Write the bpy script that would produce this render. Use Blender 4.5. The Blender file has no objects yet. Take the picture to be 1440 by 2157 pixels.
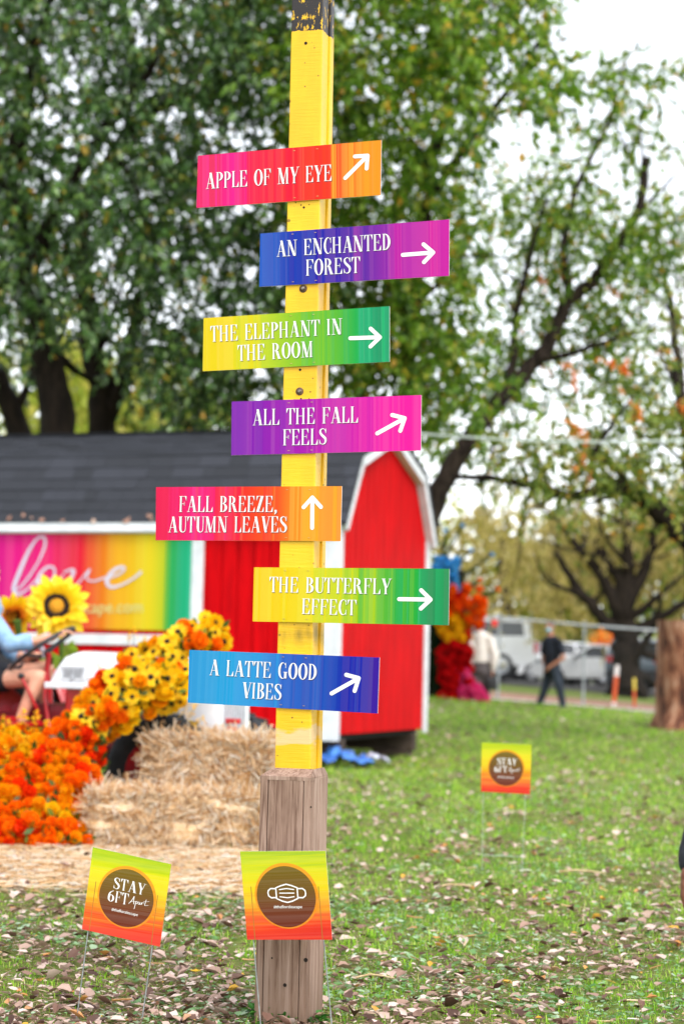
import bpy, bmesh, math, random
import numpy as np
from mathutils import Vector, Matrix, noise as mnoise

S = bpy.context.scene
COL = S.collection
rng = np.random.default_rng(11)
random.seed(7)

# ------------------------------------------------------------------ camera, sky, sun, exposure
IMG_W, IMG_H, FPX, CAM_H = 1440.0, 2157.0, 70.0 / 36.0 * 2157.0, 1.15
PITCH = math.atan((1400.0 - IMG_H / 2) / FPX)
ROLL = math.radians(1.35)
_f = Vector((0, math.cos(PITCH), math.sin(PITCH)))
_u0 = Vector((0, -math.sin(PITCH), math.cos(PITCH)))
_r0 = Vector((1, 0, 0))
_r = math.cos(ROLL) * _r0 + math.sin(ROLL) * _u0
_u = math.cos(ROLL) * _u0 - math.sin(ROLL) * _r0
EYE = Vector((0, 0, CAM_H))
cam = bpy.data.cameras.new('camera')
cam.sensor_fit = 'VERTICAL'
cam.sensor_height = 36.0
cam.sensor_width = 24.0
cam.lens = 70.0
cam.clip_start = 0.1
cam.clip_end = 2000.0
cam.dof.use_dof = True
cam.dof.focus_distance = 6.5
cam.dof.aperture_fstop = 2.75
camo = bpy.data.objects.new('camera', cam)
COL.objects.link(camo)
_m = Matrix((_r, _u, -_f)).transposed().to_4x4()
_m.translation = EYE
camo.matrix_world = _m
S.camera = camo

world = bpy.data.worlds.new('World')
S.world = world
world.use_nodes = True
SUN_EL, SUN_AZ = math.radians(52), math.radians(150)      # azimuth clockwise from +Y
wn = world.node_tree
wn.nodes.clear()
w_out = wn.nodes.new('ShaderNodeOutputWorld')
w_bg = wn.nodes.new('ShaderNodeBackground')
w_sky = wn.nodes.new('ShaderNodeTexSky')
w_sky.sky_type = 'NISHITA'
w_sky.sun_disc = False
w_sky.sun_elevation = SUN_EL
w_sky.sun_rotation = SUN_AZ
w_sky.air_density = 1.0
w_sky.dust_density = 1.0
w_hs = wn.nodes.new('ShaderNodeHueSaturation')
w_hs.inputs['Saturation'].default_value = 0.22
wn.links.new(w_sky.outputs[0], w_hs.inputs['Color'])
wn.links.new(w_hs.outputs[0], w_bg.inputs[0])
w_bg.inputs[1].default_value = 0.15
wn.links.new(w_bg.outputs[0], w_out.inputs[0])

sun = bpy.data.lights.new('sun', 'SUN')
sun.energy = 0.9
sun.angle = math.radians(25)
sun.color = (1.0, 0.97, 0.92)
suno = bpy.data.objects.new('sun', sun)
COL.objects.link(suno)
_sd = Vector((math.sin(SUN_AZ) * math.cos(SUN_EL), math.cos(SUN_AZ) * math.cos(SUN_EL), math.sin(SUN_EL)))
suno.rotation_euler = (-_sd).to_track_quat('-Z', 'Y').to_euler()

S.render.engine = 'CYCLES'
S.cycles.use_denoising = True
S.cycles.max_bounces = 6
S.cycles.transparent_max_bounces = 12
S.view_settings.view_transform = 'Standard'
S.view_settings.look = 'None'
S.view_settings.exposure = 1.45
S.view_settings.gamma = 1.0

# ------------------------------------------------------------------ layout helpers
def ray(px, py):
    return _f * FPX + _r * (px - IMG_W / 2) - _u * (py - IMG_H / 2)

def PX(px, py, Y):
    d = ray(px, py)
    return EYE + d * (Y / d.y)

def on_plane(px, py, p0, n):
    d = ray(px, py)
    return EYE + d * ((p0 - EYE).dot(n) / d.dot(n))

def lin(h):
    h = h.lstrip('#')
    out = []
    for i in (0, 2, 4):
        c = int(h[i:i + 2], 16) / 255.0
        out.append(c / 12.92 if c <= 0.04045 else ((c + 0.055) / 1.055) ** 2.4)
    return (out[0], out[1], out[2], 1.0)

def interp(x, xs, ys):
    return float(np.interp(x, xs, ys))

def gz(X, Y):
    z = interp(Y, (0, 26, 40, 60, 70, 110, 400), (0, 0, .40, .68, .85, 1.0, 1.2))
    k = interp(Y, (25, 40, 60, 110), (0, 1, 1, .3))
    z -= 0.06 * k * (min(max(X, 0.5), 14) - 4.0)
    z += 0.018 * mnoise.noise(Vector((X * .5, Y * .5, 3.1))) + 0.05 * interp(Y, (12, 30), (0, 1)) * mnoise.noise(Vector((X * .11, Y * .11, 9)))
    return z

# ------------------------------------------------------------------ materials
def nodes_of(name):
    m = bpy.data.materials.new(name)
    m.use_nodes = True
    nt = m.node_tree
    return m, nt, nt.nodes['Principled BSDF']

def N(nt, kind, **kw):
    n = nt.nodes.new(kind)
    for k, v in kw.items():
        if k in ('operation', 'blend_type', 'data_type', 'noise_dimensions', 'feature', 'wave_type', 'bands_direction', 'interpolation_type', 'use_clamp', 'clamp'):
            setattr(n, k, v)
        else:
            n.inputs[k].default_value = v
    return n

def ramp(nt, stops, interp_='LINEAR'):
    r = nt.nodes.new('ShaderNodeValToRGB')
    cr = r.color_ramp
    cr.interpolation = interp_
    while len(cr.elements) < len(stops):
        cr.elements.new(0.5)
    for e, (p, c) in zip(cr.elements, stops):
        e.position = p
        e.color = lin(c) if isinstance(c, str) else c
    return r

_mc = {}
def mat(name, c1, c2=None, rough=.6, spec=.35, scale=8.0, stretch=(1, 1, 1), bump=0.0, bscale=40.0, metal=0.0, coat=0.0, lo=.35, hi=.65):
    """surface with a noise-mottled colour and a fine bump"""
    if name in _mc:
        return _mc[name]
    m, nt, b = nodes_of(name)
    tc = N(nt, 'ShaderNodeTexCoord')
    mp = N(nt, 'ShaderNodeMapping')
    mp.inputs['Scale'].default_value = stretch
    nt.links.new(tc.outputs['Object'], mp.inputs[0])
    nz = N(nt, 'ShaderNodeTexNoise', Scale=scale, Detail=5.0, Roughness=.62)
    nt.links.new(mp.outputs[0], nz.inputs['Vector'])
    r = ramp(nt, [(lo, c1), (hi, c2 or c1)])
    nt.links.new(nz.outputs['Fac'], r.inputs[0])
    nt.links.new(r.outputs[0], b.inputs['Base Color'])
    b.inputs['Roughness'].default_value = rough
    b.inputs['Specular IOR Level'].default_value = spec
    b.inputs['Metallic'].default_value = metal
    b.inputs['Coat Weight'].default_value = coat
    if bump:
        n2 = N(nt, 'ShaderNodeTexNoise', Scale=bscale, Detail=4.0)
        nt.links.new(mp.outputs[0], n2.inputs['Vector'])
        bp = N(nt, 'ShaderNodeBump', Strength=bump, Distance=.02)
        nt.links.new(n2.outputs['Fac'], bp.inputs['Height'])
        nt.links.new(bp.outputs[0], b.inputs['Normal'])
    _mc[name] = m
    return m

def leafmat(name, stops, trans=.35, rough=.45, spec=.5, patch=0.0):
    """thin leaves or petals: each loose piece draws its own tone, light passes through"""
    if name in _mc:
        return _mc[name]
    m, nt, b = nodes_of(name)
    g = N(nt, 'ShaderNodeNewGeometry')
    r = ramp(nt, stops)
    if patch:
        tc = N(nt, 'ShaderNodeTexCoord')
        nz = N(nt, 'ShaderNodeTexNoise', Scale=3.2, Detail=4.0, Roughness=.6)
        nt.links.new(tc.outputs['Object'], nz.inputs['Vector'])
        p1 = N(nt, 'ShaderNodeMath', operation='MULTIPLY_ADD'); p1.inputs[1].default_value = patch * 2.6; p1.inputs[2].default_value = -.5 * patch * 2.6
        nt.links.new(nz.outputs['Fac'], p1.inputs[0])
        p2 = N(nt, 'ShaderNodeMath', operation='MULTIPLY_ADD'); p2.inputs[1].default_value = 1.0
        nt.links.new(g.outputs['Random Per Island'], p2.inputs[0]); nt.links.new(p1.outputs[0], p2.inputs[2])
        nt.links.new(p2.outputs[0], r.inputs[0])
    else:
        nt.links.new(g.outputs['Random Per Island'], r.inputs[0])
    nt.links.new(r.outputs[0], b.inputs['Base Color'])
    b.inputs['Roughness'].default_value = rough
    b.inputs['Specular IOR Level'].default_value = spec
    t = N(nt, 'ShaderNodeBsdfTranslucent')
    nt.links.new(r.outputs[0], t.inputs[0])
    mx = N(nt, 'ShaderNodeMixShader')
    mx.inputs[0].default_value = trans
    nt.links.new(b.outputs[0], mx.inputs[1])
    nt.links.new(t.outputs[0], mx.inputs[2])
    nt.links.new(mx.outputs[0], nt.nodes['Material Output'].inputs[0])
    _mc[name] = m
    return m

def ink(h, k=.70):
    c = lin(h)
    m = min(c[:3]) * .95
    return tuple(max(.002, (v - m) * k) for v in c[:3]) + (1.0,)

def stripe_mat(name, stops, x0, x1, axis='X', seed=0.0, jit=.09, rough=.45, streak=False):
    """printed gradient broken into bands of uneven width"""
    m, nt, b = nodes_of(name)
    tc = N(nt, 'ShaderNodeTexCoord')
    sp = N(nt, 'ShaderNodeSeparateXYZ')
    nt.links.new(tc.outputs['Object'], sp.inputs[0])
    mr = N(nt, 'ShaderNodeMapRange')
    mr.inputs['From Min'].default_value = x0
    mr.inputs['From Max'].default_value = x1
    nt.links.new(sp.outputs[axis], mr.inputs['Value'])
    u = mr.outputs[0]
    wob = N(nt, 'ShaderNodeTexNoise', noise_dimensions='1D', Scale=5.0)
    wa = N(nt, 'ShaderNodeMath', operation='ADD')
    wa.inputs[1].default_value = seed
    nt.links.new(u, wa.inputs[0])
    nt.links.new(wa.outputs[0], wob.inputs['W'])
    uw = N(nt, 'ShaderNodeMath', operation='MULTIPLY_ADD')
    uw.inputs[1].default_value = .45
    nt.links.new(wob.outputs['Fac'], uw.inputs[0])
    nt.links.new(u, uw.inputs[2])
    acc = u
    last = None
    for k, (n, a) in enumerate(((11, jit), (29, jit * .7), (70, jit * .45))):
        ml = N(nt, 'ShaderNodeMath', operation='MULTIPLY')
        ml.inputs[1].default_value = n
        nt.links.new(uw.outputs[0], ml.inputs[0])
        fl = N(nt, 'ShaderNodeMath', operation='FLOOR')
        nt.links.new(ml.outputs[0], fl.inputs[0])
        ad = N(nt, 'ShaderNodeMath', operation='ADD')
        ad.inputs[1].default_value = seed * 13.7 + k * 31
        nt.links.new(fl.outputs[0], ad.inputs[0])
        wnz = N(nt, 'ShaderNodeTexWhiteNoise', noise_dimensions='1D')
        nt.links.new(ad.outputs[0], wnz.inputs['W'])
        sb = N(nt, 'ShaderNodeMath', operation='SUBTRACT')
        sb.inputs[1].default_value = .5
        nt.links.new(wnz.outputs['Value'], sb.inputs[0])
        ma = N(nt, 'ShaderNodeMath', operation='MULTIPLY_ADD')
        ma.inputs[1].default_value = a
        nt.links.new(sb.outputs[0], ma.inputs[0])
        nt.links.new(acc, ma.inputs[2])
        acc = ma.outputs[0]
        last = wnz.outputs['Value']
    if streak:
        mp = N(nt, 'ShaderNodeMapping')
        mp.inputs['Scale'].default_value = (3, 3, 60)
        nt.links.new(tc.outputs['Object'], mp.inputs[0])
        nz = N(nt, 'ShaderNodeTexNoise', Scale=1.6, Detail=4.0)
        nt.links.new(mp.outputs[0], nz.inputs['Vector'])
        s2 = N(nt, 'ShaderNodeMath', operation='MULTIPLY_ADD')
        s2.inputs[1].default_value = .34
        s3 = N(nt, 'ShaderNodeMath', operation='SUBTRACT')
        s3.inputs[1].default_value = .5
        nt.links.new(nz.outputs['Fac'], s3.inputs[0])
        nt.links.new(s3.outputs[0], s2.inputs[0])
        nt.links.new(acc, s2.inputs[2])
        acc = s2.outputs[0]
    r = ramp(nt, [(p, ink(c)) for p, c in stops])
    nt.links.new(acc, r.inputs[0])
    mx = N(nt, 'ShaderNodeMix', data_type='RGBA')
    ml = N(nt, 'ShaderNodeMath', operation='MULTIPLY')
    ml.inputs[1].default_value = .03
    nt.links.new(last, ml.inputs[0])
    nt.links.new(ml.outputs[0], mx.inputs['Factor'])
    nt.links.new(r.outputs[0], mx.inputs[6])
    mx.inputs[7].default_value = (1, .95, .85, 1)
    nt.links.new(mx.outputs[2], b.inputs['Base Color'])
    b.inputs['Roughness'].default_value = rough
    b.inputs['Specular IOR Level'].default_value = .15
    return m

# ------------------------------------------------------------------ mesh collector
class MB:
    def __init__(self):
        self.v, self.f, self.m, self.s = [], [], [], []
        self.n = 0
    def add(self, verts, faces, mi=0, M=None, smooth=False):
        if M is not None:
            verts = [M @ Vector(p) for p in verts]
        b = self.n
        self.v.extend(tuple(p) for p in verts)
        self.n += len(verts)
        for f in faces:
            self.f.append(tuple(i + b for i in f))
            self.m.append(mi)
            self.s.append(smooth)
        return self
    def box(self, c, s, mi=0, M=None, bev=0.0):
        x, y, z = c
        a, b, d = s[0] / 2, s[1] / 2, s[2] / 2
        if bev <= 0:
            vs = [(x + i * a, y + j * b, z + k * d) for k in (-1, 1) for j in (-1, 1) for i in (-1, 1)]
            fs = [(0, 2, 3, 1), (4, 5, 7, 6), (0, 1, 5, 4), (2, 6, 7, 3), (0, 4, 6, 2), (1, 3, 7, 5)]
            return self.add(vs, fs, mi, M)
        bm = bmesh.new()
        bmesh.ops.create_cube(bm, size=1.0)
        for v in bm.verts:
            v.co = Vector((x + v.co.x * s[0], y + v.co.y * s[1], z + v.co.z * s[2]))
        bmesh.ops.bevel(bm, geom=bm.edges[:], offset=min(bev, a * .9, b * .9, d * .9), segments=2, profile=.6, affect='EDGES')
        bm.verts.index_update()
        self.add([v.co.copy() for v in bm.verts], [[v.index for v in f.verts] for f in bm.faces], mi, M)
        bm.free()
        return self
    def prism(self, poly, y0, y1, mi=0, M=None):
        """poly in x,z; extruded along y"""
        n = len(poly)
        vs = [(p[0], y0, p[1]) for p in poly] + [(p[0], y1, p[1]) for p in poly]
        fs = [tuple(range(n)), tuple(range(2 * n - 1, n - 1, -1))]
        for i in range(n):
            j = (i + 1) % n
            fs.append((i, i + n, j + n, j))
        return self.add(vs, fs, mi, M)
    def tube(self, pts, rad, n=8, mi=0, M=None, cap=True, jit=0.0):
        pts = [Vector(p) for p in pts]
        if not hasattr(rad, '__len__'):
            rad = [rad] * len(pts)
        vs, fs = [], []
        ref = Vector((0.13, 0.31, 0.94))
        for i, p in enumerate(pts):
            t = (pts[min(i + 1, len(pts) - 1)] - pts[max(i - 1, 0)])
            t = t.normalized() if t.length > 1e-9 else Vector((0, 0, 1))
            a = t.cross(ref)
            if a.length < .15:
                a = t.cross(Vector((1, 0, 0)))
            a.normalize()
            b = t.cross(a)
            for k in range(n):
                an = 2 * math.pi * k / n
                rr = rad[i] * (1 + jit * (random.random() - .5))
                vs.append(p + (a * math.cos(an) + b * math.sin(an)) * rr)
        for i in range(len(pts) - 1):
            for k in range(n):
                k2 = (k + 1) % n
                fs.append((i * n + k, i * n + k2, (i + 1) * n + k2, (i + 1) * n + k))
        self.add(vs, fs, mi, M, True)
        if cap:
            self.add([vs[k] for k in range(n)], [tuple(reversed(range(n)))], mi, M)
            e = (len(pts) - 1) * n
            self.add([vs[e + k] for k in range(n)], [tuple(range(n))], mi, M)
        return self
    def lathe(self, prof, n=24, mi=0, M=None, smooth=True):
        """profile (r, h) turned round local z"""
        vs, fs = [], []
        for r, h in prof:
            for k in range(n):
                a = 2 * math.pi * k / n
                vs.append((r * math.cos(a), r * math.sin(a), h))
        for i in range(len(prof) - 1):
            for k in range(n):
                k2 = (k + 1) % n
                fs.append((i * n + k, i * n + k2, (i + 1) * n + k2, (i + 1) * n + k))
        return self.add(vs, fs, mi, M, smooth)
    def ball(self, c, r, mi=0, M=None, nu=14, nv=9, R=None):
        if not hasattr(r, '__len__'):
            r = (r, r, r)
        vs, fs = [], []
        c = Vector(c)
        for j in range(nv + 1):
            th = math.pi * j / nv
            for k in range(nu):
                ph = 2 * math.pi * k / nu
                p = Vector((r[0] * math.sin(th) * math.cos(ph), r[1] * math.sin(th) * math.sin(ph), r[2] * math.cos(th)))
                if R is not None:
                    p = R @ p
                vs.append(c + p)
        for j in range(nv):
            for k in range(nu):
                k2 = (k + 1) % nu
                fs.append((j * nu + k, (j + 1) * nu + k, (j + 1) * nu + k2, j * nu + k2))
        return self.add(vs, fs, mi, M, True)
    def cap(self, p0, p1, r0, r1, mi=0, M=None):
        """tapered limb with round ends"""
        p0, p1 = Vector(p0), Vector(p1)
        self.tube([p0, p0.lerp(p1, .5), p1], [r0, (r0 + r1) / 2, r1], 12, mi, M)
        self.ball(p0, r0, mi, M, 12, 8)
        self.ball(p1, r1, mi, M, 12, 8)
        return self
    def build(self, name, mats, parent=None, world=False, loc=None):
        me = bpy.data.meshes.new(name)
        me.from_pydata(self.v, [], self.f)
        for m in (mats if isinstance(mats, (list, tuple)) else [mats]):
            me.materials.append(m)
        me.polygons.foreach_set('material_index', self.m)
        me.polygons.foreach_set('use_smooth', self.s)
        me.update()
        return link(name, me, parent, world, loc)

def link(name, me, parent=None, world=False, loc=None):
    o = bpy.data.objects.new(name, me)
    COL.objects.link(o)
    if loc is not None:
        o.location = loc
    if parent is not None:
        o.parent = parent
        if world:
            o.matrix_parent_inverse = parent.matrix_basis.inverted()
    return o

def npmesh(name, V, F, mats, mi=None, parent=None, world=False, smooth=False):
    """big meshes from arrays; F is (n,3) or (n,4)"""
    k = F.shape[1]
    me = bpy.data.meshes.new(name)
    me.vertices.add(len(V))
    me.vertices.foreach_set('co', np.ascontiguousarray(V, dtype=np.float32).ravel())
    me.loops.add(F.size)
    me.loops.foreach_set('vertex_index', np.ascontiguousarray(F, dtype=np.int32).ravel())
    me.polygons.add(len(F))
    me.polygons.foreach_set('loop_start', np.arange(0, F.size, k, dtype=np.int32))
    for m in (mats if isinstance(mats, (list, tuple)) else [mats]):
        me.materials.append(m)
    if mi is not None:
        me.polygons.foreach_set('material_index', np.ascontiguousarray(mi, dtype=np.int32))
    if smooth:
        me.polygons.foreach_set('use_smooth', np.ones(len(F), dtype=bool))
    me.update(calc_edges=True)
    me.validate()
    return link(name, me, parent, world)

def thing(name, label, cat, loc=(0, 0, 0), rz=0.0, group=None):
    o = bpy.data.objects.new(name, None)
    COL.objects.link(o)
    o.empty_display_size = .2
    o.location = loc
    o.rotation_euler = (0, 0, rz)
    return tag(o, label, cat, group)

def tag(o, label=None, cat=None, group=None, kind=None):
    if label: o['label'] = label
    if cat: o['category'] = cat
    if group: o['group'] = group
    if kind: o['kind'] = kind
    return o

def norm(a):
    return a / np.maximum(np.linalg.norm(a, axis=-1, keepdims=True), 1e-9)

def leaves_np(pos, tip, nrm, L, W, fold=.25):
    """folded rhombic leaves: (N,3) base points, tip directions, normals"""
    tip = norm(tip)
    side = norm(np.cross(tip, nrm))
    up = np.cross(side, tip)
    L = L[:, None]; W = W[:, None]
    v0 = pos
    v1 = pos + tip * L * .42 + side * W * .5 + up * W * fold
    v2 = pos + tip * L - up * L * .08
    v3 = pos + tip * L * .42 - side * W * .5 + up * W * fold
    V = np.stack([v0, v1, v2, v3], 1).reshape(-1, 3)
    b = np.arange(len(pos)) * 4
    F = np.concatenate([np.stack([b, b + 1, b + 2], 1), np.stack([b, b + 2, b + 3], 1)], 1).reshape(-1, 3)
    return V, F

# ------------------------------------------------------------------ ground and lawn
M_SOIL = None
def ground_material():
    m, nt, b = nodes_of('lawn_soil')
    tc = N(nt, 'ShaderNodeTexCoord')
    n1 = N(nt, 'ShaderNodeTexNoise', Scale=.9, Detail=6.0, Roughness=.65)
    n2 = N(nt, 'ShaderNodeTexNoise', Scale=14.0, Detail=6.0, Roughness=.7)
    nt.links.new(tc.outputs['Object'], n1.inputs['Vector'])
    nt.links.new(tc.outputs['Object'], n2.inputs['Vector'])
    r1 = ramp(nt, [(.3, '#4e5c20'), (.48, '#5e7026'), (.66, '#7c6450')])
    r2 = ramp(nt, [(.3, '#3a2e1c'), (.5, '#587024'), (.72, '#8c905a')])
    nt.links.new(n1.outputs['Fac'], r1.inputs[0])
    nt.links.new(n2.outputs['Fac'], r2.inputs[0])
    mx = N(nt, 'ShaderNodeMix', data_type='RGBA')
    mx.inputs['Factor'].default_value = .55
    nt.links.new(r1.outputs[0], mx.inputs[6])
    nt.links.new(r2.outputs[0], mx.inputs[7])
    nt.links.new(mx.outputs[2], b.inputs['Base Color'])
    b.inputs['Roughness'].default_value = .9
    b.inputs['Specular IOR Level'].default_value = .15
    bp = N(nt, 'ShaderNodeBump', Strength=.6, Distance=.03)
    nt.links.new(n2.outputs['Fac'], bp.inputs['Height'])
    nt.links.new(bp.outputs[0], b.inputs['Normal'])
    return m

def sheet(name, xs, ys, m, dz=0.0, zf=gz):
    V = np.array([(x, y, zf(x, y) + dz) for y in ys for x in xs])
    nx = len(xs)
    F = []
    for j in range(len(ys) - 1):
        for i in range(nx - 1):
            a = j * nx + i
            F.append((a, a + 1, a + nx + 1, a + nx))
    return npmesh(name, V, np.array(F), m, smooth=True)

_xs = np.concatenate([-np.geomspace(400, 9, 24), np.linspace(-8, 14, 90), np.geomspace(15, 400, 24)])
_ys = np.concatenate([np.linspace(-30, 3, 8), np.linspace(4, 26, 90), np.linspace(26.5, 75, 90), np.geomspace(77, 900, 30)])
tag(sheet('ground', _xs, _ys, ground_material()), kind='structure')

M_PATH = mat('pale_concrete', '#b9b4ac', '#d8d4cc', rough=.85, scale=3, bump=.3)
M_MULCH = mat('wood_mulch', '#6b4a38', '#a5806a', rough=.95, scale=9, bump=.8, bscale=25)
M_ASPH = mat('asphalt', '#4c4a4a', '#62605e', rough=.9, scale=4, bump=.3)
_px = np.linspace(0.5, 40, 60)
tag(sheet('path', _px, np.linspace(41.4, 43.4, 6), M_PATH, .03), kind='structure')
tag(sheet('mulch_strip', _px, np.linspace(43.6, 50.5, 12), M_MULCH, .025), kind='structure')
tag(sheet('car_park_road', np.linspace(-30, 60, 60), np.linspace(62, 84, 16), M_ASPH, .02), kind='structure')

def lawn_patch(x, y):
    """how worn the lawn is here: 0 lush, 1 bare and littered"""
    n = mnoise.noise(Vector((x * 1.5, y * 1.0, 1.7))) + .7 * mnoise.noise(Vector((x * 5.1, y * 3.2, 5.2)))
    near = interp(y, (6.3, 7.6, 9.5, 13, 40), (.60, .50, .36, .20, .06))
    left = interp(x / y, (-.17, 0.0, .17), (.22, .06, -.05)) * interp(y, (6, 11, 13), (1, 1, .2))
    return max(0.0, min(1.0, near + left + .75 * n))

def scatter_xy(K, y0, y1, spread=.27, power=0.0):
    """points whose density falls with distance so that the screen density stays even"""
    n = int(K)
    y = y0 * (y1 / y0) ** rng.random(n)
    x = (rng.random(n) * 2 - 1) * (spread * y + .25)
    return x, y

IN_STRAW = lambda x, y: (y > 9.9 + .35 * mnoise.noise(Vector((x * 2, y, 0)))) and y < 13.2 and x < -.42 + .18 * mnoise.noise(Vector((y * 1.4, x, 4)))

def grass():
    x, y = scatter_xy(305000, 6.0, 43.0)
    keep, tufts = [], []
    for i in range(len(x)):
        p = lawn_patch(x[i], y[i])
        tuft = mnoise.noise(Vector((x[i] * 9, y[i] * 6, 21.0)))
        tufts.append(tuft)
        k = (1.0 - .92 * p) * min(1.0, max(.12, .62 + 1.3 * tuft))
        if IN_STRAW(x[i], y[i]): k *= .12
        if y[i] > 41.2 and x[i] > .5: k = 0
        keep.append(rng.random() < k)
    tufts = np.array(tufts)[np.array(keep)]
    x, y = x[np.array(keep)], y[np.array(keep)]
    n = len(x)
    z = np.array([gz(a, b) for a, b in zip(x, y)]) - .004
    sc = np.interp(y, (6, 12, 40), (1.0, 1.5, 4.2))
    h = (.012 + .026 * rng.random(n)) * np.interp(y, (6, 12, 40), (1, 1.25, 2.3)) * np.clip(.95 + 1.1 * tufts, .5, 1.7)
    w = (.0022 + .0018 * rng.random(n)) * sc
    a = rng.random(n) * 2 * np.pi
    lean = .25 + 1.0 * rng.random(n)
    d = np.stack([np.cos(a), np.sin(a), 0 * a], 1)
    s = np.stack([-np.sin(a), np.cos(a), 0 * a], 1) * w[:, None] * .5
    b = np.stack([x, y, z], 1)
    mid = b + d * (h * lean * .35)[:, None] + np.array([0, 0, 1]) * (h * .6)[:, None]
    tip = b + d * (h * lean)[:, None] + np.array([0, 0, 1]) * (h * np.maximum(.45, 1.05 - .35 * lean))[:, None]
    V = np.stack([b - s, b + s, mid + s * .8, tip, mid - s * .8], 1).reshape(-1, 3)
    o = np.arange(n) * 5
    F = np.concatenate([np.stack([o, o + 1, o + 2], 1), np.stack([o, o + 2, o + 4], 1), np.stack([o + 4, o + 2, o + 3], 1)], 1).reshape(-1, 3)
    m = leafmat('grass_blade', [(0, '#529410'), (.25, '#80bc1c'), (.55, '#a2d430'), (.8, '#c2e656'), (.93, '#ccc878'), (1, '#e6d4b0')], trans=.5, rough=.5, spec=.35, patch=.45)
    tag(npmesh('grass', V, F, m), 'short patchy green lawn grass', 'grass', kind='stuff')

def flat_leaves(name, label, cat, K, y0, y1, m, Lr, pf, curl=.3, zlift=.012, spread=.27, wr=(.5, .8), straw_ok=1.0):
    x, y = scatter_xy(K, y0, y1, spread)
    keep = np.array([rng.random() < pf(x[i], y[i]) * (straw_ok if IN_STRAW(x[i], y[i]) else 1) for i in range(len(x))])
    x, y = x[keep], y[keep]
    n = len(x)
    z = np.array([gz(a, b) for a, b in zip(x, y)]) + zlift * (.3 + rng.random(n))
    a = rng.random(n) * 2 * np.pi
    el = (rng.random(n) - .4) * .5
    tip = np.stack([np.cos(a) * np.cos(el), np.sin(a) * np.cos(el), np.sin(el)], 1)
    nr = np.stack([(rng.random(n) - .5) * .9, (rng.random(n) - .5) * .9, np.ones(n)], 1)
    far = np.interp(y, (6, 14, 40), (1, 1.15, 1.9))
    L = (Lr[0] + (Lr[1] - Lr[0]) * rng.random(n) ** 2.3) * far
    W = L * (wr[0] + (wr[1] - wr[0]) * rng.random(n))
    # six-sided leaf with a raised rim: two curled halves
    tip = norm(tip); side = norm(np.cross(tip, nr)); up = np.cross(side, tip)
    c = (curl * (rng.random(n) * 1.6 - .3))[:, None]
    Lc, Wc = L[:, None], W[:, None]
    b = np.stack([x, y, z], 1)
    jag = lambda: (.35 + 1.0 * rng.random(n))[:, None]
    v = [b,
         b + tip * Lc * .30 + side * Wc * .48 * jag() + up * Wc * c,
         b + tip * Lc * .68 + side * Wc * .40 * jag() + up * Wc * c * 1.2,
         b + tip * Lc + up * Lc * c * .5,
         b + tip * Lc * .66 - side * Wc * .40 * jag() + up * Wc * c * 1.1,
         b + tip * Lc * .28 - side * Wc * .50 * jag() + up * Wc * c * .9,
         b + tip * Lc * .45]
    V = np.stack(v, 1).reshape(-1, 3)
    V[:, 2] = np.maximum(V[:, 2], np.repeat(z, 7) - .01)
    o = np.arange(n) * 7
    F = np.concatenate([np.stack([o + 6, o + i, o + (i + 1) % 6], 1) for i in range(6)], 1).reshape(-1, 3)
    tag(npmesh(name, V, F, m), label, cat, kind='stuff')

grass()
M_LITTER = leafmat('dry_leaf', [(0, '#442c22'), (.18, '#745446'), (.36, '#a28272'), (.58, '#c6a89a'), (.86, '#e0cac0'), (.95, '#b09480'), (.985, '#c98a4a'), (1, '#d8a83a')], trans=.15, rough=.6, spec=.45)
M_CLOVER = leafmat('clover_leaf', [(0, '#4a7a34'), (.35, '#709e56'), (.7, '#9cbc8c'), (1, '#c4d6ba')], trans=.35, rough=.4, spec=.6)
flat_leaves('leaf_litter', 'dry pale brown leaves strewn over the lawn', 'fallen leaves', 80000, 6.0, 41.0, M_LITTER, (.008, .062),
            lambda x, y: .08 + 1.0 * lawn_patch(x, y), curl=.4, zlift=.022, straw_ok=.35)
M_THATCH = leafmat('dead_grass', [(0, '#503626'), (.4, '#80604a'), (.8, '#aa8a70'), (1, '#cdb49c')], trans=.2, rough=.7, spec=.2)
flat_leaves('dead_grass', 'brown dead grass and bits of straw on the worn lawn', 'dead grass', 172000, 6.0, 16.0, M_THATCH, (.018, .05),
            lambda x, y: .10 + 1.5 * max(0, lawn_patch(x, y) - .25), curl=.2, zlift=.016, wr=(.06, .12), straw_ok=.3)
flat_leaves('clover_cover', 'small round clover leaves low in the lawn', 'clover', 112000, 6.0, 24.0, M_CLOVER, (.010, .036),
            lambda x, y: max(0, .30 + .9 * mnoise.noise(Vector((x * 1.4 + 5, y * .9, 30.0)))) * interp(y, (6, 7, 9, 12, 24), (.5, .8, 1, .6, .4)), curl=.15, zlift=.02, wr=(.8, 1.0), straw_ok=.15)

def sticks_np(p, d, L, r):
    """thin three-sided straws"""
    d = norm(d)
    n = len(p)
    ref = norm(rng.normal(size=(n, 3)))
    a = norm(np.cross(d, ref)); b = np.cross(d, a)
    ring = []
    for k in range(3):
        an = 2 * np.pi * k / 3
        ring.append(a * math.cos(an) + b * math.sin(an))
    bend = norm(rng.normal(size=(n, 3))) * (L * .06)[:, None]
    pts = [p, p + d * (L * .5)[:, None] + bend, p + d * L[:, None]]
    V = np.stack([q + g * r[:, None] for q in pts for g in ring], 1).reshape(-1, 3)
    o = np.arange(n) * 9
    fs = []
    for j in (0, 3):
        for k in range(3):
            k2 = (k + 1) % 3
            fs.append(np.stack([o + j + k, o + j + k2, o + j + 3 + k2, o + j + 3 + k], 1))
    F = np.concatenate(fs, 1).reshape(-1, 4)
    return V, F

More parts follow.
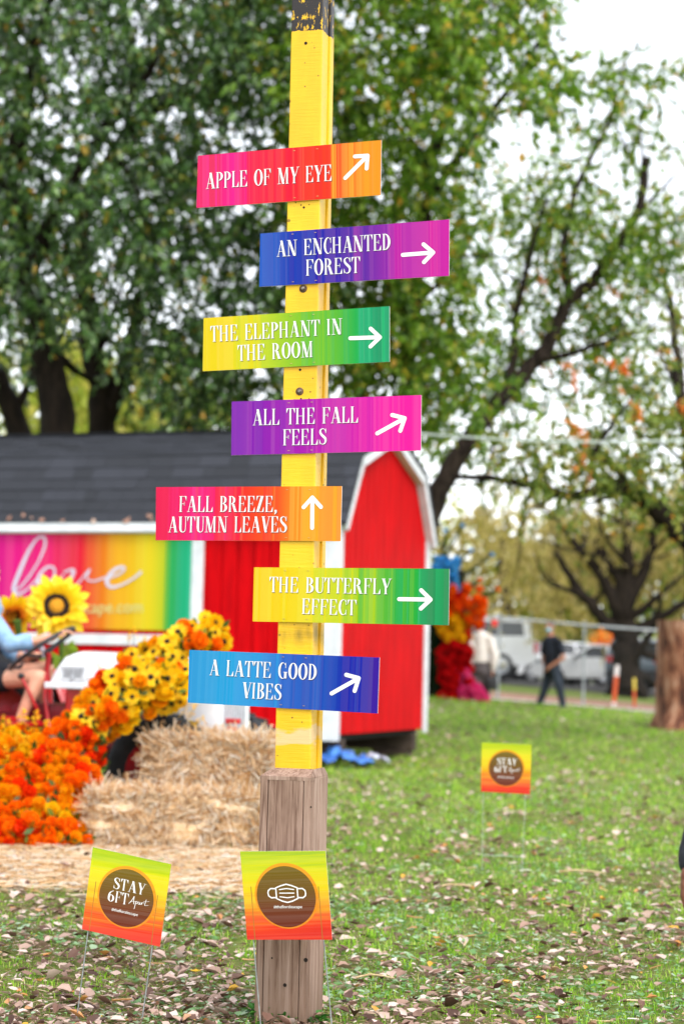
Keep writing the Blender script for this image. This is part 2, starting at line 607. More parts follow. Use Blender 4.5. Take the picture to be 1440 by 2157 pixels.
M_STRAW = leafmat('straw', [(0, '#c08c54'), (.15, '#eac28c'), (.45, '#fae0b8'), (.8, '#fdf0dc'), (1, '#fffaf2')], trans=.5, rough=.5, spec=.4)
def ground_straw():
    n = 14000
    x = -2.9 + 2.75 * rng.random(n); y = 9.6 + 3.7 * rng.random(n)
    k = np.array([rng.random() < (.95 if IN_STRAW(a, b) else .06) for a, b in zip(x, y)])
    x, y = x[k], y[k]
    # a thin sprinkle of single straws further off
    n2 = 225
    x2, y2 = scatter_xy(n2, 6.3, 14.0)
    x, y = np.concatenate([x, x2]), np.concatenate([y, y2])
    n = len(x)
    z = np.array([gz(a, b) for a, b in zip(x, y)]) + .006 + .025 * rng.random(n)
    a = rng.random(n) * 2 * np.pi
    d = np.stack([np.cos(a), np.sin(a), (rng.random(n) - .45) * .25], 1)
    V, F = sticks_np(np.stack([x, y, z], 1), d, (.05 + .13 * rng.random(n)) * np.where(np.arange(n) >= n - n2, .6, 1), .0022 + .0018 * rng.random(n))
    tag(npmesh('loose_straw', V, F, M_STRAW), 'loose pale straw spread on the ground before the bales', 'straw', kind='stuff')
ground_straw()

# a few countable bits on the lawn
def twig(px, py, L, ang, label, m, r=.006):
    d = ray(px, py)
    p = EYE + d * (-(EYE.z - .02) / d.z)
    mb = MB()
    v = Vector((math.cos(ang), math.sin(ang), 0)) * L
    mb.tube([p - v * .5, p - v * .15 + Vector((0, .006, .012)), p + v * .2 + Vector((0, -.01, .01)), p + v * .5], [r, r * 1.05, r * .8, r * .5], 7)
    tag(mb.build('twig', m), label, 'twig')
M_TWIG = mat('pale_twig', '#a98a62', '#d9c49a', rough=.7, scale=20)
twig(1225, 1838, .26, -.15, 'pale bare twig on the grass below the far warning sign', M_TWIG)
twig(960, 1868, .22, .2, 'short pale straw twig on the grass right of the timber base', M_TWIG, .005)
twig(790, 2060, .14, .03, 'thin straight pale stick on bare ground beside the timber base', M_TWIG, .004)
mb = MB()
_d = ray(412, 2047); _p = EYE + _d * (-(EYE.z - .03) / _d.z)
for k in range(5):
    a = k * 1.2566 + .3
    t = Vector((math.cos(a), math.sin(a), .35)) * .022
    s_ = Vector((-math.sin(a), math.cos(a), 0)) * .011
    mb.add([_p, _p + t * .6 + s_, _p + t, _p + t * .6 - s_], [(0, 1, 2), (0, 2, 3)])
tag(mb.build('fallen_blossom', leafmat('yellow_petal_bit', [(0, '#f2b81c'), (1, '#f7cf3a')])), 'small bright yellow blossom dropped on the lawn by the post', 'blossom')

# ------------------------------------------------------------------ lettering: condensed high-contrast capitals drawn as polygons
T, H, SV = .088, .026, .040
def rect(x0, y0, x1, y1): return [[(x0, y0), (x1, y0), (x1, y1), (x0, y1)]]
def ser(xc0, xc1, y):                    # hairline serif across a stem at the foot (y=0) or head (y=1)
    return rect(xc0 - SV, y if y < .5 else y - H, xc1 + SV, y + H if y < .5 else y)
def stem(x, y0=0, y1=1, t=T, lo=True, hi=True):
    p = rect(x, y0, x + t, y1)
    if lo: p += ser(x, x + t, y0)
    if hi: p += ser(x, x + t, y1)
    return p
def diag(x0, y0, x1, y1, w):
    return [[(x0, y0), (x0 + w, y0), (x1 + w, y1), (x1, y1)]]
def band(o, i, a0, a1, n=18):
    """between an outer and an inner ellipse (cx, cy, rx, ry)"""
    out = []
    pts = []
    for k in range(n + 1):
        a = math.radians(a0 + (a1 - a0) * k / n)
        pts.append(((o[0] + o[2] * math.cos(a), o[1] + o[3] * math.sin(a)), (i[0] + i[2] * math.cos(a), i[1] + i[3] * math.sin(a))))
    for (p, q), (p2, q2) in zip(pts, pts[1:]):
        out.append([p, p2, q2, q])
    return out
def ribbon(pts, ws, n=5):
    """smooth stroke with a changing width"""
    P = [Vector((p[0], p[1])) for p in pts]
    C, Wd = [], []
    for i in range(len(P) - 1):
        p0, p1, p2, p3 = P[max(i - 1, 0)], P[i], P[i + 1], P[min(i + 2, len(P) - 1)]
        for k in range(n):
            t = k / n
            C.append(.5 * ((2 * p1) + (p2 - p0) * t + (2 * p0 - 5 * p1 + 4 * p2 - p3) * t * t + (3 * p1 - p0 - 3 * p2 + p3) * t ** 3))
            Wd.append(ws[i] * (1 - t) + ws[i + 1] * t)
    C.append(P[-1]); Wd.append(ws[-1])
    L, R = [], []
    for i, c in enumerate(C):
        t = (C[min(i + 1, len(C) - 1)] - C[max(i - 1, 0)])
        t = t.normalized() if t.length > 1e-9 else Vector((1, 0))
        nn = Vector((-t.y, t.x)) * Wd[i] * .5
        L.append(c + nn); R.append(c - nn)
    return [[tuple(R[i]), tuple(R[i + 1]), tuple(L[i + 1]), tuple(L[i])] for i in range(len(C) - 1)]
def tick(x, y0, y1, w=.09):              # triangular end of a hairline arm
    return [[(x, y0), (x, y1), (x - w, y0)]]
def g_E(w=.40, foot=True):
    p = stem(.055) + rect(.05, 1 - H, w, 1) + [[(w, 1), (w - .085, 1 - H), (w, .70)]] + rect(.15, .5, .30, .5 + H) + rect(.29, .40, .31, .64)
    if foot: p += rect(.05, 0, w + .03, H) + [[(w + .03, 0), (w + .03, .32), (w - .07, H)]]
    return p
def glyph(c):
    if c == 'A': return diag(.055, 0, .245, 1, .03) + diag(.37, 0, .20, 1, .125) + rect(.10, .30, .40, .30 + H) + rect(0, 0, .15, H) + rect(.32, 0, .55, H), .54
    if c == 'B': return stem(.055) + band((.17, .755, .21, .245), (.17, .755, .095, .21), -90, 90) + band((.17, .27, .25, .27), (.17, .27, .12, .235), -90, 90), .44
    if c == 'C': return band((.24, .5, .23, .515), (.268, .5, .145, .48), 48, 312, 26) + rect(.385, .66, .41, 1.0) + rect(.385, 0, .41, .34) , .44
    if c == 'D': return stem(.055) + band((.15, .5, .30, .5), (.15, .5, .17, .462), -90, 90), .48
    if c == 'E': return g_E(), .46
    if c == 'F': return g_E(.41, False), .43
    if c == 'G': return band((.24, .5, .23, .515), (.268, .5, .145, .48), 48, 312, 26) + rect(.385, .66, .41, 1.0) + rect(.335, .02, .46, .42) + rect(.28, .42 - H, .51, .42), .52
    if c == 'H': return stem(.055) + stem(.375) + rect(.15, .49, .40, .49 + H), .56
    if c == 'I': return stem(.055), .24
    if c == 'L': return stem(.055) + rect(.05, 0, .40, H) + [[(.40, 0), (.40, .34), (.30, H)]], .42
    if c == 'M': return diag(.08, 0, .08, 1, .03) + rect(0, 0, .19, H) + diag(.27, 0, .06, 1, .125) + diag(.31, 0, .50, 1, .03) + stem(.50) + rect(.0, 1 - H, .16, 1), .68
    if c == 'N': return diag(.08, 0, .08, 1, .032) + rect(0, 0, .19, H) + diag(.36, 0, .055, 1, .13) + diag(.46, 0, .46, 1, .032) + rect(.37, 1 - H, .58, 1) + rect(0, 1 - H, .12, 1), .58
    if c == 'O': return band((.25, .5, .245, .515), (.25, .5, .12, .48), 0, 360, 34), .50
    if c == 'P': return stem(.055) + band((.17, .735, .235, .265), (.17, .735, .11, .228), -90, 90), .42
    if c == 'R': return stem(.055) + band((.17, .745, .22, .255), (.17, .745, .10, .218), -90, 90) + diag(.35, 0, .21, .50, .13) + rect(.33, 0, .53, H), .52
    if c == 'S': return ribbon([(.36, .74), (.33, .90), (.22, .985), (.10, .92), (.075, .77), (.14, .62), (.24, .50), (.33, .38), (.36, .23), (.31, .07), (.20, .015), (.09, .08), (.05, .26)],
                               [.025, .03, .035, .07, .10, .125, .14, .125, .10, .07, .035, .03, .025]) + rect(.355, .70, .378, .99) + rect(.035, .01, .058, .30), .42
    if c == 'T': return stem(.165, hi=False) + rect(.0, 1 - H, .455, 1) + [[(.0, 1), (.0, .68), (.09, 1 - H)], [(.455, 1), (.365, 1 - H), (.455, .68)]], .455
    if c == 'U': return ribbon([(.117, 1), (.117, .6), (.12, .26), (.16, .08), (.265, .012), (.37, .08), (.41, .28), (.415, 1)], [.125, .125, .125, .09, .04, .035, .033, .032]) + ser(.055, .18, 1) + rect(.34, 1 - H, .49, 1), .48
    if c == 'V': return diag(.20, 0, .04, 1, .125) + diag(.24, 0, .43, 1, .03) + rect(0, 1 - H, .21, 1) + rect(.36, 1 - H, .53, 1), .50
    if c == 'Y': return diag(.18, .42, .03, 1, .125) + diag(.28, .42, .43, 1, .03) + stem(.18, 0, .46, hi=False) + rect(0, 1 - H, .20, 1) + rect(.36, 1 - H, .53, 1), .50
    if c == 'Z': return diag(.02, 0, .27, 1, .14) + rect(.03, 1 - H, .41, 1) + rect(.02, 0, .43, H) + [[(.03, 1), (.03, .70), (.11, 1 - H)], [(.43, 0), (.43, .32), (.34, H)]], .46
    if c == '6': return band((.24, .30, .225, .31), (.24, .30, .10, .275), 0, 360, 26) + ribbon([(.37, .98), (.22, .88), (.10, .66), (.07, .34)], [.03, .05, .10, .12]), .48
    if c == ',': return ribbon([(.09, .09), (.12, .0), (.05, -.16)], [.12, .09, .02]) + rect(.04, .0, .15, .12), .20
    return [], .30

def text_polys(s, gap=.03):
    out, x = [], 0.0
    for c in s:
        p, w = glyph(c)
        out.append([[(a + x, b) for a, b in q] for q in p])
        x += w + gap
    return out, x - gap

class Panel2D:
    """collects printed shapes on a flat board whose face is local x,z at y=0 (front towards -y)"""
    def __init__(self, mb):
        self.mb, self.k = mb, 0
    def poly(self, pts, mi, lift):
        self.k += 1
        y = -(lift + (self.k % 40) * 4e-6)
        if len(pts) < 3: return
        a = sum(pts[i][0] * pts[(i + 1) % len(pts)][1] - pts[(i + 1) % len(pts)][0] * pts[i][1] for i in range(len(pts)))
        if a < 0: pts = list(reversed(pts))
        self.mb.add([(p[0], y, p[1]) for p in pts], [tuple(range(len(pts)))], mi)
    def text(self, s, bl, br, cap, mi, lift, shadow=None, gap=.03):
        gl, w = text_polys(s, gap)
        bl, br = Vector(bl), Vector(br)
        ex = (br - bl) / w
        ey = Vector((-ex.y, ex.x)).normalized() * cap
        def put(q, m, l, off=(0, 0)):
            self.poly([tuple(bl + ex * a + ey * b + Vector(off)) for a, b in q], m, l)
        for g in gl:
            for q in g:
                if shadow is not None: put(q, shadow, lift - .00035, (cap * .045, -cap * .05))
                put(q, mi, lift)
    def stroke(self, pts, w, mi, lift):
        """round-ended line"""
        P = [Vector(p) for p in pts]
        for a, b in zip(P, P[1:]):
            t = (b - a).normalized(); nn = Vector((-t.y, t.x)) * w / 2
            self.poly([tuple(a - nn), tuple(b - nn), tuple(b + nn), tuple(a + nn)], mi, lift)
        for p in P:
            self.disc(p, w / 2, mi, lift, 14)
    def disc(self, c, r, mi, lift, n=40):
        self.poly([(c[0] + r * math.cos(2 * math.pi * k / n), c[1] + r * math.sin(2 * math.pi * k / n)) for k in range(n)], mi, lift)

def font_polys(s):
    """rounded small type for the hashtag lines, from the built-in font"""
    cu = bpy.data.curves.new('small_type', 'FONT')
    cu.body = s
    cu.size = 1.0
    o = bpy.data.objects.new('small_type', cu)
    COL.objects.link(o)
    dg = bpy.context.evaluated_depsgraph_get()
    me = bpy.data.meshes.new_from_object(o.evaluated_get(dg))
    vs = [v.co.to_2d() for v in me.vertices]
    ps = [[tuple(vs[i]) for i in p.vertices] for p in me.polygons]
    bpy.data.objects.remove(o)
    bpy.data.curves.remove(cu)
    bpy.data.meshes.remove(me)
    x0 = min(p[0] for q in ps for p in q); x1 = max(p[0] for q in ps for p in q)
    return [[((a - x0) / (x1 - x0), b / (x1 - x0)) for a, b in q] for q in ps]

# ------------------------------------------------------------------ the signpost
PHI = math.radians(-15)
POST = Vector((PX(613, 2137, 6.55).x, 6.55, 0.0))
post_root = thing('signpost', 'tall yellow painted post on a grey timber base carrying seven rainbow arrow boards', 'signpost', POST, PHI)
PR = Matrix.Rotation(PHI, 4, 'Z')
fx = PR @ Vector((1, 0, 0)); fn = PR @ Vector((0, -1, 0))
def post_local(px, py, yl):
    p = on_plane(px, py, POST - fn * yl, fn)       # plane at local y = yl
    q = PR.inverted() @ (p - POST)
    return q.x, q.z

def post_paint():
    m, nt, b = nodes_of('worn_yellow_paint')
    tc = N(nt, 'ShaderNodeTexCoord')
    sp = N(nt, 'ShaderNodeSeparateXYZ')
    nt.links.new(tc.outputs['Object'], sp.inputs[0])
    n1 = N(nt, 'ShaderNodeTexNoise', Scale=9.0, Detail=5.0)
    mp = N(nt, 'ShaderNodeMapping'); mp.inputs['Scale'].default_value = (1, 1, .35)
    nt.links.new(tc.outputs['Object'], mp.inputs[0]); nt.links.new(mp.outputs[0], n1.inputs['Vector'])
    yel = ramp(nt, [(.3, '#dca402'), (.55, '#e6b404'), (.75, '#ecc010')])
    nt.links.new(n1.outputs['Fac'], yel.inputs[0])
    # fine dark specks
    vo = N(nt, 'ShaderNodeTexVoronoi', Scale=34.0)
    nt.links.new(tc.outputs['Object'], vo.inputs['Vector'])
    n2 = N(nt, 'ShaderNodeTexNoise', Scale=6.0)
    nt.links.new(tc.outputs['Object'], n2.inputs['Vector'])
    lt = N(nt, 'ShaderNodeMath', operation='MULTIPLY_ADD'); lt.inputs[1].default_value = .55; lt.inputs[2].default_value = -.20
    nt.links.new(n2.outputs['Fac'], lt.inputs[0])
    le = N(nt, 'ShaderNodeMath', operation='LESS_THAN')
    nt.links.new(vo.outputs['Distance'], le.inputs[0]); nt.links.new(lt.outputs[0], le.inputs[1])
    mx = N(nt, 'ShaderNodeMix', data_type='RGBA'); mx.inputs[7].default_value = lin('#6b4e14')
    sc_ = N(nt, 'ShaderNodeMath', operation='MULTIPLY'); sc_.inputs[1].default_value = .8
    nt.links.new(le.outputs[0], sc_.inputs[0]); nt.links.new(sc_.outputs[0], mx.inputs['Factor'])
    nt.links.new(yel.outputs[0], mx.inputs[6])
    # dirty run under a board
    st = N(nt, 'ShaderNodeMapRange'); st.inputs['From Min'].default_value = .075; st.inputs['From Max'].default_value = .0
    sd = N(nt, 'ShaderNodeMath', operation='SUBTRACT'); sd.inputs[1].default_value = STAIN_Z
    sa = N(nt, 'ShaderNodeMath', operation='ABSOLUTE')
    nt.links.new(sp.outputs['Z'], sd.inputs[0]); nt.links.new(sd.outputs[0], sa.inputs[0]); nt.links.new(sa.outputs[0], st.inputs['Value'])
    sm = N(nt, 'ShaderNodeTexNoise', Scale=20.0, Detail=5.0)
    smp = N(nt, 'ShaderNodeMapping'); smp.inputs['Scale'].default_value = (1.6, 1, .5)
    nt.links.new(tc.outputs['Object'], smp.inputs[0]); nt.links.new(smp.outputs[0], sm.inputs['Vector'])
    sq = N(nt, 'ShaderNodeMath', operation='MULTIPLY'); nt.links.new(st.outputs[0], sq.inputs[0]); nt.links.new(sm.outputs['Fac'], sq.inputs[1])
    sr = ramp(nt, [(.22, (0, 0, 0, 1)), (.6, (.75, .75, .75, 1))]); nt.links.new(sq.outputs[0], sr.inputs[0])
    ms = N(nt, 'ShaderNodeMix', data_type='RGBA'); ms.inputs[7].default_value = lin('#7a6414')
    nt.links.new(sr.outputs[0], ms.inputs['Factor']); nt.links.new(mx.outputs[2], ms.inputs[6])
    mx = ms
    # pale scuffed patch low down
    gr = N(nt, 'ShaderNodeMapRange'); gr.inputs['From Min'].default_value = .09; gr.inputs['From Max'].default_value = .0
    df = N(nt, 'ShaderNodeMath', operation='SUBTRACT'); df.inputs[1].default_value = SCUFF_Z
    ab = N(nt, 'ShaderNodeMath', operation='ABSOLUTE')
    nt.links.new(sp.outputs['Z'], df.inputs[0]); nt.links.new(df.outputs[0], ab.inputs[0]); nt.links.new(ab.outputs[0], gr.inputs['Value'])
    n3 = N(nt, 'ShaderNodeTexNoise', Scale=16.0, Detail=6.0)
    mp3 = N(nt, 'ShaderNodeMapping'); mp3.inputs['Scale'].default_value = (.7, 1, 2.2)
    nt.links.new(tc.outputs['Object'], mp3.inputs[0]); nt.links.new(mp3.outputs[0], n3.inputs['Vector'])
    gt = N(nt, 'ShaderNodeMath', operation='MULTIPLY'); nt.links.new(gr.outputs[0], gt.inputs[0]); nt.links.new(n3.outputs['Fac'], gt.inputs[1])
    r3 = ramp(nt, [(.30, (0, 0, 0, 1)), (.40, (1, 1, 1, 1))]); nt.links.new(gt.outputs[0], r3.inputs[0])
    mx3 = N(nt, 'ShaderNodeMix', data_type='RGBA'); mx3.inputs[7].default_value = lin('#dcb780')
    nt.links.new(r3.outputs[0], mx3.inputs['Factor']); nt.links.new(mx.outputs[2], mx3.inputs[6])
    # black painted top, flaking at its lower edge and corner
    n4 = N(nt, 'ShaderNodeTexNoise', Scale=60.0, Detail=6.0, Roughness=.7)
    mp4 = N(nt, 'ShaderNodeMapping'); mp4.inputs['Scale'].default_value = (1, 1, .4)
    nt.links.new(tc.outputs['Object'], mp4.inputs[0]); nt.links.new(mp4.outputs[0], n4.inputs['Vector'])
    a4 = N(nt, 'ShaderNodeMath', operation='MULTIPLY_ADD'); a4.inputs[1].default_value = .02
    nt.links.new(n4.outputs['Fac'], a4.inputs[0]); nt.links.new(sp.outputs['Z'], a4.inputs[2])
    g4 = N(nt, 'ShaderNodeMath', operation='GREATER_THAN'); g4.inputs[1].default_value = BLACK_Z + .01
    nt.links.new(a4.outputs[0], g4.inputs[0])
    fl = N(nt, 'ShaderNodeMath', operation='LESS_THAN'); fl.inputs[1].default_value = .585
    nt.links.new(n4.outputs['Fac'], fl.inputs[0])
    g5 = N(nt, 'ShaderNodeMath', operation='MULTIPLY'); nt.links.new(g4.outputs[0], g5.inputs[0]); nt.links.new(fl.outputs[0], g5.inputs[1])
    mx4 = N(nt, 'ShaderNodeMix', data_type='RGBA'); mx4.inputs[7].default_value = lin('#1d1512')
    nt.links.new(g5.outputs[0], mx4.inputs['Factor']); nt.links.new(mx3.outputs[2], mx4.inputs[6])
    nt.links.new(mx4.outputs[2], b.inputs['Base Color'])
    b.inputs['Roughness'].default_value = .45
    bp = N(nt, 'ShaderNodeBump', Strength=.25, Distance=.004)
    n5 = N(nt, 'ShaderNodeTexNoise', Scale=30.0, Detail=4.0)
    mp5 = N(nt, 'ShaderNodeMapping'); mp5.inputs['Scale'].default_value = (.5, .5, 6)
    nt.links.new(tc.outputs['Object'], mp5.inputs[0]); nt.links.new(mp5.outputs[0], n5.inputs['Vector'])
    nt.links.new(n5.outputs['Fac'], bp.inputs['Height']); nt.links.new(bp.outputs[0], b.inputs['Normal'])
    return m

PW, PD = .116, .078                      # yellow post: front width, depth
YF = -PD / 2
STAIN_Z = post_local(630, 1336, YF)[1]
SCUFF_Z = post_local(620, 1548, YF)[1]
BLACK_Z = post_local(650, 64, YF)[1]
x_l, z_b = post_local(578, 1626, YF)
x_r, _ = post_local(653, 1630, YF)
PCX = (x_l + x_r) / 2
PW = x_r - x_l
M_YEL = post_paint()
BASE_H = z_b
mb = MB()
_top = 3.62
mb.box((PCX, 0, (BASE_H + _top) / 2), (PW, PD, _top - BASE_H), 0, None, .004)
# a second board behind, set a little to the right, shows as the lighter strip on the side
mb.box((PCX + .004, PD / 2 + .0225, (BASE_H + _top) / 2 + .001), (PW + .006, .041, _top - BASE_H - .004), 0, None, .004)
for i, p in enumerate(mb.v):
    t = (p[2] - BASE_H) / (_top - BASE_H)
    f = min(1, max(0, (p[0] - PCX) / PW + .5))
    mb.v[i] = (p[0] - t * (.010 + .013 * f), p[1], p[2])
mb.build('post', M_YEL, post_root)

M_TIMBER = None
def timber():
    m, nt, b = nodes_of('weathered_timber')
    tc = N(nt, 'ShaderNodeTexCoord')
    oi = N(nt, 'ShaderNodeNewGeometry')
    mp = N(nt, 'ShaderNodeMapping'); mp.inputs['Scale'].default_value = (60, 60, 2.2)
    nt.links.new(tc.outputs['Object'], mp.inputs[0])
    cb = N(nt, 'ShaderNodeCombineXYZ')
    ml = N(nt, 'ShaderNodeMath', operation='MULTIPLY'); ml.inputs[1].default_value = 40
    nt.links.new(oi.outputs['Random Per Island'], ml.inputs[0]); nt.links.new(ml.outputs[0], cb.inputs[2]); nt.links.new(ml.outputs[0], cb.inputs[0])
    ad = N(nt, 'ShaderNodeVectorMath', operation='ADD')
    nt.links.new(mp.outputs[0], ad.inputs[0]); nt.links.new(cb.outputs[0], ad.inputs[1])
    nz = N(nt, 'ShaderNodeTexNoise', Scale=1.0, Detail=6.0, Roughness=.7, Distortion=1.2)
    nt.links.new(ad.outputs[0], nz.inputs['Vector'])
    mq = N(nt, 'ShaderNodeMapping'); mq.inputs['Scale'].default_value = (9, 9, 2.0)
    nt.links.new(tc.outputs['Object'], mq.inputs[0])
    aq = N(nt, 'ShaderNodeVectorMath', operation='ADD')
    nt.links.new(mq.outputs[0], aq.inputs[0]); nt.links.new(cb.outputs[0], aq.inputs[1])
    n2 = N(nt, 'ShaderNodeTexNoise', Scale=1.0, Detail=4.0, Roughness=.6)
    nt.links.new(aq.outputs[0], n2.inputs['Vector'])
    m2 = N(nt, 'ShaderNodeMath', operation='MULTIPLY_ADD'); m2.inputs[1].default_value = .7
    s2_ = N(nt, 'ShaderNodeMath', operation='MULTIPLY'); s2_.inputs[1].default_value = .5
    nt.links.new(n2.outputs['Fac'], s2_.inputs[0])
    nt.links.new(nz.outputs['Fac'], m2.inputs[0]); nt.links.new(s2_.outputs[0], m2.inputs[2])
    m3 = N(nt, 'ShaderNodeMath', operation='MULTIPLY_ADD'); m3.inputs[1].default_value = .10
    nt.links.new(oi.outputs['Random Per Island'], m3.inputs[0]); nt.links.new(m2.outputs[0], m3.inputs[2])
    r = ramp(nt, [(.42, '#34211a'), (.52, '#664c40'), (.64, '#917667'), (.84, '#b69c8e')])
    nt.links.new(m3.outputs[0], r.inputs[0])
    # soil splash and damp at the foot
    sp = N(nt, 'ShaderNodeSeparateXYZ'); nt.links.new(tc.outputs['Object'], sp.inputs[0])
    ft = N(nt, 'ShaderNodeMapRange'); ft.inputs['From Min'].default_value = .30; ft.inputs['From Max'].default_value = .0
    nt.links.new(sp.outputs['Z'], ft.inputs['Value'])
    fm = N(nt, 'ShaderNodeMath', operation='MULTIPLY'); nt.links.new(ft.outputs[0], fm.inputs[0]); nt.links.new(n2.outputs['Fac'], fm.inputs[1])
    mx = N(nt, 'ShaderNodeMix', data_type='RGBA'); mx.inputs[7].default_value = lin('#5a4632')
    nt.links.new(fm.outputs[0], mx.inputs['Factor']); nt.links.new(r.outputs[0], mx.inputs[6])
    nt.links.new(mx.outputs[2], b.inputs['Base Color'])
    b.inputs['Roughness'].default_value = .8
    b.inputs['Specular IOR Level'].default_value = .2
    bp = N(nt, 'ShaderNodeBump', Strength=.35, Distance=.003)
    nt.links.new(m2.outputs[0], bp.inputs['Height']); nt.links.new(bp.outputs[0], b.inputs['Normal'])
    return m
M_TIMBER = timber()
M_HOLE = mat('dark_hole', '#1c1512', '#2a1f18', rough=.9)
# base: planks wrapped round a core; front face x from BX0 to BX1
BYF = -.10
bx0 = post_local(546, 1700, BYF)[0]
bx1 = post_local(654, 1700, BYF)[0]
s1 = post_local(563, 1700, BYF)[0]
s2 = post_local(638, 1700, BYF)[0]
bw = bx1 - bx0
mb = MB()
hb = BASE_H - .012
for (a, b_, dz, dy) in ((bx0, s1, 0, .0), (s1, s2, -.001, .0012), (s2, bx1, .0005, .0006)):
    mb.box(((a + b_) / 2, BYF + .019 + dy, hb / 2 - .06 + dz / 2), (b_ - a - .0022, .038, hb + .12 + dz), 0, None, .003)
# right side boards
for k, (y0, y1) in enumerate(((BYF + .04, BYF + .105), (BYF + .108, BYF + .20))):
    mb.box((bx1 - .019 + .0015 * k, (y0 + y1) / 2, hb / 2 - .06), (.038, y1 - y0, hb + .12 - .003 * k), 0, None, .003)
mb.box((bx0 + .019, BYF + .12, hb / 2 - .06), (.038, .158, hb + .12 - .002), 0, None, .003)
mb.box(((bx0 + bx1) / 2, BYF + .183, hb / 2 - .06), (bw - .08, .034, hb + .118), 0, None, .003)
# knots and nail heads
for (px, py, r_) in ((644, 2022, .007), (573, 2018, .003), (600, 2075, .006), (655, 1700, .003), (628, 1950, .0025)):
    kx, kz = post_local(px, py, BYF)
    mb.lathe([(0.0, 0), (r_, 0)], 10, 1, Matrix.Translation((kx, BYF - .0009, kz)) @ Matrix.Rotation(math.pi / 2, 4, 'X'), False)
mb.build('timber_base', [M_TIMBER, M_HOLE], post_root)
mb = MB()                                                     # sloping collar where the planks meet the post
zt = BASE_H
o_ = [(bx0, BYF), (bx1, BYF), (bx1, BYF + .2), (bx0, BYF + .2)]
i_ = [(PCX - PW / 2 - .003, YF - .003), (PCX + PW / 2 + .012, YF - .003), (PCX + PW / 2 + .012, PD / 2 + .05), (PCX - PW / 2 - .003, PD / 2 + .05)]
cen = Vector(((bx0 + bx1) / 2, BYF + .1))
for k in range(4):
    a, b_ = o_[k], o_[(k + 1) % 4]
    c, d = i_[(k + 1) % 4], i_[k]
    q = [Vector(p) for p in (a, b_, c, d)]
    sh = [v.lerp(sum(q, Vector((0, 0))) / 4, .01) for v in q]
    vs = [(sh[0].x, sh[0].y, zt - .010), (sh[1].x, sh[1].y, zt - .010), (sh[2].x, sh[2].y, zt + .014), (sh[3].x, sh[3].y, zt + .014)]
    vs += [(p[0], p[1], p[2] - .012) for p in vs]
    mb.add(vs, [(0, 1, 2, 3), (4, 7, 6, 5), (0, 4, 5, 1), (1, 5, 6, 2), (2, 6, 7, 3), (3, 7, 4, 0)])
mb.build('collar', M_TIMBER, post_root)
M_BOLT = mat('dull_steel', '#6a625c', '#9a928a', rough=.4, metal=.8, scale=60)
M_RUST = mat('rusty_washer', '#4a3428', '#77604e', rough=.7, metal=.4, scale=80)
RX = Matrix.Rotation(math.pi / 2, 4, 'X')
for (px, py) in ((638.5, 608), (631, 824.5)):
    kx, kz = post_local(px, py, YF)
    b_ = MB().lathe([(0, .0075), (.0045, .0075), (.0065, .006), (.0065, .0025)], 6, 0, Matrix.Translation((kx, YF, kz)) @ RX, False).build('bolt', M_BOLT, post_root)
    w_ = MB().lathe([(.0015, .0022), (.0125, .0022), (.0135, .001), (.0135, 0)], 24, 0, Matrix.Translation((kx, YF, kz)) @ RX).build('washer', M_RUST, b_)
for (px, py, r_) in ((644, 91, .0055), (632, 779, .0042), (640, 437, .004), (634, 432, .0025), (651, 431, .002), (623, 427, .002), (620, 1316, .0018), (650, 1317, .0018), (634, 840, .003), (620, 842, .002), (651, 840, .002)):
    kx, kz = post_local(px, py, YF)
    MB().lathe([(0, 0), (r_, 0)], 12, 0, Matrix.Translation((kx, YF - .0008, kz)) @ RX, False).build('screw_hole', M_HOLE, post_root)

M_WHITE = mat('white_print', '#e2e0de', '#e6e4e2', rough=.5, spec=.1)
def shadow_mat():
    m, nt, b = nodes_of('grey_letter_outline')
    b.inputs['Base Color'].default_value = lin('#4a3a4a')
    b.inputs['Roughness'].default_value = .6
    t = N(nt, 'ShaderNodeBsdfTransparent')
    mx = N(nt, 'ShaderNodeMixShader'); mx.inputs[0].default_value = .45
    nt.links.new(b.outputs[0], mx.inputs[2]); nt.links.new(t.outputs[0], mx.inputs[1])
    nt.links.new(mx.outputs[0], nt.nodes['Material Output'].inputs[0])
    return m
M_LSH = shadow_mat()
M_EDGE = mat('board_edge', '#d8d4d0', '#e8e4e0', rough=.5)
M_STAPLE = mat('brass_staple', '#a88a50', '#c8aa70', rough=.35, metal=.7)

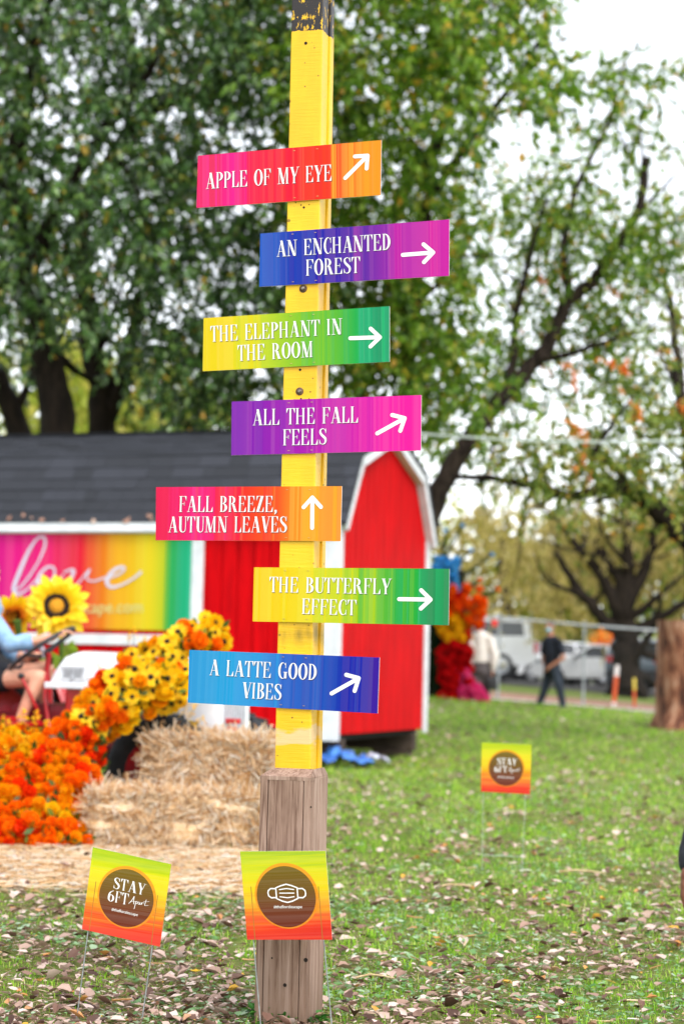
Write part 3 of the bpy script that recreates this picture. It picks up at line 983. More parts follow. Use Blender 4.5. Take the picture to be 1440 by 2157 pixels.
SIGNS = [
 ('pink to orange board reading APPLE OF MY EYE with an arrow up right', [(417, 328), (803, 295), (801, 411), (414, 438)],
  [('APPLE OF MY EYE', (434, 398), (699, 380.5), 33.5)], ((727, 375), (774, 328)),
  [(0, '#e8105a'), (.15, '#f2058c'), (.32, '#f21552'), (.5, '#f5283a'), (.68, '#f7503c'), (.78, '#f99a30'), (.88, '#f8a030'), (1, '#f8941e')]),
 ('blue to magenta board reading AN ENCHANTED FOREST with an arrow right', [(548, 492), (946, 462), (945, 581), (546, 604)],
  [('AN ENCHANTED', (583, 541), (823, 525.8), 33.5), ('FOREST', (644, 580.7), (758, 574.4), 33.5)], ((848, 537), (912, 532)),
  [(0, '#1558c0'), (.15, '#2a48b4'), (.3, '#3a3cae'), (.45, '#5c2ca4'), (.6, '#9a22a8'), (.78, '#bc12a4'), (1, '#d80c9c')]),
 ('yellow to green board reading THE ELEPHANT IN THE ROOM with an arrow right', [(429, 670), (820, 645), (820, 762), (427, 782)],
  [('THE ELEPHANT IN', (443.6, 720), (721, 704), 33), ('THE ROOM', (501, 760.3), (660, 751.8), 33)], ((737.6, 712.5), (800, 710.5)),
  [(0, '#f2cc08'), (.2, '#e8d62c'), (.4, '#c4d640'), (.6, '#8ccc5a'), (.78, '#5cbc72'), (.88, '#54bc8a'), (1, '#089060')]),
 ('purple to hot pink board reading ALL THE FALL FEELS with an arrow up right', [(488, 846), (887, 832), (886, 949), (487, 959)],
  [('ALL THE FALL', (532.4, 896), (754.2, 890), 33.5), ('FEELS', (595.6, 938.2), (688, 936), 33.5)], ((794.2, 913), (852, 881)),
  [(0, '#8428b0'), (.2, '#9c1eb0'), (.4, '#b414ac'), (.6, '#cc0ca8'), (.8, '#ee04a2'), (1, '#f6049e')]),
 ('pink to yellow board reading FALL BREEZE, AUTUMN LEAVES with an arrow straight up', [(329, 1026), (720, 1024), (717, 1140), (328, 1138)],
  [('FALL BREEZE,', (377, 1078.2), (584.4, 1078.2), 33), ('AUTUMN LEAVES', (354.7, 1121.3), (604.4, 1121.3), 33)], ((657.3, 1112), (657.8, 1048)),
  [(0, '#ea1050'), (.16, '#f20488'), (.32, '#f0144c'), (.5, '#f52a38'), (.68, '#f66038'), (.8, '#f8a034'), (.9, '#f8ae34'), (1, '#f6941e')]),
 ('yellow to green board reading THE BUTTERFLY EFFECT with an arrow right', [(535, 1195), (946, 1198), (944, 1317), (532, 1309)],
  [('THE BUTTERFLY', (567.3, 1247), (823, 1251.7), 32), ('EFFECT', (635, 1292.8), (749.7, 1296), 32)], ((840.3, 1262), (906.5, 1263)),
  [(0, '#f4ca08'), (.22, '#ecd824'), (.45, '#ccd83c'), (.62, '#94cc50'), (.78, '#52b85e'), (.88, '#5abc80'), (1, '#0c8c50')]),
 ('sky blue to violet board reading A LATTE GOOD VIBES with an arrow up right', [(399, 1369), (799, 1385), (795, 1503), (396, 1480)],
  [('A LATTE GOOD', (441.2, 1422), (667.2, 1432.5), 33), ('VIBES', (510, 1470), (592.6, 1474.4), 33)], ((698.2, 1460.7), (755.4, 1428.5)),
  [(0, '#3c9cd8'), (.2, '#48aae2'), (.38, '#3a98de'), (.52, '#0a62c8'), (.7, '#1c50b8'), (.85, '#3c40b0'), (1, '#4c34a4')]),
]
for si, (lab, cor, lines, arrow, stops) in enumerate(SIGNS):
    ys = YF - .0035
    P = [Vector(post_local(px, py, ys - .004)) for px, py in cor]     # TL TR BR BL in post-local x,z
    c = sum(P, Vector((0, 0))) / 4
    ex = ((P[1] - P[0]) + (P[2] - P[3])).normalized()
    ez = Vector((-ex.y, ex.x))
    L = lambda px, py: (lambda d: (d.dot(ex), d.dot(ez)))(Vector(post_local(px, py, ys - .004)) - c)
    q = [L(*k) for k in cor]
    mb = MB()
    th = .004
    vs = [(x, -th, z) for x, z in q] + [(x, 0, z) for x, z in q]
    mb.add(vs, [(3, 2, 1, 0)], 0)
    mb.add(vs, [(4, 5, 6, 7), (0, 1, 5, 4), (1, 2, 6, 5), (2, 3, 7, 6), (3, 0, 4, 7)], 1)
    pn = Panel2D(mb)
    for (s, bl, br, cap) in lines:
        k = (Vector(L(bl[0], bl[1])) - Vector(L(bl[0], bl[1] - cap))).length
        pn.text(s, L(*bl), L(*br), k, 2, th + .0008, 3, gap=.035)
    a, b_ = Vector(L(*arrow[0])), Vector(L(*arrow[1]))
    t = (b_ - a).normalized()
    R = lambda v, an: Vector((v.x * math.cos(an) - v.y * math.sin(an), v.x * math.sin(an) + v.y * math.cos(an)))
    hl = .047
    w_ = .0132
    pn.stroke([a, b_ - t * .004], w_, 2, th + .0008)
    pn.stroke([b_ + R(-t, .75) * hl * .92, b_, b_ + R(-t, -.75) * hl * .92], w_, 2, th + .0010)
    # staples through the board into the post
    for f in (.18, .82):
        for e in (-1, 1):
            xx = L(*[(578 + (653 - 578) * f + (612 - 578) * (1626 - cor[0][1]) / 1560.0), cor[0][1]])[0]
            zz = (abs(q[0][1]) + abs(q[1][1])) / 2 * .88 * e
            mb.box((xx, -th - .0006, zz), (.007, .0012, .0016), 4)
    o = mb.build('direction_board', [stripe_mat('board_print_' + 'abcdefg'[si], stops, q[3][0], q[1][0], 'X', seed=si * 1.37, jit=.15), M_EDGE, M_WHITE, M_LSH, M_STAPLE], post_root)
    o['label'] = lab
    M_ = Matrix(((ex.x, 0, -ex.y * -1 * -1, c.x), (0, 1, 0, ys), (ex.y, 0, ez.y, c.y), (0, 0, 0, 1)))
    M_ = Matrix(((ex.x, 0, ez.x, c.x), (0, 1, 0, ys), (ex.y, 0, ez.y, c.y), (0, 0, 0, 1)))
    o.matrix_local = M_

# ------------------------------------------------------------------ small warning signs on wire stakes
M_WIRE = mat('galvanised_wire', '#8a8e90', '#b4b8ba', rough=.4, metal=.7, scale=40)
M_WIRE_W = mat('pale_wire', '#a8b4a8', '#c6d0c8', rough=.4, metal=.3, scale=40)
def disc_mat():
    return stripe_mat('dark_round_badge', [(0, '#6e2410'), (.3, '#723814'), (.6, '#76561c'), (1, '#7e6c26')], -.1, .1, 'Z', 4.2, .04)
M_DISC = disc_mat()
M_RING = stripe_mat('orange_ring', [(0, '#ee8a14'), (1, '#f2a414')], -.1, .1, 'Z', 2.2, .05)
YS_STOPS = [(0, '#e02410'), (.12, '#ee3c12'), (.25, '#f26a18'), (.42, '#f6b01c'), (.6, '#f2d414'), (.78, '#e2de28'), (.9, '#ccd838'), (1, '#b0cc48')]
SCRIPT_APART = [ribbon(p, w, 6) for p, w in (
    ([(.0, .10), (.10, .35), (.20, .80), (.235, 1.0), (.235, .6), (.26, .15)], [.03] * 6),
    ([(.06, .38), (.18, .42), (.30, .46)], [.028] * 3),
    ([(.33, .50), (.34, .2), (.31, -.35)], [.028] * 3),
    ([(.33, .42), (.40, .54), (.43, .38), (.36, .22), (.34, .30)], [.028] * 5),
    ([(.56, .50), (.49, .50), (.47, .32), (.53, .25), (.57, .48), (.57, .26), (.62, .30)], [.028] * 7),
    ([(.64, .52), (.65, .28), (.66, .42), (.72, .54), (.76, .48)], [.028] * 5),
    ([(.86, .92), (.82, .5), (.82, .26), (.90, .30), (1.0, .36)], [.028] * 5),
    ([(.72, .66), (.86, .70), (1.02, .80)], [.026] * 3))]
HASH = font_polys('#thefloralescape')

def yard_sign(cor, Y, label, kind, wires, yaw=0.0, rung=None, wire_m=None, strips=True):
    cpx = (sum(p[0] for p in cor) / 4, sum(p[1] for p in cor) / 4)
    p0 = PX(cpx[0], cpx[1], Y)
    n = Matrix.Rotation(yaw, 3, 'Z') @ Vector((0, -1, 0))
    rx = Matrix.Rotation(yaw, 3, 'Z') @ Vector((1, 0, 0))
    W3 = lambda px, py: on_plane(px, py, p0, n)
    Q3 = [W3(*k) for k in cor]
    c = sum(Q3, Vector()) / 4
    base_p = Vector((c.x, c.y, gz(c.x, c.y)))
    root = thing('warning_sign', label, 'warning sign', base_p, yaw)
    L2 = lambda p: Vector(((p - c).dot(rx), (p - c).z))
    q = [L2(p) for p in Q3]
    e1 = ((q[1] - q[0]) + (q[2] - q[3])) * .5       # full width
    e2 = ((q[0] - q[3]) + (q[1] - q[2])) * .5       # full height
    ang = math.atan2(e1.y, e1.x) * .5 + (math.atan2(e2.y, e2.x) - math.pi / 2) * .5
    Rm = Matrix.Rotation(-ang, 2)
    q = [Rm @ v for v in q]
    e1, e2 = Rm @ e1, Rm @ e2
    at = lambda u, v: tuple(e1 * (u - .5) + e2 * (.5 - v))     # u right, v down, in the board's own frame
    mb = MB()
    th = .004
    vs = [(p.x, -th, p.y) for p in q] + [(p.x, 0, p.y) for p in q]
    mb.add(vs, [(3, 2, 1, 0)], 0)
    mb.add(vs, [(4, 5, 6, 7), (0, 1, 5, 4), (1, 2, 6, 5), (2, 3, 7, 6), (3, 0, 4, 7)], 1)
    pn = Panel2D(mb)
    def circ(r, mi, lift, cu=.5, cv=.515):
        pn.poly([at(cu + r * math.cos(2 * math.pi * k / 60), cv + r * math.sin(2 * math.pi * k / 60)) for k in range(60)], mi, lift)
    circ(.372, 5, th + .0004, .505, .505)
    circ(.345, 2, th + .0008)
    mw = lambda polys, f, lift=th + .0013: [pn.poly([f(a, b_) for a, b_ in pq], 3, lift) for pq in polys]
    hs = .001
    if kind == 'stay':
        for s, u0, u1, v, cap in (('STAY', .315, .72, .435, .135), ('6FT', .265, .525, .595, .135)):
            gl, w = text_polys(s, .05)
            for g in gl:
                mw(g, lambda a, b_: at(u0 + (u1 - u0) * a / w, v - cap * b_))
        for rb in SCRIPT_APART:
            mw(rb, lambda a, b_: at(.535 + .25 * a, .585 - .11 * b_))
        mw(HASH, lambda a, b_: at(.335 + .335 * a, .70 - .335 * b_))
    else:
        def stroke(pts, w=.014):
            P = [Vector((a, b_)) for a, b_ in pts]
            for a, b_ in zip(P, P[1:]):
                t = (b_ - a).normalized(); nn = Vector((-t.y, t.x)) * w / 2
                pn.poly([at(*(a - nn - t * w * .3)), at(*(b_ - nn + t * w * .3)), at(*(b_ + nn + t * w * .3)), at(*(a + nn - t * w * .3))], 3, th + .0013)
        cx, cy = .51, .475
        out = [(-.125, -.06), (-.06, -.085), (0, -.10), (.06, -.085), (.125, -.06), (.125, .06), (.06, .09), (0, .105), (-.06, .09), (-.125, .06), (-.125, -.06)]
        stroke([(cx + a, cy + b_) for a, b_ in out])
        for sg in (-1, 1):
            ear = [(.125 * sg, -.05), (.185 * sg, -.052), (.215 * sg, -.03), (.22 * sg, .0), (.215 * sg, .03), (.185 * sg, .052), (.125 * sg, .05)]
            stroke([(cx + a, cy + b_) for a, b_ in ear])
        for dy, bend in ((-.04, -.012), (0, 0), (.04, .012)):
            stroke([(cx - .085, cy + dy), (cx, cy + dy + bend), (cx + .085, cy + dy)], .011)
        mw(HASH, lambda a, b_: at(.345 + .33 * a, .645 - .33 * b_))
    if strips:                                      # brown strips painted for the stake's legs showing dark through the thin board
        for u in (.095, .885):
            pn.poly([at(u - .004, .40), at(u + .004, .40), at(u + .004, .995), at(u - .004, .995)], 4, th + .0004)
    o = mb.build('sign_panel', [stripe_mat('sunset_print_' + kind + str(int(cpx[0])), YS_STOPS, -e2.length / 2, e2.length / 2, 'Z', cpx[0] * .013, .05, streak=True),
                                M_EDGE, M_DISC, M_WHITE, mat('stake_shade_line', '#8a5a1c', '#9a6a20'), M_RING], root)
    o.matrix_local = Matrix.Translation(Matrix.Rotation(-yaw, 3, 'Z') @ (c - base_p)) @ Matrix.Rotation(-ang, 4, 'Y')
    mb = MB()
    wz = .0022 if strips else .0013
    for (a, b_) in wires:
        top = W3(*a) - n * -.0 + (n * -.006)
        bot = W3(*b_) + (n * -.006)
        d = (bot - top).normalized()
        s = (bot.z - gz(bot.x, bot.y) + .06) / max(.2, -d.z)
        mb.tube([top - d * .12, bot, bot + d * max(0, s)], wz, 6)
    if rung:
        mb.tube([W3(*rung[0]) - n * .006, W3(*rung[1]) - n * .006], wz * 1.3, 6)
    for f in (.25,):
        a = W3(*wires[0][0]).lerp(W3(*wires[0][1]), -.3); b_ = W3(*wires[1][0]).lerp(W3(*wires[1][1]), -.3)
        mb.tube([a - n * .007, b_ - n * .007], wz, 6)
    mb.build('wire_stake', wire_m or M_WIRE, root, world=True)
    return root
yard_sign([(196, 1784), (361, 1820), (337, 1994), (173, 1957)], 6.42, 'tilted square STAY 6FT APART sign on the lawn before the straw bales', 'stay',
          (((186, 1962), (167, 2110)), ((322, 1990), (303, 2125))), yaw=math.radians(8))
yard_sign([(506, 1793), (686, 1792), (700, 1979), (521, 1979)], 6.30, 'square sign with a face mask symbol standing against the timber base', 'mask',
          (((533, 1979), (547, 2145)), ((681, 1979), (697, 2150))), yaw=math.radians(-6))
yard_sign([(1014, 1563), (1119, 1568), (1115, 1673), (1012, 1667)], 11.3, 'small STAY 6FT APART sign alone on the open green lawn', 'stay',
          (((1017, 1672), (1015, 1802)), ((1106, 1676), (1100, 1804))), yaw=math.radians(-4), rung=((1017, 1801), (1098, 1805)), wire_m=M_WIRE_W, strips=False)

# ------------------------------------------------------------------ the red barn shed
SH_YAW = math.radians(20)
SH_Y = 22.5
_c = PX(699, 1552, SH_Y)
SHED = Vector((_c.x, SH_Y, 0.0))
SH_M = Matrix.Translation(SHED) @ Matrix.Rotation(-SH_YAW, 4, 'Z')
# local frame: -x runs left along the long wall, +y runs back along the gable wall
# (Rotation(-20) turns +x to (cos,-sin); the long wall therefore runs to (-cos,+sin))
def shed_front(px, py, yl=0.0):
    Mi = SH_M.inverted()
    p0 = SH_M @ Vector((0, yl, 0)); n = SH_M.to_3x3() @ Vector((0, -1, 0))
    q = Mi @ on_plane(px, py, p0, n)
    return q.x, q.z
shed = thing('barn_shed', 'red barn shaped shed with dark shingle gambrel roof and white trim', 'shed', SHED, -SH_YAW)
W_SH, L_SH = 3.42, 6.6
Z0, ZE, ZB, ZR = .36, 2.80, 3.55, 3.97
BRK = .47
M_RED = mat('barn_red_paint', '#a60008', '#cc020c', rough=.6, spec=.06, scale=2.2, stretch=(6, 6, .6), bump=.08)
M_TRIM = mat('white_trim_paint', '#c4c6cc', '#d8dade', rough=.5, scale=5, bump=.05)
M_DARK = mat('dark_void', '#14110f', '#1e1a17', rough=.95)
M_SHING = None
def shingle():
    m, nt, b = nodes_of('charcoal_shingle')
    g = N(nt, 'ShaderNodeNewGeometry')
    tc = N(nt, 'ShaderNodeTexCoord')
    r = ramp(nt, [(0, '#22242a'), (.5, '#282a31'), (1, '#30323a')])
    nz = N(nt, 'ShaderNodeTexNoise', Scale=45.0, Detail=4.0)
    nt.links.new(tc.outputs['Object'], nz.inputs['Vector'])
    ma = N(nt, 'ShaderNodeMath', operation='MULTIPLY_ADD'); ma.inputs[1].default_value = .6
    sb = N(nt, 'ShaderNodeMath', operation='SUBTRACT'); sb.inputs[1].default_value = .5
    nt.links.new(nz.outputs['Fac'], sb.inputs[0]); nt.links.new(sb.outputs[0], ma.inputs[0])
    nt.links.new(g.outputs['Random Per Island'], ma.inputs[2])
    nt.links.new(ma.outputs[0], r.inputs[0]); nt.links.new(r.outputs[0], b.inputs['Base Color'])
    b.inputs['Roughness'].default_value = .75
    b.inputs['Specular IOR Level'].default_value = .4
    return m
M_SHING = shingle()

def planks(mb, x0, x1, z0f, z1f, y, axis='x', w=.2, gap=.013, th=.012):
    """vertical board siding; z limits may follow a function of position"""
    x = x0
    k = 0
    while x < x1 - .01:
        xe = min(x + w, x1)
        a, b = x + gap / 2, xe - gap / 2
        pts = [(a, z0f(a)), (b, z0f(b)), (b, z1f(b)), (a, z1f(a))]
        ins = [brk for brk in (BRK, W_SH / 2, W_SH - BRK) if a < brk < b] if axis == 'y' else []
        if ins:
            pts = [(a, z0f(a)), (b, z0f(b)), (b, z1f(b)), (ins[0], z1f(ins[0])), (a, z1f(a))]
        n = len(pts)
        if axis == 'x':
            vs = [(p[0], y, p[1]) for p in pts] + [(p[0], y + th, p[1]) for p in pts]
        else:
            vs = [(y, p[0], p[1]) for p in pts] + [(y - th, p[0], p[1]) for p in pts]
        fs = [tuple(range(n)), tuple(range(2 * n - 1, n - 1, -1))] + [(i, i + n, (i + 1) % n + n, (i + 1) % n) for i in range(n)]
        mb.add(vs, fs)
        x = xe
        k += 1
gable_top = lambda y: float(np.interp(y, (0, BRK, W_SH / 2, W_SH - BRK, W_SH), (ZE, ZB, ZR, ZB, ZE)))
mb = MB(); planks(mb, -L_SH, 0.0, lambda x: Z0, lambda x: ZE, 0.0)
mb.box((-L_SH / 2, .04, (Z0 + ZE) / 2), (L_SH - .02, .04, ZE - Z0 - .02))
mb.build('front_wall', M_RED, shed)
mb = MB(); planks(mb, 0.0, W_SH, lambda y: Z0, lambda y: gable_top(y) - .01, 0.012, 'y', .203)
_g = [(.02, Z0 + .01), (W_SH - .02, Z0 + .01), (W_SH - .02, ZE - .02), (W_SH - BRK, ZB - .03), (W_SH / 2, ZR - .03), (BRK, ZB - .03), (.02, ZE - .02)]
mb.add([(-.03, p[0], p[1]) for p in _g] + [(-.005, p[0], p[1]) for p in _g], [tuple(range(6, -1, -1)), tuple(range(7, 14))])
mb.build('gable_wall', M_RED, shed)
mb = MB(); mb.box((-L_SH / 2, W_SH - .03, (Z0 + ZE) / 2), (L_SH - .1, .05, ZE - Z0))
mb.add([(-L_SH + .05, p[0], p[1]) for p in _g] + [(-L_SH + .09, p[0], p[1]) for p in _g], [tuple(range(6, -1, -1)), tuple(range(7, 14))])
mb.build('rear_wall', M_RED, shed)

def shingle_plane(mb, p0, p1, x0, x1, rows):
    """courses of tabs from the lower edge p0 (y,z) to the upper p1"""
    p0, p1 = Vector(p0), Vector(p1)
    d = (p1 - p0); Ls = d.length; d.normalize()
    nn = Vector((d.y, -d.x)) if Vector((d.y, -d.x)).y > 0 else Vector((-d.y, d.x))
    if nn.y < 0: nn = -nn
    h = Ls / rows
    for r in range(rows):
        x = x0 - (.11 if r % 2 else 0)
        while x < x1:
            wt = random.choice((.16, .25, .33, .33, .40))
            a, b = max(x, x0), min(x + wt - .004, x1)
            x += wt
            if b - a < .01: continue
            lo = p0 + d * (h * r - .006); hi = p0 + d * min(h * (r + 1) + .02, Ls)
            t0 = .010 + .007 * random.random()
            q = [lo, hi, hi + nn * .004, lo + nn * t0]
            vs = [(a, p[0], p[1]) for p in q] + [(b, p[0], p[1]) for p in q]
            mb.add(vs, [(0, 1, 2, 3), (7, 6, 5, 4), (0, 4, 5, 1), (3, 2, 6, 7), (0, 3, 7, 4)])
OV = .10
def ext(y0, z0, y1, z1, e):
    d = Vector((y1 - y0, z1 - z0)).normalized()
    return (y0 - d.x * e, z0 - d.y * e)
mb = MB()
lowF = ext(0, ZE + .04, BRK, ZB + .04, OV)
lowB = (W_SH - lowF[0], lowF[1])
XR = .13
for (a, b, rows) in ((lowF, (BRK, ZB + .04), 6), ((BRK, ZB + .045), (W_SH / 2, ZR + .05), 10), (lowB, (W_SH - BRK, ZB + .04), 6), ((W_SH - BRK, ZB + .045), (W_SH / 2, ZR + .05), 10)):
    shingle_plane(mb, a, b, -L_SH - .1, XR, rows)
deck = [lowF, (BRK, ZB + .035), (W_SH / 2, ZR + .04), (W_SH - BRK, ZB + .035), lowB]
dk2 = [(p[0] + (.02 if i < 2 else -.02 if i > 2 else 0), p[1] - .035) for i, p in enumerate(deck)]
for i in range(4):
    q = [deck[i], deck[i + 1], dk2[i + 1], dk2[i]]
    q[0] = (q[0][0], q[0][1] - .004); q[1] = (q[1][0], q[1][1] - .004)
    vs = [(-L_SH - .1, p[0], p[1]) for p in q] + [(XR - .002, p[0], p[1]) for p in q]
    mb.add(vs, [(0, 1, 2, 3), (7, 6, 5, 4), (0, 4, 5, 1), (3, 2, 6, 7), (0, 3, 7, 4), (1, 5, 6, 2)])
roof = mb.build('roof', M_SHING, shed)
mb = MB()
for k in range(22):
    x = -L_SH - .1 + k * .31
    mb.box((x + .15, W_SH / 2, ZR + .064), (.29, .20, .008))
mb.build('ridge_cap', M_SHING, roof)
M_DRYL = leafmat('roof_leaf', [(0, '#a0705a'), (.5, '#c89a84'), (1, '#d8b8a4')])
mb = MB()
for k in range(34):
    x = -L_SH * random.random(); t = random.random() ** 3 * .10
    y = lowF[0] + (BRK - lowF[0]) * t - .02; z = lowF[1] + (ZB + .04 - lowF[1]) * t + .015
    a = random.random() * 6.28; s = .03 + .03 * random.random()
    v = Vector((math.cos(a), math.sin(a) * .4, math.sin(a) * .8)) * s; w = Vector((-math.sin(a), math.cos(a) * .4, math.cos(a) * .8)) * s * .6
    c_ = Vector((x, y, z))
    mb.add([c_ - v, c_ + w, c_ + v + Vector((0, -.01, .01)), c_ - w], [(0, 1, 2, 3)])
tag(mb.build('roof_debris', M_DRYL, roof), kind='stuff')

def trim_strip(mb, pts, w, x0, x1, closed=False):
    """boards following the rake, width w, standing on the gable plane"""
    for (a, b) in zip(pts, pts[1:]):
        a, b = Vector(a), Vector(b)
        d = (b - a).normalized()
        nn = Vector((d.y, -d.x))
        q = [a, b, b + nn * w, a + nn * w]
        vs = [(x0, p[0], p[1]) for p in q] + [(x1, p[0], p[1]) for p in q]
        mb.add(vs, [(0, 1, 2, 3), (7, 6, 5, 4), (0, 4, 5, 1), (3, 2, 6, 7), (0, 3, 7, 4), (1, 5, 6, 2)])
mb = MB()
rk = [(lowF[0] + .02, lowF[1] - .03), (BRK + .015, ZB - .005), (W_SH / 2, ZR), (W_SH - BRK - .015, ZB - .005), (lowB[0] - .02, lowB[1] - .03)]
trim_strip(mb, rk, .115, .014, .118)
mb.build('rake_trim', M_TRIM, shed)
mb = MB()
mb.box((-L_SH / 2 + .0, lowF[0] + .006, lowF[1] - .06), (L_SH + .1, .03, .13), 0, None, .003)
mb.box((-L_SH / 2, -.05, lowF[1] - .10), (L_SH, .10, .012))
mb.build('eave_fascia', M_TRIM, shed)
for nm, c_, s_ in (('corner_trim', (-.07, -.013, (Z0 + ZE) / 2 - .04), (.17, .026, ZE - Z0 + .06)), ('corner_trim', (.027, .055, (Z0 + ZE) / 2 - .04), (.026, .16, ZE - Z0 + .062)), ('corner_trim', (.027, W_SH - .06, (Z0 + ZE) / 2 - .02), (.028, .15, ZE - Z0 + .06))):
    MB().box(c_, s_, 0, None, .003).build(nm, M_TRIM, shed)
# banner wall trim
fx0, ft = shed_front(419, 1100, -.02); _, fb = shed_front(300, 1348, -.02)
_, fsh = shed_front(419, 1345, -.02)
MB().box((fx0, -.015, (ZE - .12 + fb - .06) / 2), (.145, .03, ZE - .12 - fb + .06), 0, None, .003).build('door_trim', M_TRIM, shed)
MB().box(((-L_SH + fx0 - .075) / 2, -.0165, fb), (L_SH + fx0 - .075, .033, .125), 0, None, .003).build('door_rail', M_TRIM, shed)
# timber skids under the floor, blocks at the corners
M_SKID = mat('shaded_skid_timber', '#2e251e', '#52443a', rough=.9, scale=4, stretch=(1, 8, 8), bump=.4)  # old timber, its colour darkened to stand for the shade under the floor
MB().box((-L_SH / 2, W_SH / 2, Z0 - .04), (L_SH - .15, W_SH - .15, .07)).build('floor_deck', M_DARK, shed)
for y in (.35, W_SH - .4):
    MB().box((-L_SH / 2 + .06, y, .20), (L_SH - .1, .16, .22), 0, None, .02).build('skid', M_SKID, shed)
for (x, y) in ((-.5, .38), (-.3, W_SH - .35), (-3.3, .4), (-6.2, .4), (-3.3, W_SH - .4), (-6.2, W_SH - .4)):
    MB().box((x, y, .03), (.45, .3, .16), 0, None, .015).build('support_block', M_SKID, shed)

# banner
bl_x, b_zt = shed_front(408, 1107, -.03); _, b_zb = shed_front(300, 1327, -.03)
bw_ = 3.05
ban = MB()
x1_, x0_ = bl_x, bl_x - bw_
nseg = 24
vs, fs = [], []
for i in range(nseg + 1):
    x = -bw_ / 2 + bw_ * i / nseg
    y = -.006 * math.sin(i * 1.7) - .004
    vs += [(x, y, -(b_zt - b_zb) / 2), (x, y, (b_zt - b_zb) / 2)]
for i in range(nseg):
    fs.append((2 * i, 2 * i + 2, 2 * i + 3, 2 * i + 1))
ban.add(vs, fs, 0)
ban.add([(v[0], .008, v[2]) for v in vs], [tuple(reversed(f)) for f in fs], 0)
BC = Vector(((x0_ + x1_) / 2, -.022, (b_zt + b_zb) / 2))
def BL(px, py):
    x, z = shed_front(px, py, -.03)
    return (x - BC.x, z - BC.z)
pn = Panel2D(ban)
LOVE = [([(30, 1248), (52, 1228), (78, 1190), (95, 1152), (94, 1133), (80, 1134), (62, 1160), (42, 1205), (30, 1240), (38, 1252), (60, 1240), (80, 1218)], [4, 5, 5, 6, 6, 5, 8, 11, 11, 7, 4, 4]),
        ([(80, 1228), (84, 1212), (98, 1196), (113, 1195), (116, 1210), (106, 1230), (90, 1236), (80, 1228), (92, 1224), (120, 1220), (135, 1212)], [9, 9, 6, 5, 6, 7, 8, 9, 4, 4, 4]),
        ([(135, 1206), (150, 1200), (156, 1204), (148, 1224), (144, 1240), (162, 1232), (182, 1208), (190, 1200), (186, 1208), (184, 1220), (200, 1224), (222, 1216)], [4, 5, 9, 9, 7, 4, 4, 5, 5, 4, 4, 4]),
        ([(222, 1218), (246, 1212), (262, 1200), (258, 1194), (240, 1202), (226, 1222), (234, 1236), (256, 1232), (282, 1218), (299, 1204)], [4, 5, 6, 6, 9, 11, 8, 5, 5, 7])]
for pts, ws in LOVE:
    P2 = [BL(*p) for p in pts]
    k = abs(BL(101, 1200)[0] - BL(100, 1200)[0])
    for q in ribbon(P2, [w * k * .78 for w in ws], 7):
        pn.poly(q, 1, .014)
a_, b2_ = Vector(BL(46, 1292)), Vector(BL(301, 1290))
for q in font_polys('thefloralescape.com'):
    pn.poly([tuple(a_ + (b2_ - a_) * u + Vector((0, (b2_ - a_).length * v * 1.0))) for u, v in q], 2, .014)
bo = ban.build('love_banner', [stripe_mat('rainbow_banner', [(0, '#c00c90'), (.28, '#f00c86'), (.42, '#ee1a6a'), (.52, '#ee3c4c'), (.60, '#f47a3c'), (.68, '#f6b83c'), (.78, '#f4d638'), (.86, '#c8dc6c'), (.92, '#7ccc84'), (.965, '#1cae74'), (1, '#6accaa')], -bw_ / 2, bw_ / 2, 'X', 3.3, .05), mat('banner_white', '#bcb8cc', '#c8c4d6', rough=.5), mat('banner_pale_type', '#c0c078', '#c8c884', rough=.5)])
bo.matrix_basis = SH_M @ Matrix.Translation(BC)
tag(bo, 'rainbow banner with love in white script hung on the red shed', 'banner')

# crumpled sheets under the shed
def crumple(name, label, cen, sx, sy, h, m, seed, tilt=0):
    n1, n2 = 26, 14
    vs = []
    for j in range(n2 + 1):
        for i in range(n1 + 1):
            u, v = i / n1 - .5, j / n2 - .5
            q = Vector((u * 5 + seed, v * 4, seed))
            z = h * (.5 + .5 * mnoise.noise(q * 1.1) + .35 * mnoise.noise(q * 2.7)) * (1 - abs(u * 1.7) ** 2.2) + .02
            x = u * sx + .05 * mnoise.noise(q * 1.7 + Vector((7, 0, 0)))
            y = v * sy + .05 * mnoise.noise(q * 1.9 + Vector((0, 9, 0)))
            vs.append((cen.x + x, cen.y + y, cen.z + max(.005, z)))
    fs = [(j * (n1 + 1) + i, j * (n1 + 1) + i + 1, (j + 1) * (n1 + 1) + i + 1, (j + 1) * (n1 + 1) + i) for j in range(n2) for i in range(n1)]
    mb = MB(); mb.add(vs, fs, 0, None, True)
    return mb.build(name, m)
_p = PX(712, 1607, 22.6); _p.z = 0.0
tag(crumple('tarp', 0, _p, .78, .6, .22, mat('blue_tarp', '#2a52a0', '#4a86d0', rough=.35, spec=.5, scale=3), 2.2), 'crumpled blue tarpaulin lying under the corner of the shed', 'tarpaulin')
_p = PX(782, 1590, 23.2); _p.z = 0.0
tag(crumple('plastic_sheet', 0, _p, .42, .4, .16, mat('milky_plastic', '#a8b0c8', '#d4d8e4', rough=.3, spec=.6, scale=5), 6.2), 'milky clear plastic sheet beside the blue tarpaulin', 'plastic sheet')

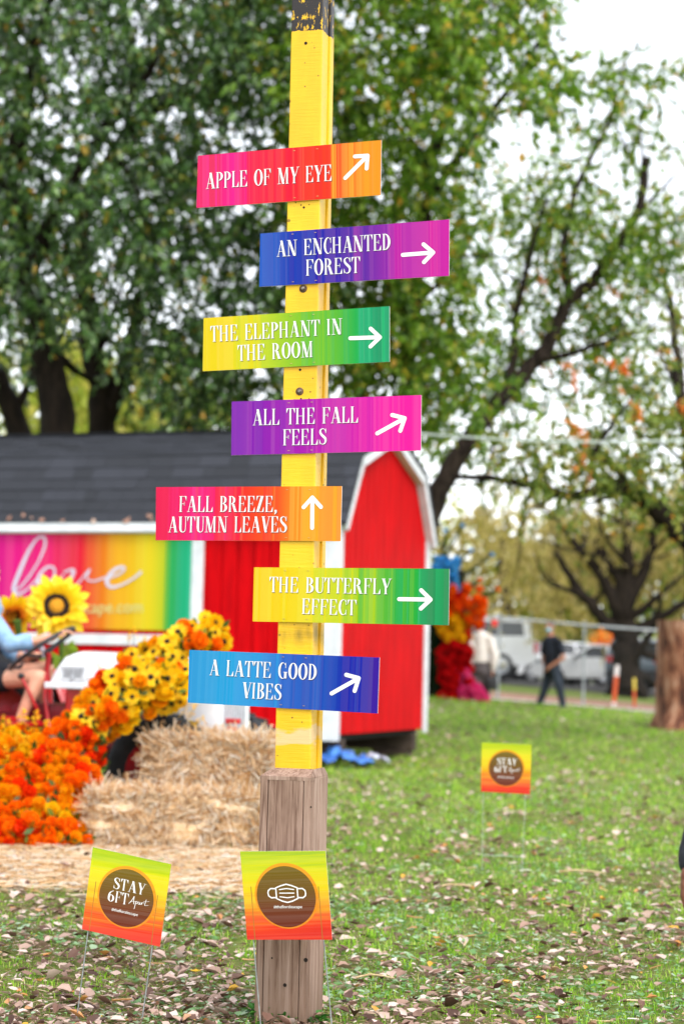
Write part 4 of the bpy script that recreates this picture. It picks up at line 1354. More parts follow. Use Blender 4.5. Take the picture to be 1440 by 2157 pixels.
# ------------------------------------------------------------------ trees
def bark(name, c1, c2):
    return mat(name, c1, c2, rough=.9, spec=.15, scale=3, stretch=(4, 4, .8), bump=.7, bscale=6)
M_BARK_D = bark('dark_bark', '#15110e', '#2c241d')
M_BARK_G = bark('grey_brown_bark', '#1c1613', '#40362f')
LEAF_DARK = leafmat('dark_green_leaf', [(0, '#22381a'), (.25, '#345226'), (.55, '#486c30'), (.8, '#648842'), (.93, '#809e4c'), (.975, '#968c30'), (1, '#c8922a')], trans=.38, rough=.3, spec=.8)
LEAF_MID = leafmat('mid_green_leaf', [(0, '#3a5a1a'), (.3, '#5c8420'), (.6, '#7ea42e'), (.85, '#a0bc44'), (.95, '#bcb440'), (1, '#e0a42c')], trans=.6, rough=.38, spec=.5)
LEAF_PALE = leafmat('pale_green_leaf', [(0, '#4e6a24'), (.4, '#789038'), (.75, '#9cae4a'), (.92, '#b4ae4c'), (1, '#e09a30')], trans=.52, rough=.4, spec=.45)
LEAF_WILLOW = leafmat('olive_brown_leaf', [(0, '#968a40'), (.35, '#b4a858'), (.65, '#c8b870'), (.85, '#d4c084'), (1, '#d8c474')], trans=.62, rough=.5, spec=.3)
LEAF_TWIG = leafmat('greyish_thin_leaf', [(0, '#5a5a44'), (.5, '#77745a'), (1, '#948c70')], trans=.4, rough=.6, spec=.25)
LEAF_FAR = leafmat('far_yellow_green_leaf', [(0, '#8aa034'), (.4, '#b0bc48'), (.75, '#ccca60'), (1, '#e4d878')], trans=.62, rough=.5, spec=.3)
LEAF_ORANGE = leafmat('orange_leaf', [(0, '#e0702c'), (.5, '#f08c3c'), (1, '#f6b050')], trans=.6, rough=.45, spec=.4)

def spray_leaves(cl, Lr, droop, per=15, twig_len=(.5, 1.1)):
    """cl: list of (x,y,z,r,n) clusters -> leaf arrays plus twig polylines"""
    pos, tip, nrm, LL = [], [], [], []
    twigs = []
    for (cx, cy, cz, r, n) in cl:
        n = int(n)
        for s in range(n):
            v = rng.normal(size=3); v /= np.linalg.norm(v)
            rr = r * rng.random() ** .42
            p = np.array([cx, cy, cz]) + v * rr * np.array([1, 1, .8])
            d = v * .7 + rng.normal(size=3) * .6
            d[2] -= droop * .5
            d /= np.linalg.norm(d)
            L = (twig_len[0] + (twig_len[1] - twig_len[0]) * rng.random()) * min(1.0, .35 + r * .5)
            t = rng.random(per)
            dd = np.array([0, 0, -1.0])
            base = p + np.outer(t * L, d) + np.outer((t ** 2) * L * droop * .6, dd)
            ld = rng.normal(size=(per, 3)) * .75 + d * .55
            ld[:, 2] -= .45 + droop * .5
            nn = rng.normal(size=(per, 3)) * .7 + np.array([0, 0, 1.0])
            pos.append(base); tip.append(ld); nrm.append(nn)
            LL.append(Lr[0] + (Lr[1] - Lr[0]) * rng.random(per))
            if s % 3 == 0:
                twigs.append((p, p + d * L * .5 + dd * L * droop * .15, p + d * L + dd * L * droop * .6))
    return np.concatenate(pos), np.concatenate(tip), np.concatenate(nrm), np.concatenate(LL), twigs

def sub_branches(mb, path, r0, r1, n, spread, L, m=0):
    """side limbs off the upper part of a limb"""
    pts = [Vector(p) for p in path]
    for k in range(n):
        f = .35 + .65 * random.random()
        i = min(int(f * (len(pts) - 1)), len(pts) - 2)
        p = pts[i].lerp(pts[i + 1], f * (len(pts) - 1) - i)
        d = (pts[i + 1] - pts[i]).normalized() * .5 + Vector((random.gauss(0, 1), random.gauss(0, 1), random.gauss(.3, .7))) * spread
        d.normalize()
        q = [p]
        for j in range(4):
            d = (d + Vector((random.gauss(0, .25), random.gauss(0, .25), random.gauss(.05, .25)))).normalized()
            q.append(q[-1] + d * L * (.2 + .1 * random.random()))
        rr = (r0 + (r1 - r0) * f) * .5
        mb.tube(q, [rr, rr * .7, rr * .5, rr * .32, rr * .15], 6, m)

DENS = {'dark_green_leaf': 1.05, 'mid_green_leaf': 1.3, 'pale_green_leaf': 1.3}
def tree(name, label, limbs, clusters, leaf_m, bark_m, Lr=(.09, .15), droop=.5, per=15, group=None, sub=3, subL=2.0, wr=.55, extra=None, base_xy=None, twig=(.5, 1.1), twr=.006):
    """limbs: [(pixel path with depth, r0, r1)], clusters: (px, py, depth, radius m, sprays)"""
    paths = []
    for (pp, r0, r1) in limbs:
        paths.append(([PX(*p) for p in pp], r0, r1))
    b0 = paths[0][0][0]
    bz = gz(b0.x, b0.y)
    root = thing(name, label, 'tree', (b0.x, b0.y, bz), 0, group)
    mb = MB()
    done = []
    for i, (pts, r0, r1) in enumerate(paths):
        if i == 0 and pts[0].z > bz - .05:
            d = (pts[0] - pts[1]); d = d / max(.2, abs(d.z))
            pts = [pts[0] + Vector((d.x * .3, d.y * .3, -1)) * (pts[0].z - bz + .15)] + pts
            paths[i] = (pts, r0, r1)
        if i > 0:                                   # a limb starts on the wood it grows from
            best = min(done, key=lambda v: (v - pts[0]).length)
            if (best - pts[0]).length < 1.6: pts = [best] + pts[1:]
        q = []
        for a, b in zip(pts, pts[1:]):
            for k in range(4):
                q.append(a.lerp(b, k / 4) + Vector((random.gauss(0, 1), random.gauss(0, 1), random.gauss(0, 1))) * r0 * (.10 if k else 0))
        q.append(pts[-1])
        done += q
        rr = [r0 + (r1 - r0) * k / (len(q) - 1) for k in range(len(q))]
        if i == 0:
            rr[0] *= 1.45; rr[1] *= 1.15
        mb.tube(q, rr, 10, 0, None, True, .16)
        if sub: sub_branches(mb, q, r0, r1, sub, .6, subL)
    cl = []
    for (px, py, Y, r, n) in clusters:
        p = PX(px, py, Y)
        cl.append((p.x, p.y, p.z, r, n * DENS.get(leaf_m.name, 1.0)))
    pos, tip, nrm, LL, twigs = spray_leaves(cl, Lr, droop, per, twig)
    tr = mb.build('trunk', bark_m, root, world=True)
    V, F = leaves_np(pos, tip, nrm, LL, LL * wr)
    cro = npmesh('crown', V, F, leaf_m, None, root, world=True)
    tm_ = MB()
    for (a, b, c) in twigs:
        tm_.tube([a, b, c], [twr * 1.6, twr, twr * .5], 4, 0, None, False)
    tw_ = tm_.build('twigs', bark_m)
    tw_.parent = cro; tw_.matrix_parent_inverse = Matrix.Translation(-Vector(root.location)) @ Matrix.Translation(Vector(root.location)); tw_['kind'] = 'stuff'
    if extra:
        cl = []
        for (px, py, Y, r, n) in extra[1]:
            p = PX(px, py, Y); cl.append((p.x, p.y, p.z, r, n))
        pos, tip, nrm, LL, twigs = spray_leaves(cl, Lr, droop, per, twig)
        V, F = leaves_np(pos, tip, nrm, LL, LL * wr)
        o = npmesh('autumn_leaves', V, F, extra[0], None, root, world=True)
        o['label'] = extra[2]
    return root

def fill(x0, x1, y0, y1, Y0, Y1, n, r, sprays, keep=None):
    out = []
    for k in range(n):
        for _ in range(60):
            px, py = x0 + (x1 - x0) * random.random(), y0 + (y1 - y0) * random.random()
            if keep is None or keep(px, py): break
        out.append((px, py, Y0 + (Y1 - Y0) * random.random(), r * (.65 + .7 * random.random()), sprays * (.6 + .8 * random.random())))
    return out

# tall dark trees behind the shed
tree('shade_tree', 'dark leaning tree at the left with a thick black trunk above the shed roof',
     [([(128, 960, 29), (108, 800, 29), (78, 640, 28.8), (48, 500, 28.5), (30, 330, 28)], .32, .14),
      ([(60, 560, 28.7), (150, 380, 28.0), (240, 250, 27.5), (330, 120, 27)], .14, .05),
      ([(40, 480, 28.5), (-40, 300, 28), (-90, 120, 28)], .14, .05),
      ([(30, 330, 28), (70, 150, 27.6), (120, -60, 27)], .13, .04)],
     fill(-190, 300, -160, 560, 25.5, 29.5, 62, 1.0, 17) + fill(-190, 330, 560, 700, 26, 30, 9, .7, 12),
     LEAF_DARK, M_BARK_D, (.10, .175), .55, group='dark trees behind the shed')
tree('shade_tree', 'dark tree with twin black stems rising behind the middle of the shed roof',
     [([(222, 960, 31), (212, 850, 31), (190, 700, 31), (172, 560, 31), (180, 420, 31)], .26, .12),
      ([(228, 900, 31), (262, 780, 31), (290, 650, 31), (330, 500, 30.5), (400, 330, 30)], .16, .06),
      ([(180, 420, 31), (300, 240, 30), (420, 185, 29.5), (520, 162, 29.2), (640, 140, 29)], .14, .07),
      ([(420, 185, 29.5), (510, 120, 29), (590, 60, 28.7)], .07, .03)],
     fill(260, 640, -160, 300, 26.5, 31.5, 44, 1.0, 17) + fill(230, 640, 300, 640, 27.5, 32, 34, .95, 16) + fill(300, 640, 640, 880, 28, 32, 19, .8, 14),
     LEAF_DARK, M_BARK_D, (.10, .175), .55, group='dark trees behind the shed')
tree('shade_tree', 'slim dark tree stem leaning out of the left edge above the shed roof',
     [([(62, 960, 33), (20, 850, 33), (-30, 740, 33), (-90, 600, 33)], .25, .12), ([(-30, 740, 33), (10, 600, 33), (0, 450, 33)], .12, .05)],
     fill(-200, 120, 300, 640, 31, 35, 26, .9, 14) + fill(-150, 60, 640, 790, 31, 35, 8, .55, 10),
     LEAF_DARK, M_BARK_D, (.10, .17), .5, group='dark trees behind the shed')
tree('leafy_tree', 'lighter green leafy tree behind the yellow post with sky showing through',
     [([(800, 1150, 30), (842, 900, 30), (862, 760, 30), (880, 600, 29.7), (900, 420, 29.4), (930, 250, 29)], .15, .06),
      ([(870, 690, 29.9), (780, 520, 29.5), (740, 330, 29), (720, 120, 28.7)], .09, .04),
      ([(900, 420, 29.4), (1000, 280, 29), (1100, 150, 28.6), (1150, 60, 28.4)], .07, .025),
      ([(800, 1150, 30), (760, 900, 30), (770, 800, 30)], .12, .05)],
     fill(640, 960, -180, 300, 26, 30.5, 38, .95, 15) + fill(900, 1150, -180, 210, 26, 30, 20, .8, 11) + fill(1090, 1170, -60, 200, 27, 29.5, 6, .45, 8)
     + fill(640, 950, 300, 640, 27.5, 31.5, 26, .9, 13) + fill(640, 1000, 620, 900, 28.5, 32, 26, .75, 13),
     LEAF_MID, M_BARK_D, (.10, .185), .5, group=None)
tree('leafy_tree', 'airy tree with a long slanting trunk rising behind the right end of the shed',
     [([(862, 1190, 33), (915, 1062, 33), (960, 965, 33), (1012, 890, 33), (1072, 822, 33), (1130, 760, 33), (1165, 700, 33), (1198, 630, 33), (1252, 588, 33), (1302, 515, 32.7), (1346, 438, 32.5), (1360, 330, 32.3)], .195, .07),
      ([(1130, 762, 33), (1190, 748, 32.6), (1255, 728, 32.3), (1330, 700, 32)], .06, .03),
      ([(1080, 815, 33), (1082, 740, 33.2), (1086, 660, 33.5), (1120, 520, 33.5), (1150, 420, 33.6)], .09, .03),
      ([(1024, 880, 33), (1040, 925, 32.8), (1030, 985, 32.6)], .045, .02),
      ([(1198, 630, 33), (1185, 520, 33), (1210, 400, 33), (1280, 260, 33), (1318, 130, 33)], .08, .02)],
     fill(985, 1250, 395, 720, 33.2, 36, 30, .75, 10) + fill(1190, 1400, 250, 520, 31, 34, 17, .62, 10, lambda x, y: y > 250 + abs(x - 1300) * .9)
     + fill(1270, 1345, 160, 290, 32, 33.5, 4, .38, 7) + [(1320, 120, 33, .2, 6), (1322, 150, 33, .25, 7), (1392, 160, 33, .22, 6), (1415, 140, 33, .2, 5), (1385, 205, 33, .25, 6), (1375, 250, 33, .3, 7)]
     + fill(930, 1120, 700, 960, 33.6, 36, 16, .6, 10) + fill(1120, 1420, 560, 860, 33.4, 36, 24, .65, 10) + fill(1380, 1500, 330, 560, 31.5, 33.5, 7, .6, 8),
     LEAF_MID, M_BARK_G, (.085, .14), .45, sub=4, subL=1.6,
     extra=(LEAF_ORANGE, fill(1060, 1300, 600, 860, 33.4, 35, 10, .25, 1.2), 'turning orange leaves'))
tree('leafy_tree', 'tree reaching in from the right edge with a dark bent limb and orange leaves',
     [([(1560, 1330, 29), (1530, 1240, 29), (1440, 1128, 29), (1376, 1068, 29), (1318, 1030, 29), (1262, 1012, 29)], .22, .11),
      ([(1318, 1030, 29), (1255, 1034, 29), (1200, 1046, 28.9), (1120, 1022, 28.8), (1040, 1008, 28.8), (955, 1004, 28.7)], .085, .04),
      ([(1262, 1012, 29), (1240, 985, 29), (1262, 930, 29), (1300, 880, 29)], .07, .03),
      ([(1120, 1022, 28.8), (1105, 1065, 28.6), (1098, 1110, 28.5)], .035, .015),
      ([(1530, 1240, 29), (1480, 1050, 29), (1440, 900, 29), (1420, 780, 29)], .13, .05)],
     fill(1180, 1520, 850, 1030, 28, 31, 17, .55, 10) + fill(1040, 1240, 880, 1000, 28, 30, 9, .45, 8) + fill(1370, 1540, 700, 880, 28, 31, 10, .6, 9) + fill(1380, 1480, 1030, 1150, 29, 31, 4, .45, 8),
     LEAF_PALE, M_BARK_D, (.08, .13), .45, sub=3, subL=1.2,
     extra=(LEAF_ORANGE, fill(1225, 1450, 730, 960, 27.6, 29.5, 11, .22, 2), 'bright orange leaves'))
tree('thin_tree', 'thin grey tree with few leaves at the upper right edge',
     [([(1460, 1330, 46), (1450, 1000, 46), (1430, 760, 46), (1400, 600, 46), (1380, 480, 46)], .2, .05), ([(1440, 850, 46), (1500, 650, 46), (1520, 480, 46)], .1, .03)],
     fill(1330, 1540, 480, 860, 44, 48, 26, .9, 12), LEAF_TWIG, M_BARK_G, (.08, .13), .3, sub=6, subL=2.4)
tree('spreading_tree', 'broad old tree with many dark limbs standing behind the wire fence',
     [([(1322, 1438, 60), (1318, 1390, 60), (1316, 1340, 60), (1312, 1290, 60)], .52, .34),
      ([(1306, 1345, 60), (1276, 1312, 60), (1248, 1278, 60), (1215, 1240, 60), (1190, 1200, 60), (1170, 1165, 60)], .24, .08),
      ([(1312, 1300, 60), (1290, 1262, 60), (1260, 1205, 60), (1225, 1160, 60), (1190, 1120, 60)], .25, .08),
      ([(1313, 1300, 60), (1305, 1220, 60), (1272, 1170, 60), (1225, 1130, 60)], .22, .08),
      ([(1318, 1295, 60), (1322, 1200, 60), (1318, 1120, 60), (1310, 1050, 60)], .26, .09),
      ([(1322, 1300, 60), (1352, 1210, 60), (1372, 1140, 60), (1392, 1060, 60)], .24, .08),
      ([(1326, 1340, 60), (1375, 1310, 60), (1440, 1270, 60), (1500, 1230, 60)], .2, .06)],
     fill(1130, 1330, 1030, 1180, 60, 65, 18, 1.4, 9) + fill(1330, 1530, 1020, 1240, 60, 65, 24, 1.4, 11) + fill(1040, 1200, 1090, 1270, 61, 65, 12, 1.2, 8),
     LEAF_WILLOW, M_BARK_D, (.16, .28), .8, sub=4, subL=3.0, per=14, twig=(.9, 1.8), wr=.4, twr=.012)
FAR = [(930, 1180, 92, 150, 'far yellow green tree seen between the shed and the flower column', LEAF_FAR, 1070),
       (1060, 1190, 88, 140, 'far olive brown drooping tree beyond the parked pickup', LEAF_WILLOW, 1080),
       (1180, 1230, 95, 130, 'far yellow green tree above the walking man', LEAF_FAR, 1110),
       (1300, 1200, 98, 140, 'far olive tree behind the broad old tree', LEAF_PALE, 1080),
       (1430, 1180, 90, 150, 'far dark green tree at the right edge behind the tree stump', LEAF_MID, 1060),
       (60, 870, 60, 170, 'bright green tree low between the dark trunks at the left', LEAF_FAR, 700),
       (320, 880, 66, 150, 'mid green far tree glimpsed over the shed ridge', LEAF_PALE, 760)]
for (px, py, Y, rp, lab, lm, top) in FAR:
    yb = 1440
    r_m = rp * Y / FPX
    tree('far_tree', lab, [([(px, yb, Y), (px + 4, (yb + top) / 2, Y), (px - 6, top + 30, Y)], .35, .08)],
         fill(px - rp, px + rp, top, 1330 if Y > 80 else 930, Y - 3, Y + 3, 30, r_m * .42, 8), lm, M_BARK_G, (.28, .46), .6, per=13, sub=3, subL=3, group='far trees beyond the car park' if Y > 80 else None, twig=(1.0, 2.0), twr=.015)
# low hedge line far away closes the view under the far trees
def hedge():
    n = 15000
    x = -40 + 90 * rng.random(n); y = 104 + 4 * rng.random(n)
    z = np.array([gz(a, b) for a, b in zip(x, y)]) + 3.6 * rng.random(n) * (0.75 + .25 * np.sin(x * .7))
    P = np.stack([x, y, z], 1)
    L = .4 + .3 * rng.random(n)
    V, F = leaves_np(P, rng.normal(size=(n, 3)), rng.normal(size=(n, 3)) + np.array([0, -.4, .6]), L, L * .6)
    tag(npmesh('far_undergrowth', V, F, LEAF_FAR), 'far mass of yellow green undergrowth beyond the car park', 'undergrowth', kind='stuff')
hedge()
# overhead line
mb = MB()
a, b = PX(850, 911, 27.6), PX(1580, 921, 26.8)
mb.tube([a.lerp(b, k / 12) + Vector((0, 0, -.10 * math.sin(math.pi * k / 12))) for k in range(13)], .017, 6)
tag(mb.build('overhead_wire', M_WIRE_W), 'thin pale overhead wire strung through the trees right of the shed', 'wire')

# ------------------------------------------------------------------ straw bales
M_BALE = mat('bale_core', '#d8ae78', '#fbe8c8', rough=.9, scale=14, stretch=(1, 1, 3), bump=.8, bscale=60)
M_TWINE = mat('bale_twine', '#b8956a', '#d2b48a', rough=.8)
def bale(label, px, py_base_z, Y, size, yaw, n_str, RND=5.0, name='straw_bale'):
    c = PX(px, 1400, Y)
    root = thing(name, label, 'straw bale', (c.x, Y, py_base_z), yaw, 'stacked straw bales')
    sx, sy, sz = size
    bm = bmesh.new()
    bmesh.ops.create_cube(bm, size=1.0)
    bmesh.ops.subdivide_edges(bm, edges=bm.edges[:], cuts=11, use_grid_fill=True)
    for v in bm.verts:
        p = v.co.copy()
        q = Vector((p.x * 2, p.y * 2, p.z * 2))
        m_ = max(abs(q.x), abs(q.y), abs(q.z)); r = (abs(q.x) ** RND + abs(q.y) ** RND + abs(q.z) ** RND) ** (1 / RND)
        q = q * (m_ / r)
        nz = mnoise.noise(Vector((q.x * 3 + px, q.y * 3, q.z * 3)))
        q *= 1 + .10 * nz
        v.co = Vector((q.x * sx / 2, q.y * sy / 2, (q.z + 1) * sz / 2))
    mb = MB()
    bm.verts.index_update()
    mb.add([v.co.copy() for v in bm.verts], [[v.index for v in f.verts] for f in bm.faces], 0, None, True)
    bm.free()
    mb.build('core', M_BALE, root)
    # straws bristling from every face
    n = n_str
    face = rng.choice(5, n, p=[.36, .28, .12, .12, .12])
    u, v = rng.random(n) - .5, rng.random(n) - .5
    P = np.zeros((n, 3)); D = rng.normal(size=(n, 3)) * .8
    for f, (ax, sgn) in enumerate(((1, -1), (2, 1), (1, 1), (0, -1), (0, 1))):
        k = face == f
        o1, o2 = [a for a in (0, 1, 2) if a != ax]
        P[k, ax] = sgn * .485
        P[k, o1] = u[k] * .99; P[k, o2] = v[k] * .99
        D[k, ax] = np.abs(D[k, ax]) * sgn * .17 + sgn * .03
        if ax != 2: D[k, 2] -= .15
        D[k, o1] += np.sin(u[k] * 23 + v[k] * 17) * .8
    q_ = np.abs(P) * 2
    rr_ = ((q_ ** RND).sum(1)) ** (1 / RND)
    P = P * (q_.max(1) / rr_)[:, None]
    P = P * np.array([sx, sy, sz]) + np.array([0, 0, sz / 2])
    L = .07 + .22 * rng.random(n) ** 1.6
    D = norm(D)
    P -= D * (L * .40)[:, None]
    V, F = sticks_np(P, D, L, .0026 + .0030 * rng.random(n))
    V[:, 2] = np.maximum(V[:, 2], -.01)
    o = npmesh('straw', V, F, M_STRAW, None, root)
    tag(o, kind='stuff')
    for fx_ in (-.27, .27):
        mb = MB()
        x = fx_ * sx
        e = .006
        mb.tube([(x, -sy / 2 - e, .03), (x, -sy / 2 - e, sz - .03), (x, -sy / 2 + .03, sz + e), (x, sy / 2 - .03, sz + e), (x, sy / 2 + e, sz - .03), (x, sy / 2 + e, .03)], .003, 5)
        mb.build('twine', M_TWINE, root)
    return root
bale('wide straw bale on the ground carrying the second bale', 366, 0.0, 12.70, (1.10, .78, .335), math.radians(9), 10500, 7.0)
bale('smaller straw bale lying on top of the wide one beside the tractor tyre', 456, .325, 13.02, (.86, .46, .34), math.radians(-9), 8500, 4.5)

# ------------------------------------------------------------------ the old tractor
TH = math.atan2(-.43, .9)
TR0 = Vector((-.86, 13.62, 0))
TRM = Matrix.Translation(TR0) @ Matrix.Rotation(TH, 4, 'Z')
TRI = TRM.inverted()
def TL(px, py, yl):
    """tractor-local point on the plane local y = yl (near side is negative)"""
    p0 = TRM @ Vector((0, yl, 0)); n = TRM.to_3x3() @ Vector((0, 1, 0))
    return TRI @ on_plane(px, py, p0, n)
tractor = thing('tractor', 'old red tractor with a white bonnet beside the straw bales', 'tractor', TR0, TH)
M_TRED = mat('tractor_red', '#a80a14', '#c8101c', rough=.35, spec=.5, scale=3, coat=.3)
M_TWHITE = mat('bonnet_white', '#d6d8de', '#eceef2', rough=.3, spec=.5, scale=2, coat=.3)
M_TYRE = mat('tyre_rubber', '#1c1c1e', '#2e2e31', rough=.75, scale=12, bump=.2)
M_BLACK = mat('black_plastic', '#18181b', '#26262a', rough=.4, spec=.5)
M_GRILL = mat('grey_louvre', '#9a9ca2', '#b4b6bc', rough=.4)
hood_r = TL(104, 1440, -.25).x; hood_t = TL(180, 1371, -.20).z; hood_b = TL(180, 1452, -.26).z
hood_f = .18
def hood():
    """cowl section swept along the bonnet, rounded shoulders, sloping rear"""
    secs = []
    for (x, top, half, bot) in ((hood_r, hood_b + .06, .24, hood_b), (hood_r + .035, hood_b + (hood_t - hood_b) * .55, .25, hood_b), (hood_r + .10, hood_t - .03, .255, hood_b), (hood_r + .19, hood_t, .255, hood_b), (-.35, hood_t - .01, .25, hood_b), (-.28, hood_t - .01, .25, hood_b - .05), (-.02, hood_t - .02, .245, .62), (hood_f - .05, hood_t - .05, .235, .58), (hood_f, hood_t - .12, .215, .60)):
        ring = []
        for (fy, fz) in ((-1, 0), (-1.0, .25), (-.99, .6), (-.93, .82), (-.80, .94), (-.5, .99), (0, 1), (.5, .99), (.80, .94), (.93, .82), (.99, .6), (1.0, .25), (1, 0)):
            ring.append((x, fy * half, bot + (top - bot) * fz))
        secs.append(ring)
    mb = MB()
    n = len(secs[0])
    vs = [p for s in secs for p in s]
    fs = []
    for i in range(len(secs) - 1):
        for k in range(n - 1):
            fs.append((i * n + k, (i + 1) * n + k, (i + 1) * n + k + 1, i * n + k + 1))
        fs.append((i * n, i * n + n - 1, (i + 1) * n + n - 1, (i + 1) * n))
    mb.add(vs, fs, 0, None, True)
    mb.add(secs[0], [tuple(range(n))]); mb.add(secs[-1], [tuple(reversed(range(n)))])
    # folded flange along the lower edge
    for s in (-1, 1):
        mb.box(((hood_r - .35) / 2, s * .262, hood_b + .022), (-hood_r - .30, .028, .044), 0, None, .008)
        mb.box(((hood_r - .30) / 2, s * .257, hood_b + .085), (-hood_r - .45, .012, .012), 0, None, .004)
    return mb
ho = hood().build('bonnet', M_TWHITE, tractor)
gx0, gz0 = TL(128, 1400, -.26).x, TL(150, 1431, -.26).z
gx1, gz1 = TL(182, 1400, -.26).x, TL(150, 1403, -.26).z
gy = -.258
mb = MB()
for (c_, s_) in ((((gx0 + gx1) / 2, gy - .004, gz0), (gx1 - gx0, .012, .012)), (((gx0 + gx1) / 2, gy - .004, gz1), (gx1 - gx0, .012, .012)), ((gx0, gy - .004, (gz0 + gz1) / 2), (.012, .013, gz1 - gz0)), ((gx1, gy - .004, (gz0 + gz1) / 2), (.012, .013, gz1 - gz0))):
    mb.box(c_, s_, 0, None, .003)
vent = mb.build('side_vent', M_TWHITE, ho)
mb = MB()
for k in range(7):
    for h_ in (0, 1):
        xa = gx0 + (gx1 - gx0) * (.12 + .40 * h_); xb = xa + (gx1 - gx0) * .34
        mb.box(((xa + xb) / 2, gy - .003, gz0 + (gz1 - gz0) * (.18 + .1 * k)), (xb - xa, .012, .006))
mb.box(((gx0 + gx1) / 2, gy - .012, gz0 + .006), (.025, .02, .018), 0, None, .004)
o = mb.build('vent_louvres', M_GRILL, ho)
mb = MB()
for k in range(9):
    mb.box((hood_f + .004, -.14 + .035 * k, .82), (.012, .012, .36))
mb.build('front_grille', M_GRILL, tractor)
mb = MB()                                                   # engine block, frame rails and gearbox
mb.box((-.55, 0, .72), (1.1, .26, .40), 0, None, .03)
mb.box((-1.25, 0, .62), (.55, .36, .42), 0, None, .05)
mb.box((-1.9, 0, .55), (.9, .44, .40), 0, None, .06)
mb.tube([(-2.15, -.62, .62), (-2.15, .62, .62)], .11, 14)
for s in (-1, 1):
    mb.box((-.25, s * .16, .60), (.75, .05, .10), 0, None, .01)
body = mb.build('chassis', mat('dark_red_casting', '#4a0a12', '#7a0f1a', rough=.5, scale=5, bump=.2), tractor)
for s in (-1, 1):
    MB().box((TL(155, 1500, -.22).x, s * .2, .70), (.13, .05, .52), 0, None, .012).build('bonnet_bracket', M_TRED, tractor)
mb = MB()
ca = TL(100, 1378, 0); cb = TL(112, 1560, 0)
mb.tube([TL(104, 1375, .0), TL(99, 1415, 0), TL(105, 1460, 0), TL(108, 1520, 0)], .022, 10)
mb.tube([TL(98, 1420, -.16), TL(95, 1470, -.18), TL(104, 1530, -.2), TL(120, 1545, -.2)], .014, 8)
mb.box(tuple(TL(100, 1530, 0)), (.30, .42, .05), 0, None, .012)
mb.build('steering_column', M_TRED, tractor)
# foot deck and pedals
mb = MB()
for s in (-1, 1):
    mb.box((TL(60, 1525, 0).x, s * .34, TL(60, 1525, -.3).z), (.62, .26, .03), 0, None, .008)
mb.box((TL(70, 1510, 0).x, -.30, TL(70, 1515, -.3).z), (.10, .08, .02), 0, None, .005)
mb.build('foot_deck', M_TRED, tractor)
# steering wheel: edge rises forward
A, B = TL(34, 1408, -.0), TL(146, 1325, -.0)
swc = (A + B) / 2; swr = (B - A).length / 2
ax = (B - A).normalized()
up_ = Vector((0, 1, 0)).cross(ax); up_ = -up_ if up_.z < 0 else up_
_v = (TRI.to_3x3() @ ray(90, 1366)).normalized()
sid = (Vector((0, 1, 0)) * .35 + _v * .65); sid = (sid - ax * sid.dot(ax)).normalized()
up_ = ax.cross(sid); up_ = -up_ if up_.z < 0 else up_
SWM = Matrix((ax, sid, up_)).transposed().to_4x4(); SWM.translation = swc
mb = MB()
mb.tube([SWM @ Vector((swr * math.cos(k * math.pi / 18), swr * math.sin(k * math.pi / 18), 0)) for k in range(37)], .016, 10, 0, None, False)
sw = mb.build('steering_wheel', M_BLACK, tractor)
mb = MB()
for k in range(3):
    a = k * 2.094 + .5
    mb.tube([SWM @ Vector((0, 0, -.05)), SWM @ Vector((swr * .5 * math.cos(a), swr * .5 * math.sin(a), -.03)), SWM @ Vector((swr * math.cos(a), swr * math.sin(a), 0))], .010, 8)
mb.tube([SWM @ Vector((0, 0, -.02)), SWM @ Vector((0, 0, -.12)), TL(104, 1378, 0)], .020, 10)
mb.build('wheel_spokes', M_BLACK, sw)
mb = MB(); mb.ball(tuple(TL(89, 1367, -.1)), .022, 0); mb.tube([TL(89, 1367, -.1), TL(92, 1385, -.05)], .008, 6)
mb.build('throttle_knob', mat('pale_knob', '#b8b4c4', '#d0ccd8', rough=.3), tractor)
mb = MB(); kn = TL(45, 1424, -.27)
mb.tube([kn, TL(62, 1458, -.26), TL(80, 1496, -.22), TL(82, 1530, -.2)], [.009, .010, .012, .016], 8)
lv = mb.build('gear_lever', M_TRED, tractor)
mb = MB(); mb.ball(tuple(kn), (.026, .026, .022)); mb.build('lever_knob', M_BLACK, lv)
def wheel(x, y, r, w, rim_r, nm, lugs):
    M_ = Matrix.Translation((x, y, r)) @ Matrix.Rotation(math.pi / 2, 4, 'X')
    hub = MB().lathe([(0, w * .34), (rim_r * .25, w * .34), (rim_r * .3, w * .2), (rim_r * .85, w * .12), (rim_r * .95, w * .45), (rim_r, w * .47), (rim_r, -w * .47), (rim_r * .9, -w * .4), (rim_r * .3, -w * .2), (0, -w * .2)], 32, 0, M_).build(nm, mat('wheel_rim_red', '#9a1420', '#b81c28', rough=.4), tractor)
    t = MB().lathe([(rim_r * .98, w * .46), (rim_r * 1.1, w * .56), (r * .86, w * .60), (r * .95, w * .50), (r * .985, w * .3), (r * .99, 0), (r * .985, -w * .3), (r * .95, -w * .5), (r * .86, -w * .6), (rim_r * 1.1, -w * .56), (rim_r * .98, -w * .46)], 48, 0, M_)
    for k in range(lugs):
        a = 2 * math.pi * k / lugs
        for s in (-1, 1):
            Ml = M_ @ Matrix.Rotation(a + s * .05, 4, 'Z') @ Matrix.Translation((r * .985, 0, s * w * .25)) @ Matrix.Rotation(s * .5, 4, 'X')
            t.box((0, 0, 0), (r * .05, r * .05, w * .5), 0, Ml, .004)
    t.build('tyre', M_TYRE, hub)
wheel(-.07, -.50, .40, .19, .24, 'front_wheel', 22)
wheel(-.07, .50, .40, .19, .24, 'front_wheel', 22)
wheel(-2.15, -.66, .60, .30, .36, 'rear_wheel', 26)
wheel(-2.15, .66, .60, .30, .36, 'rear_wheel', 26)
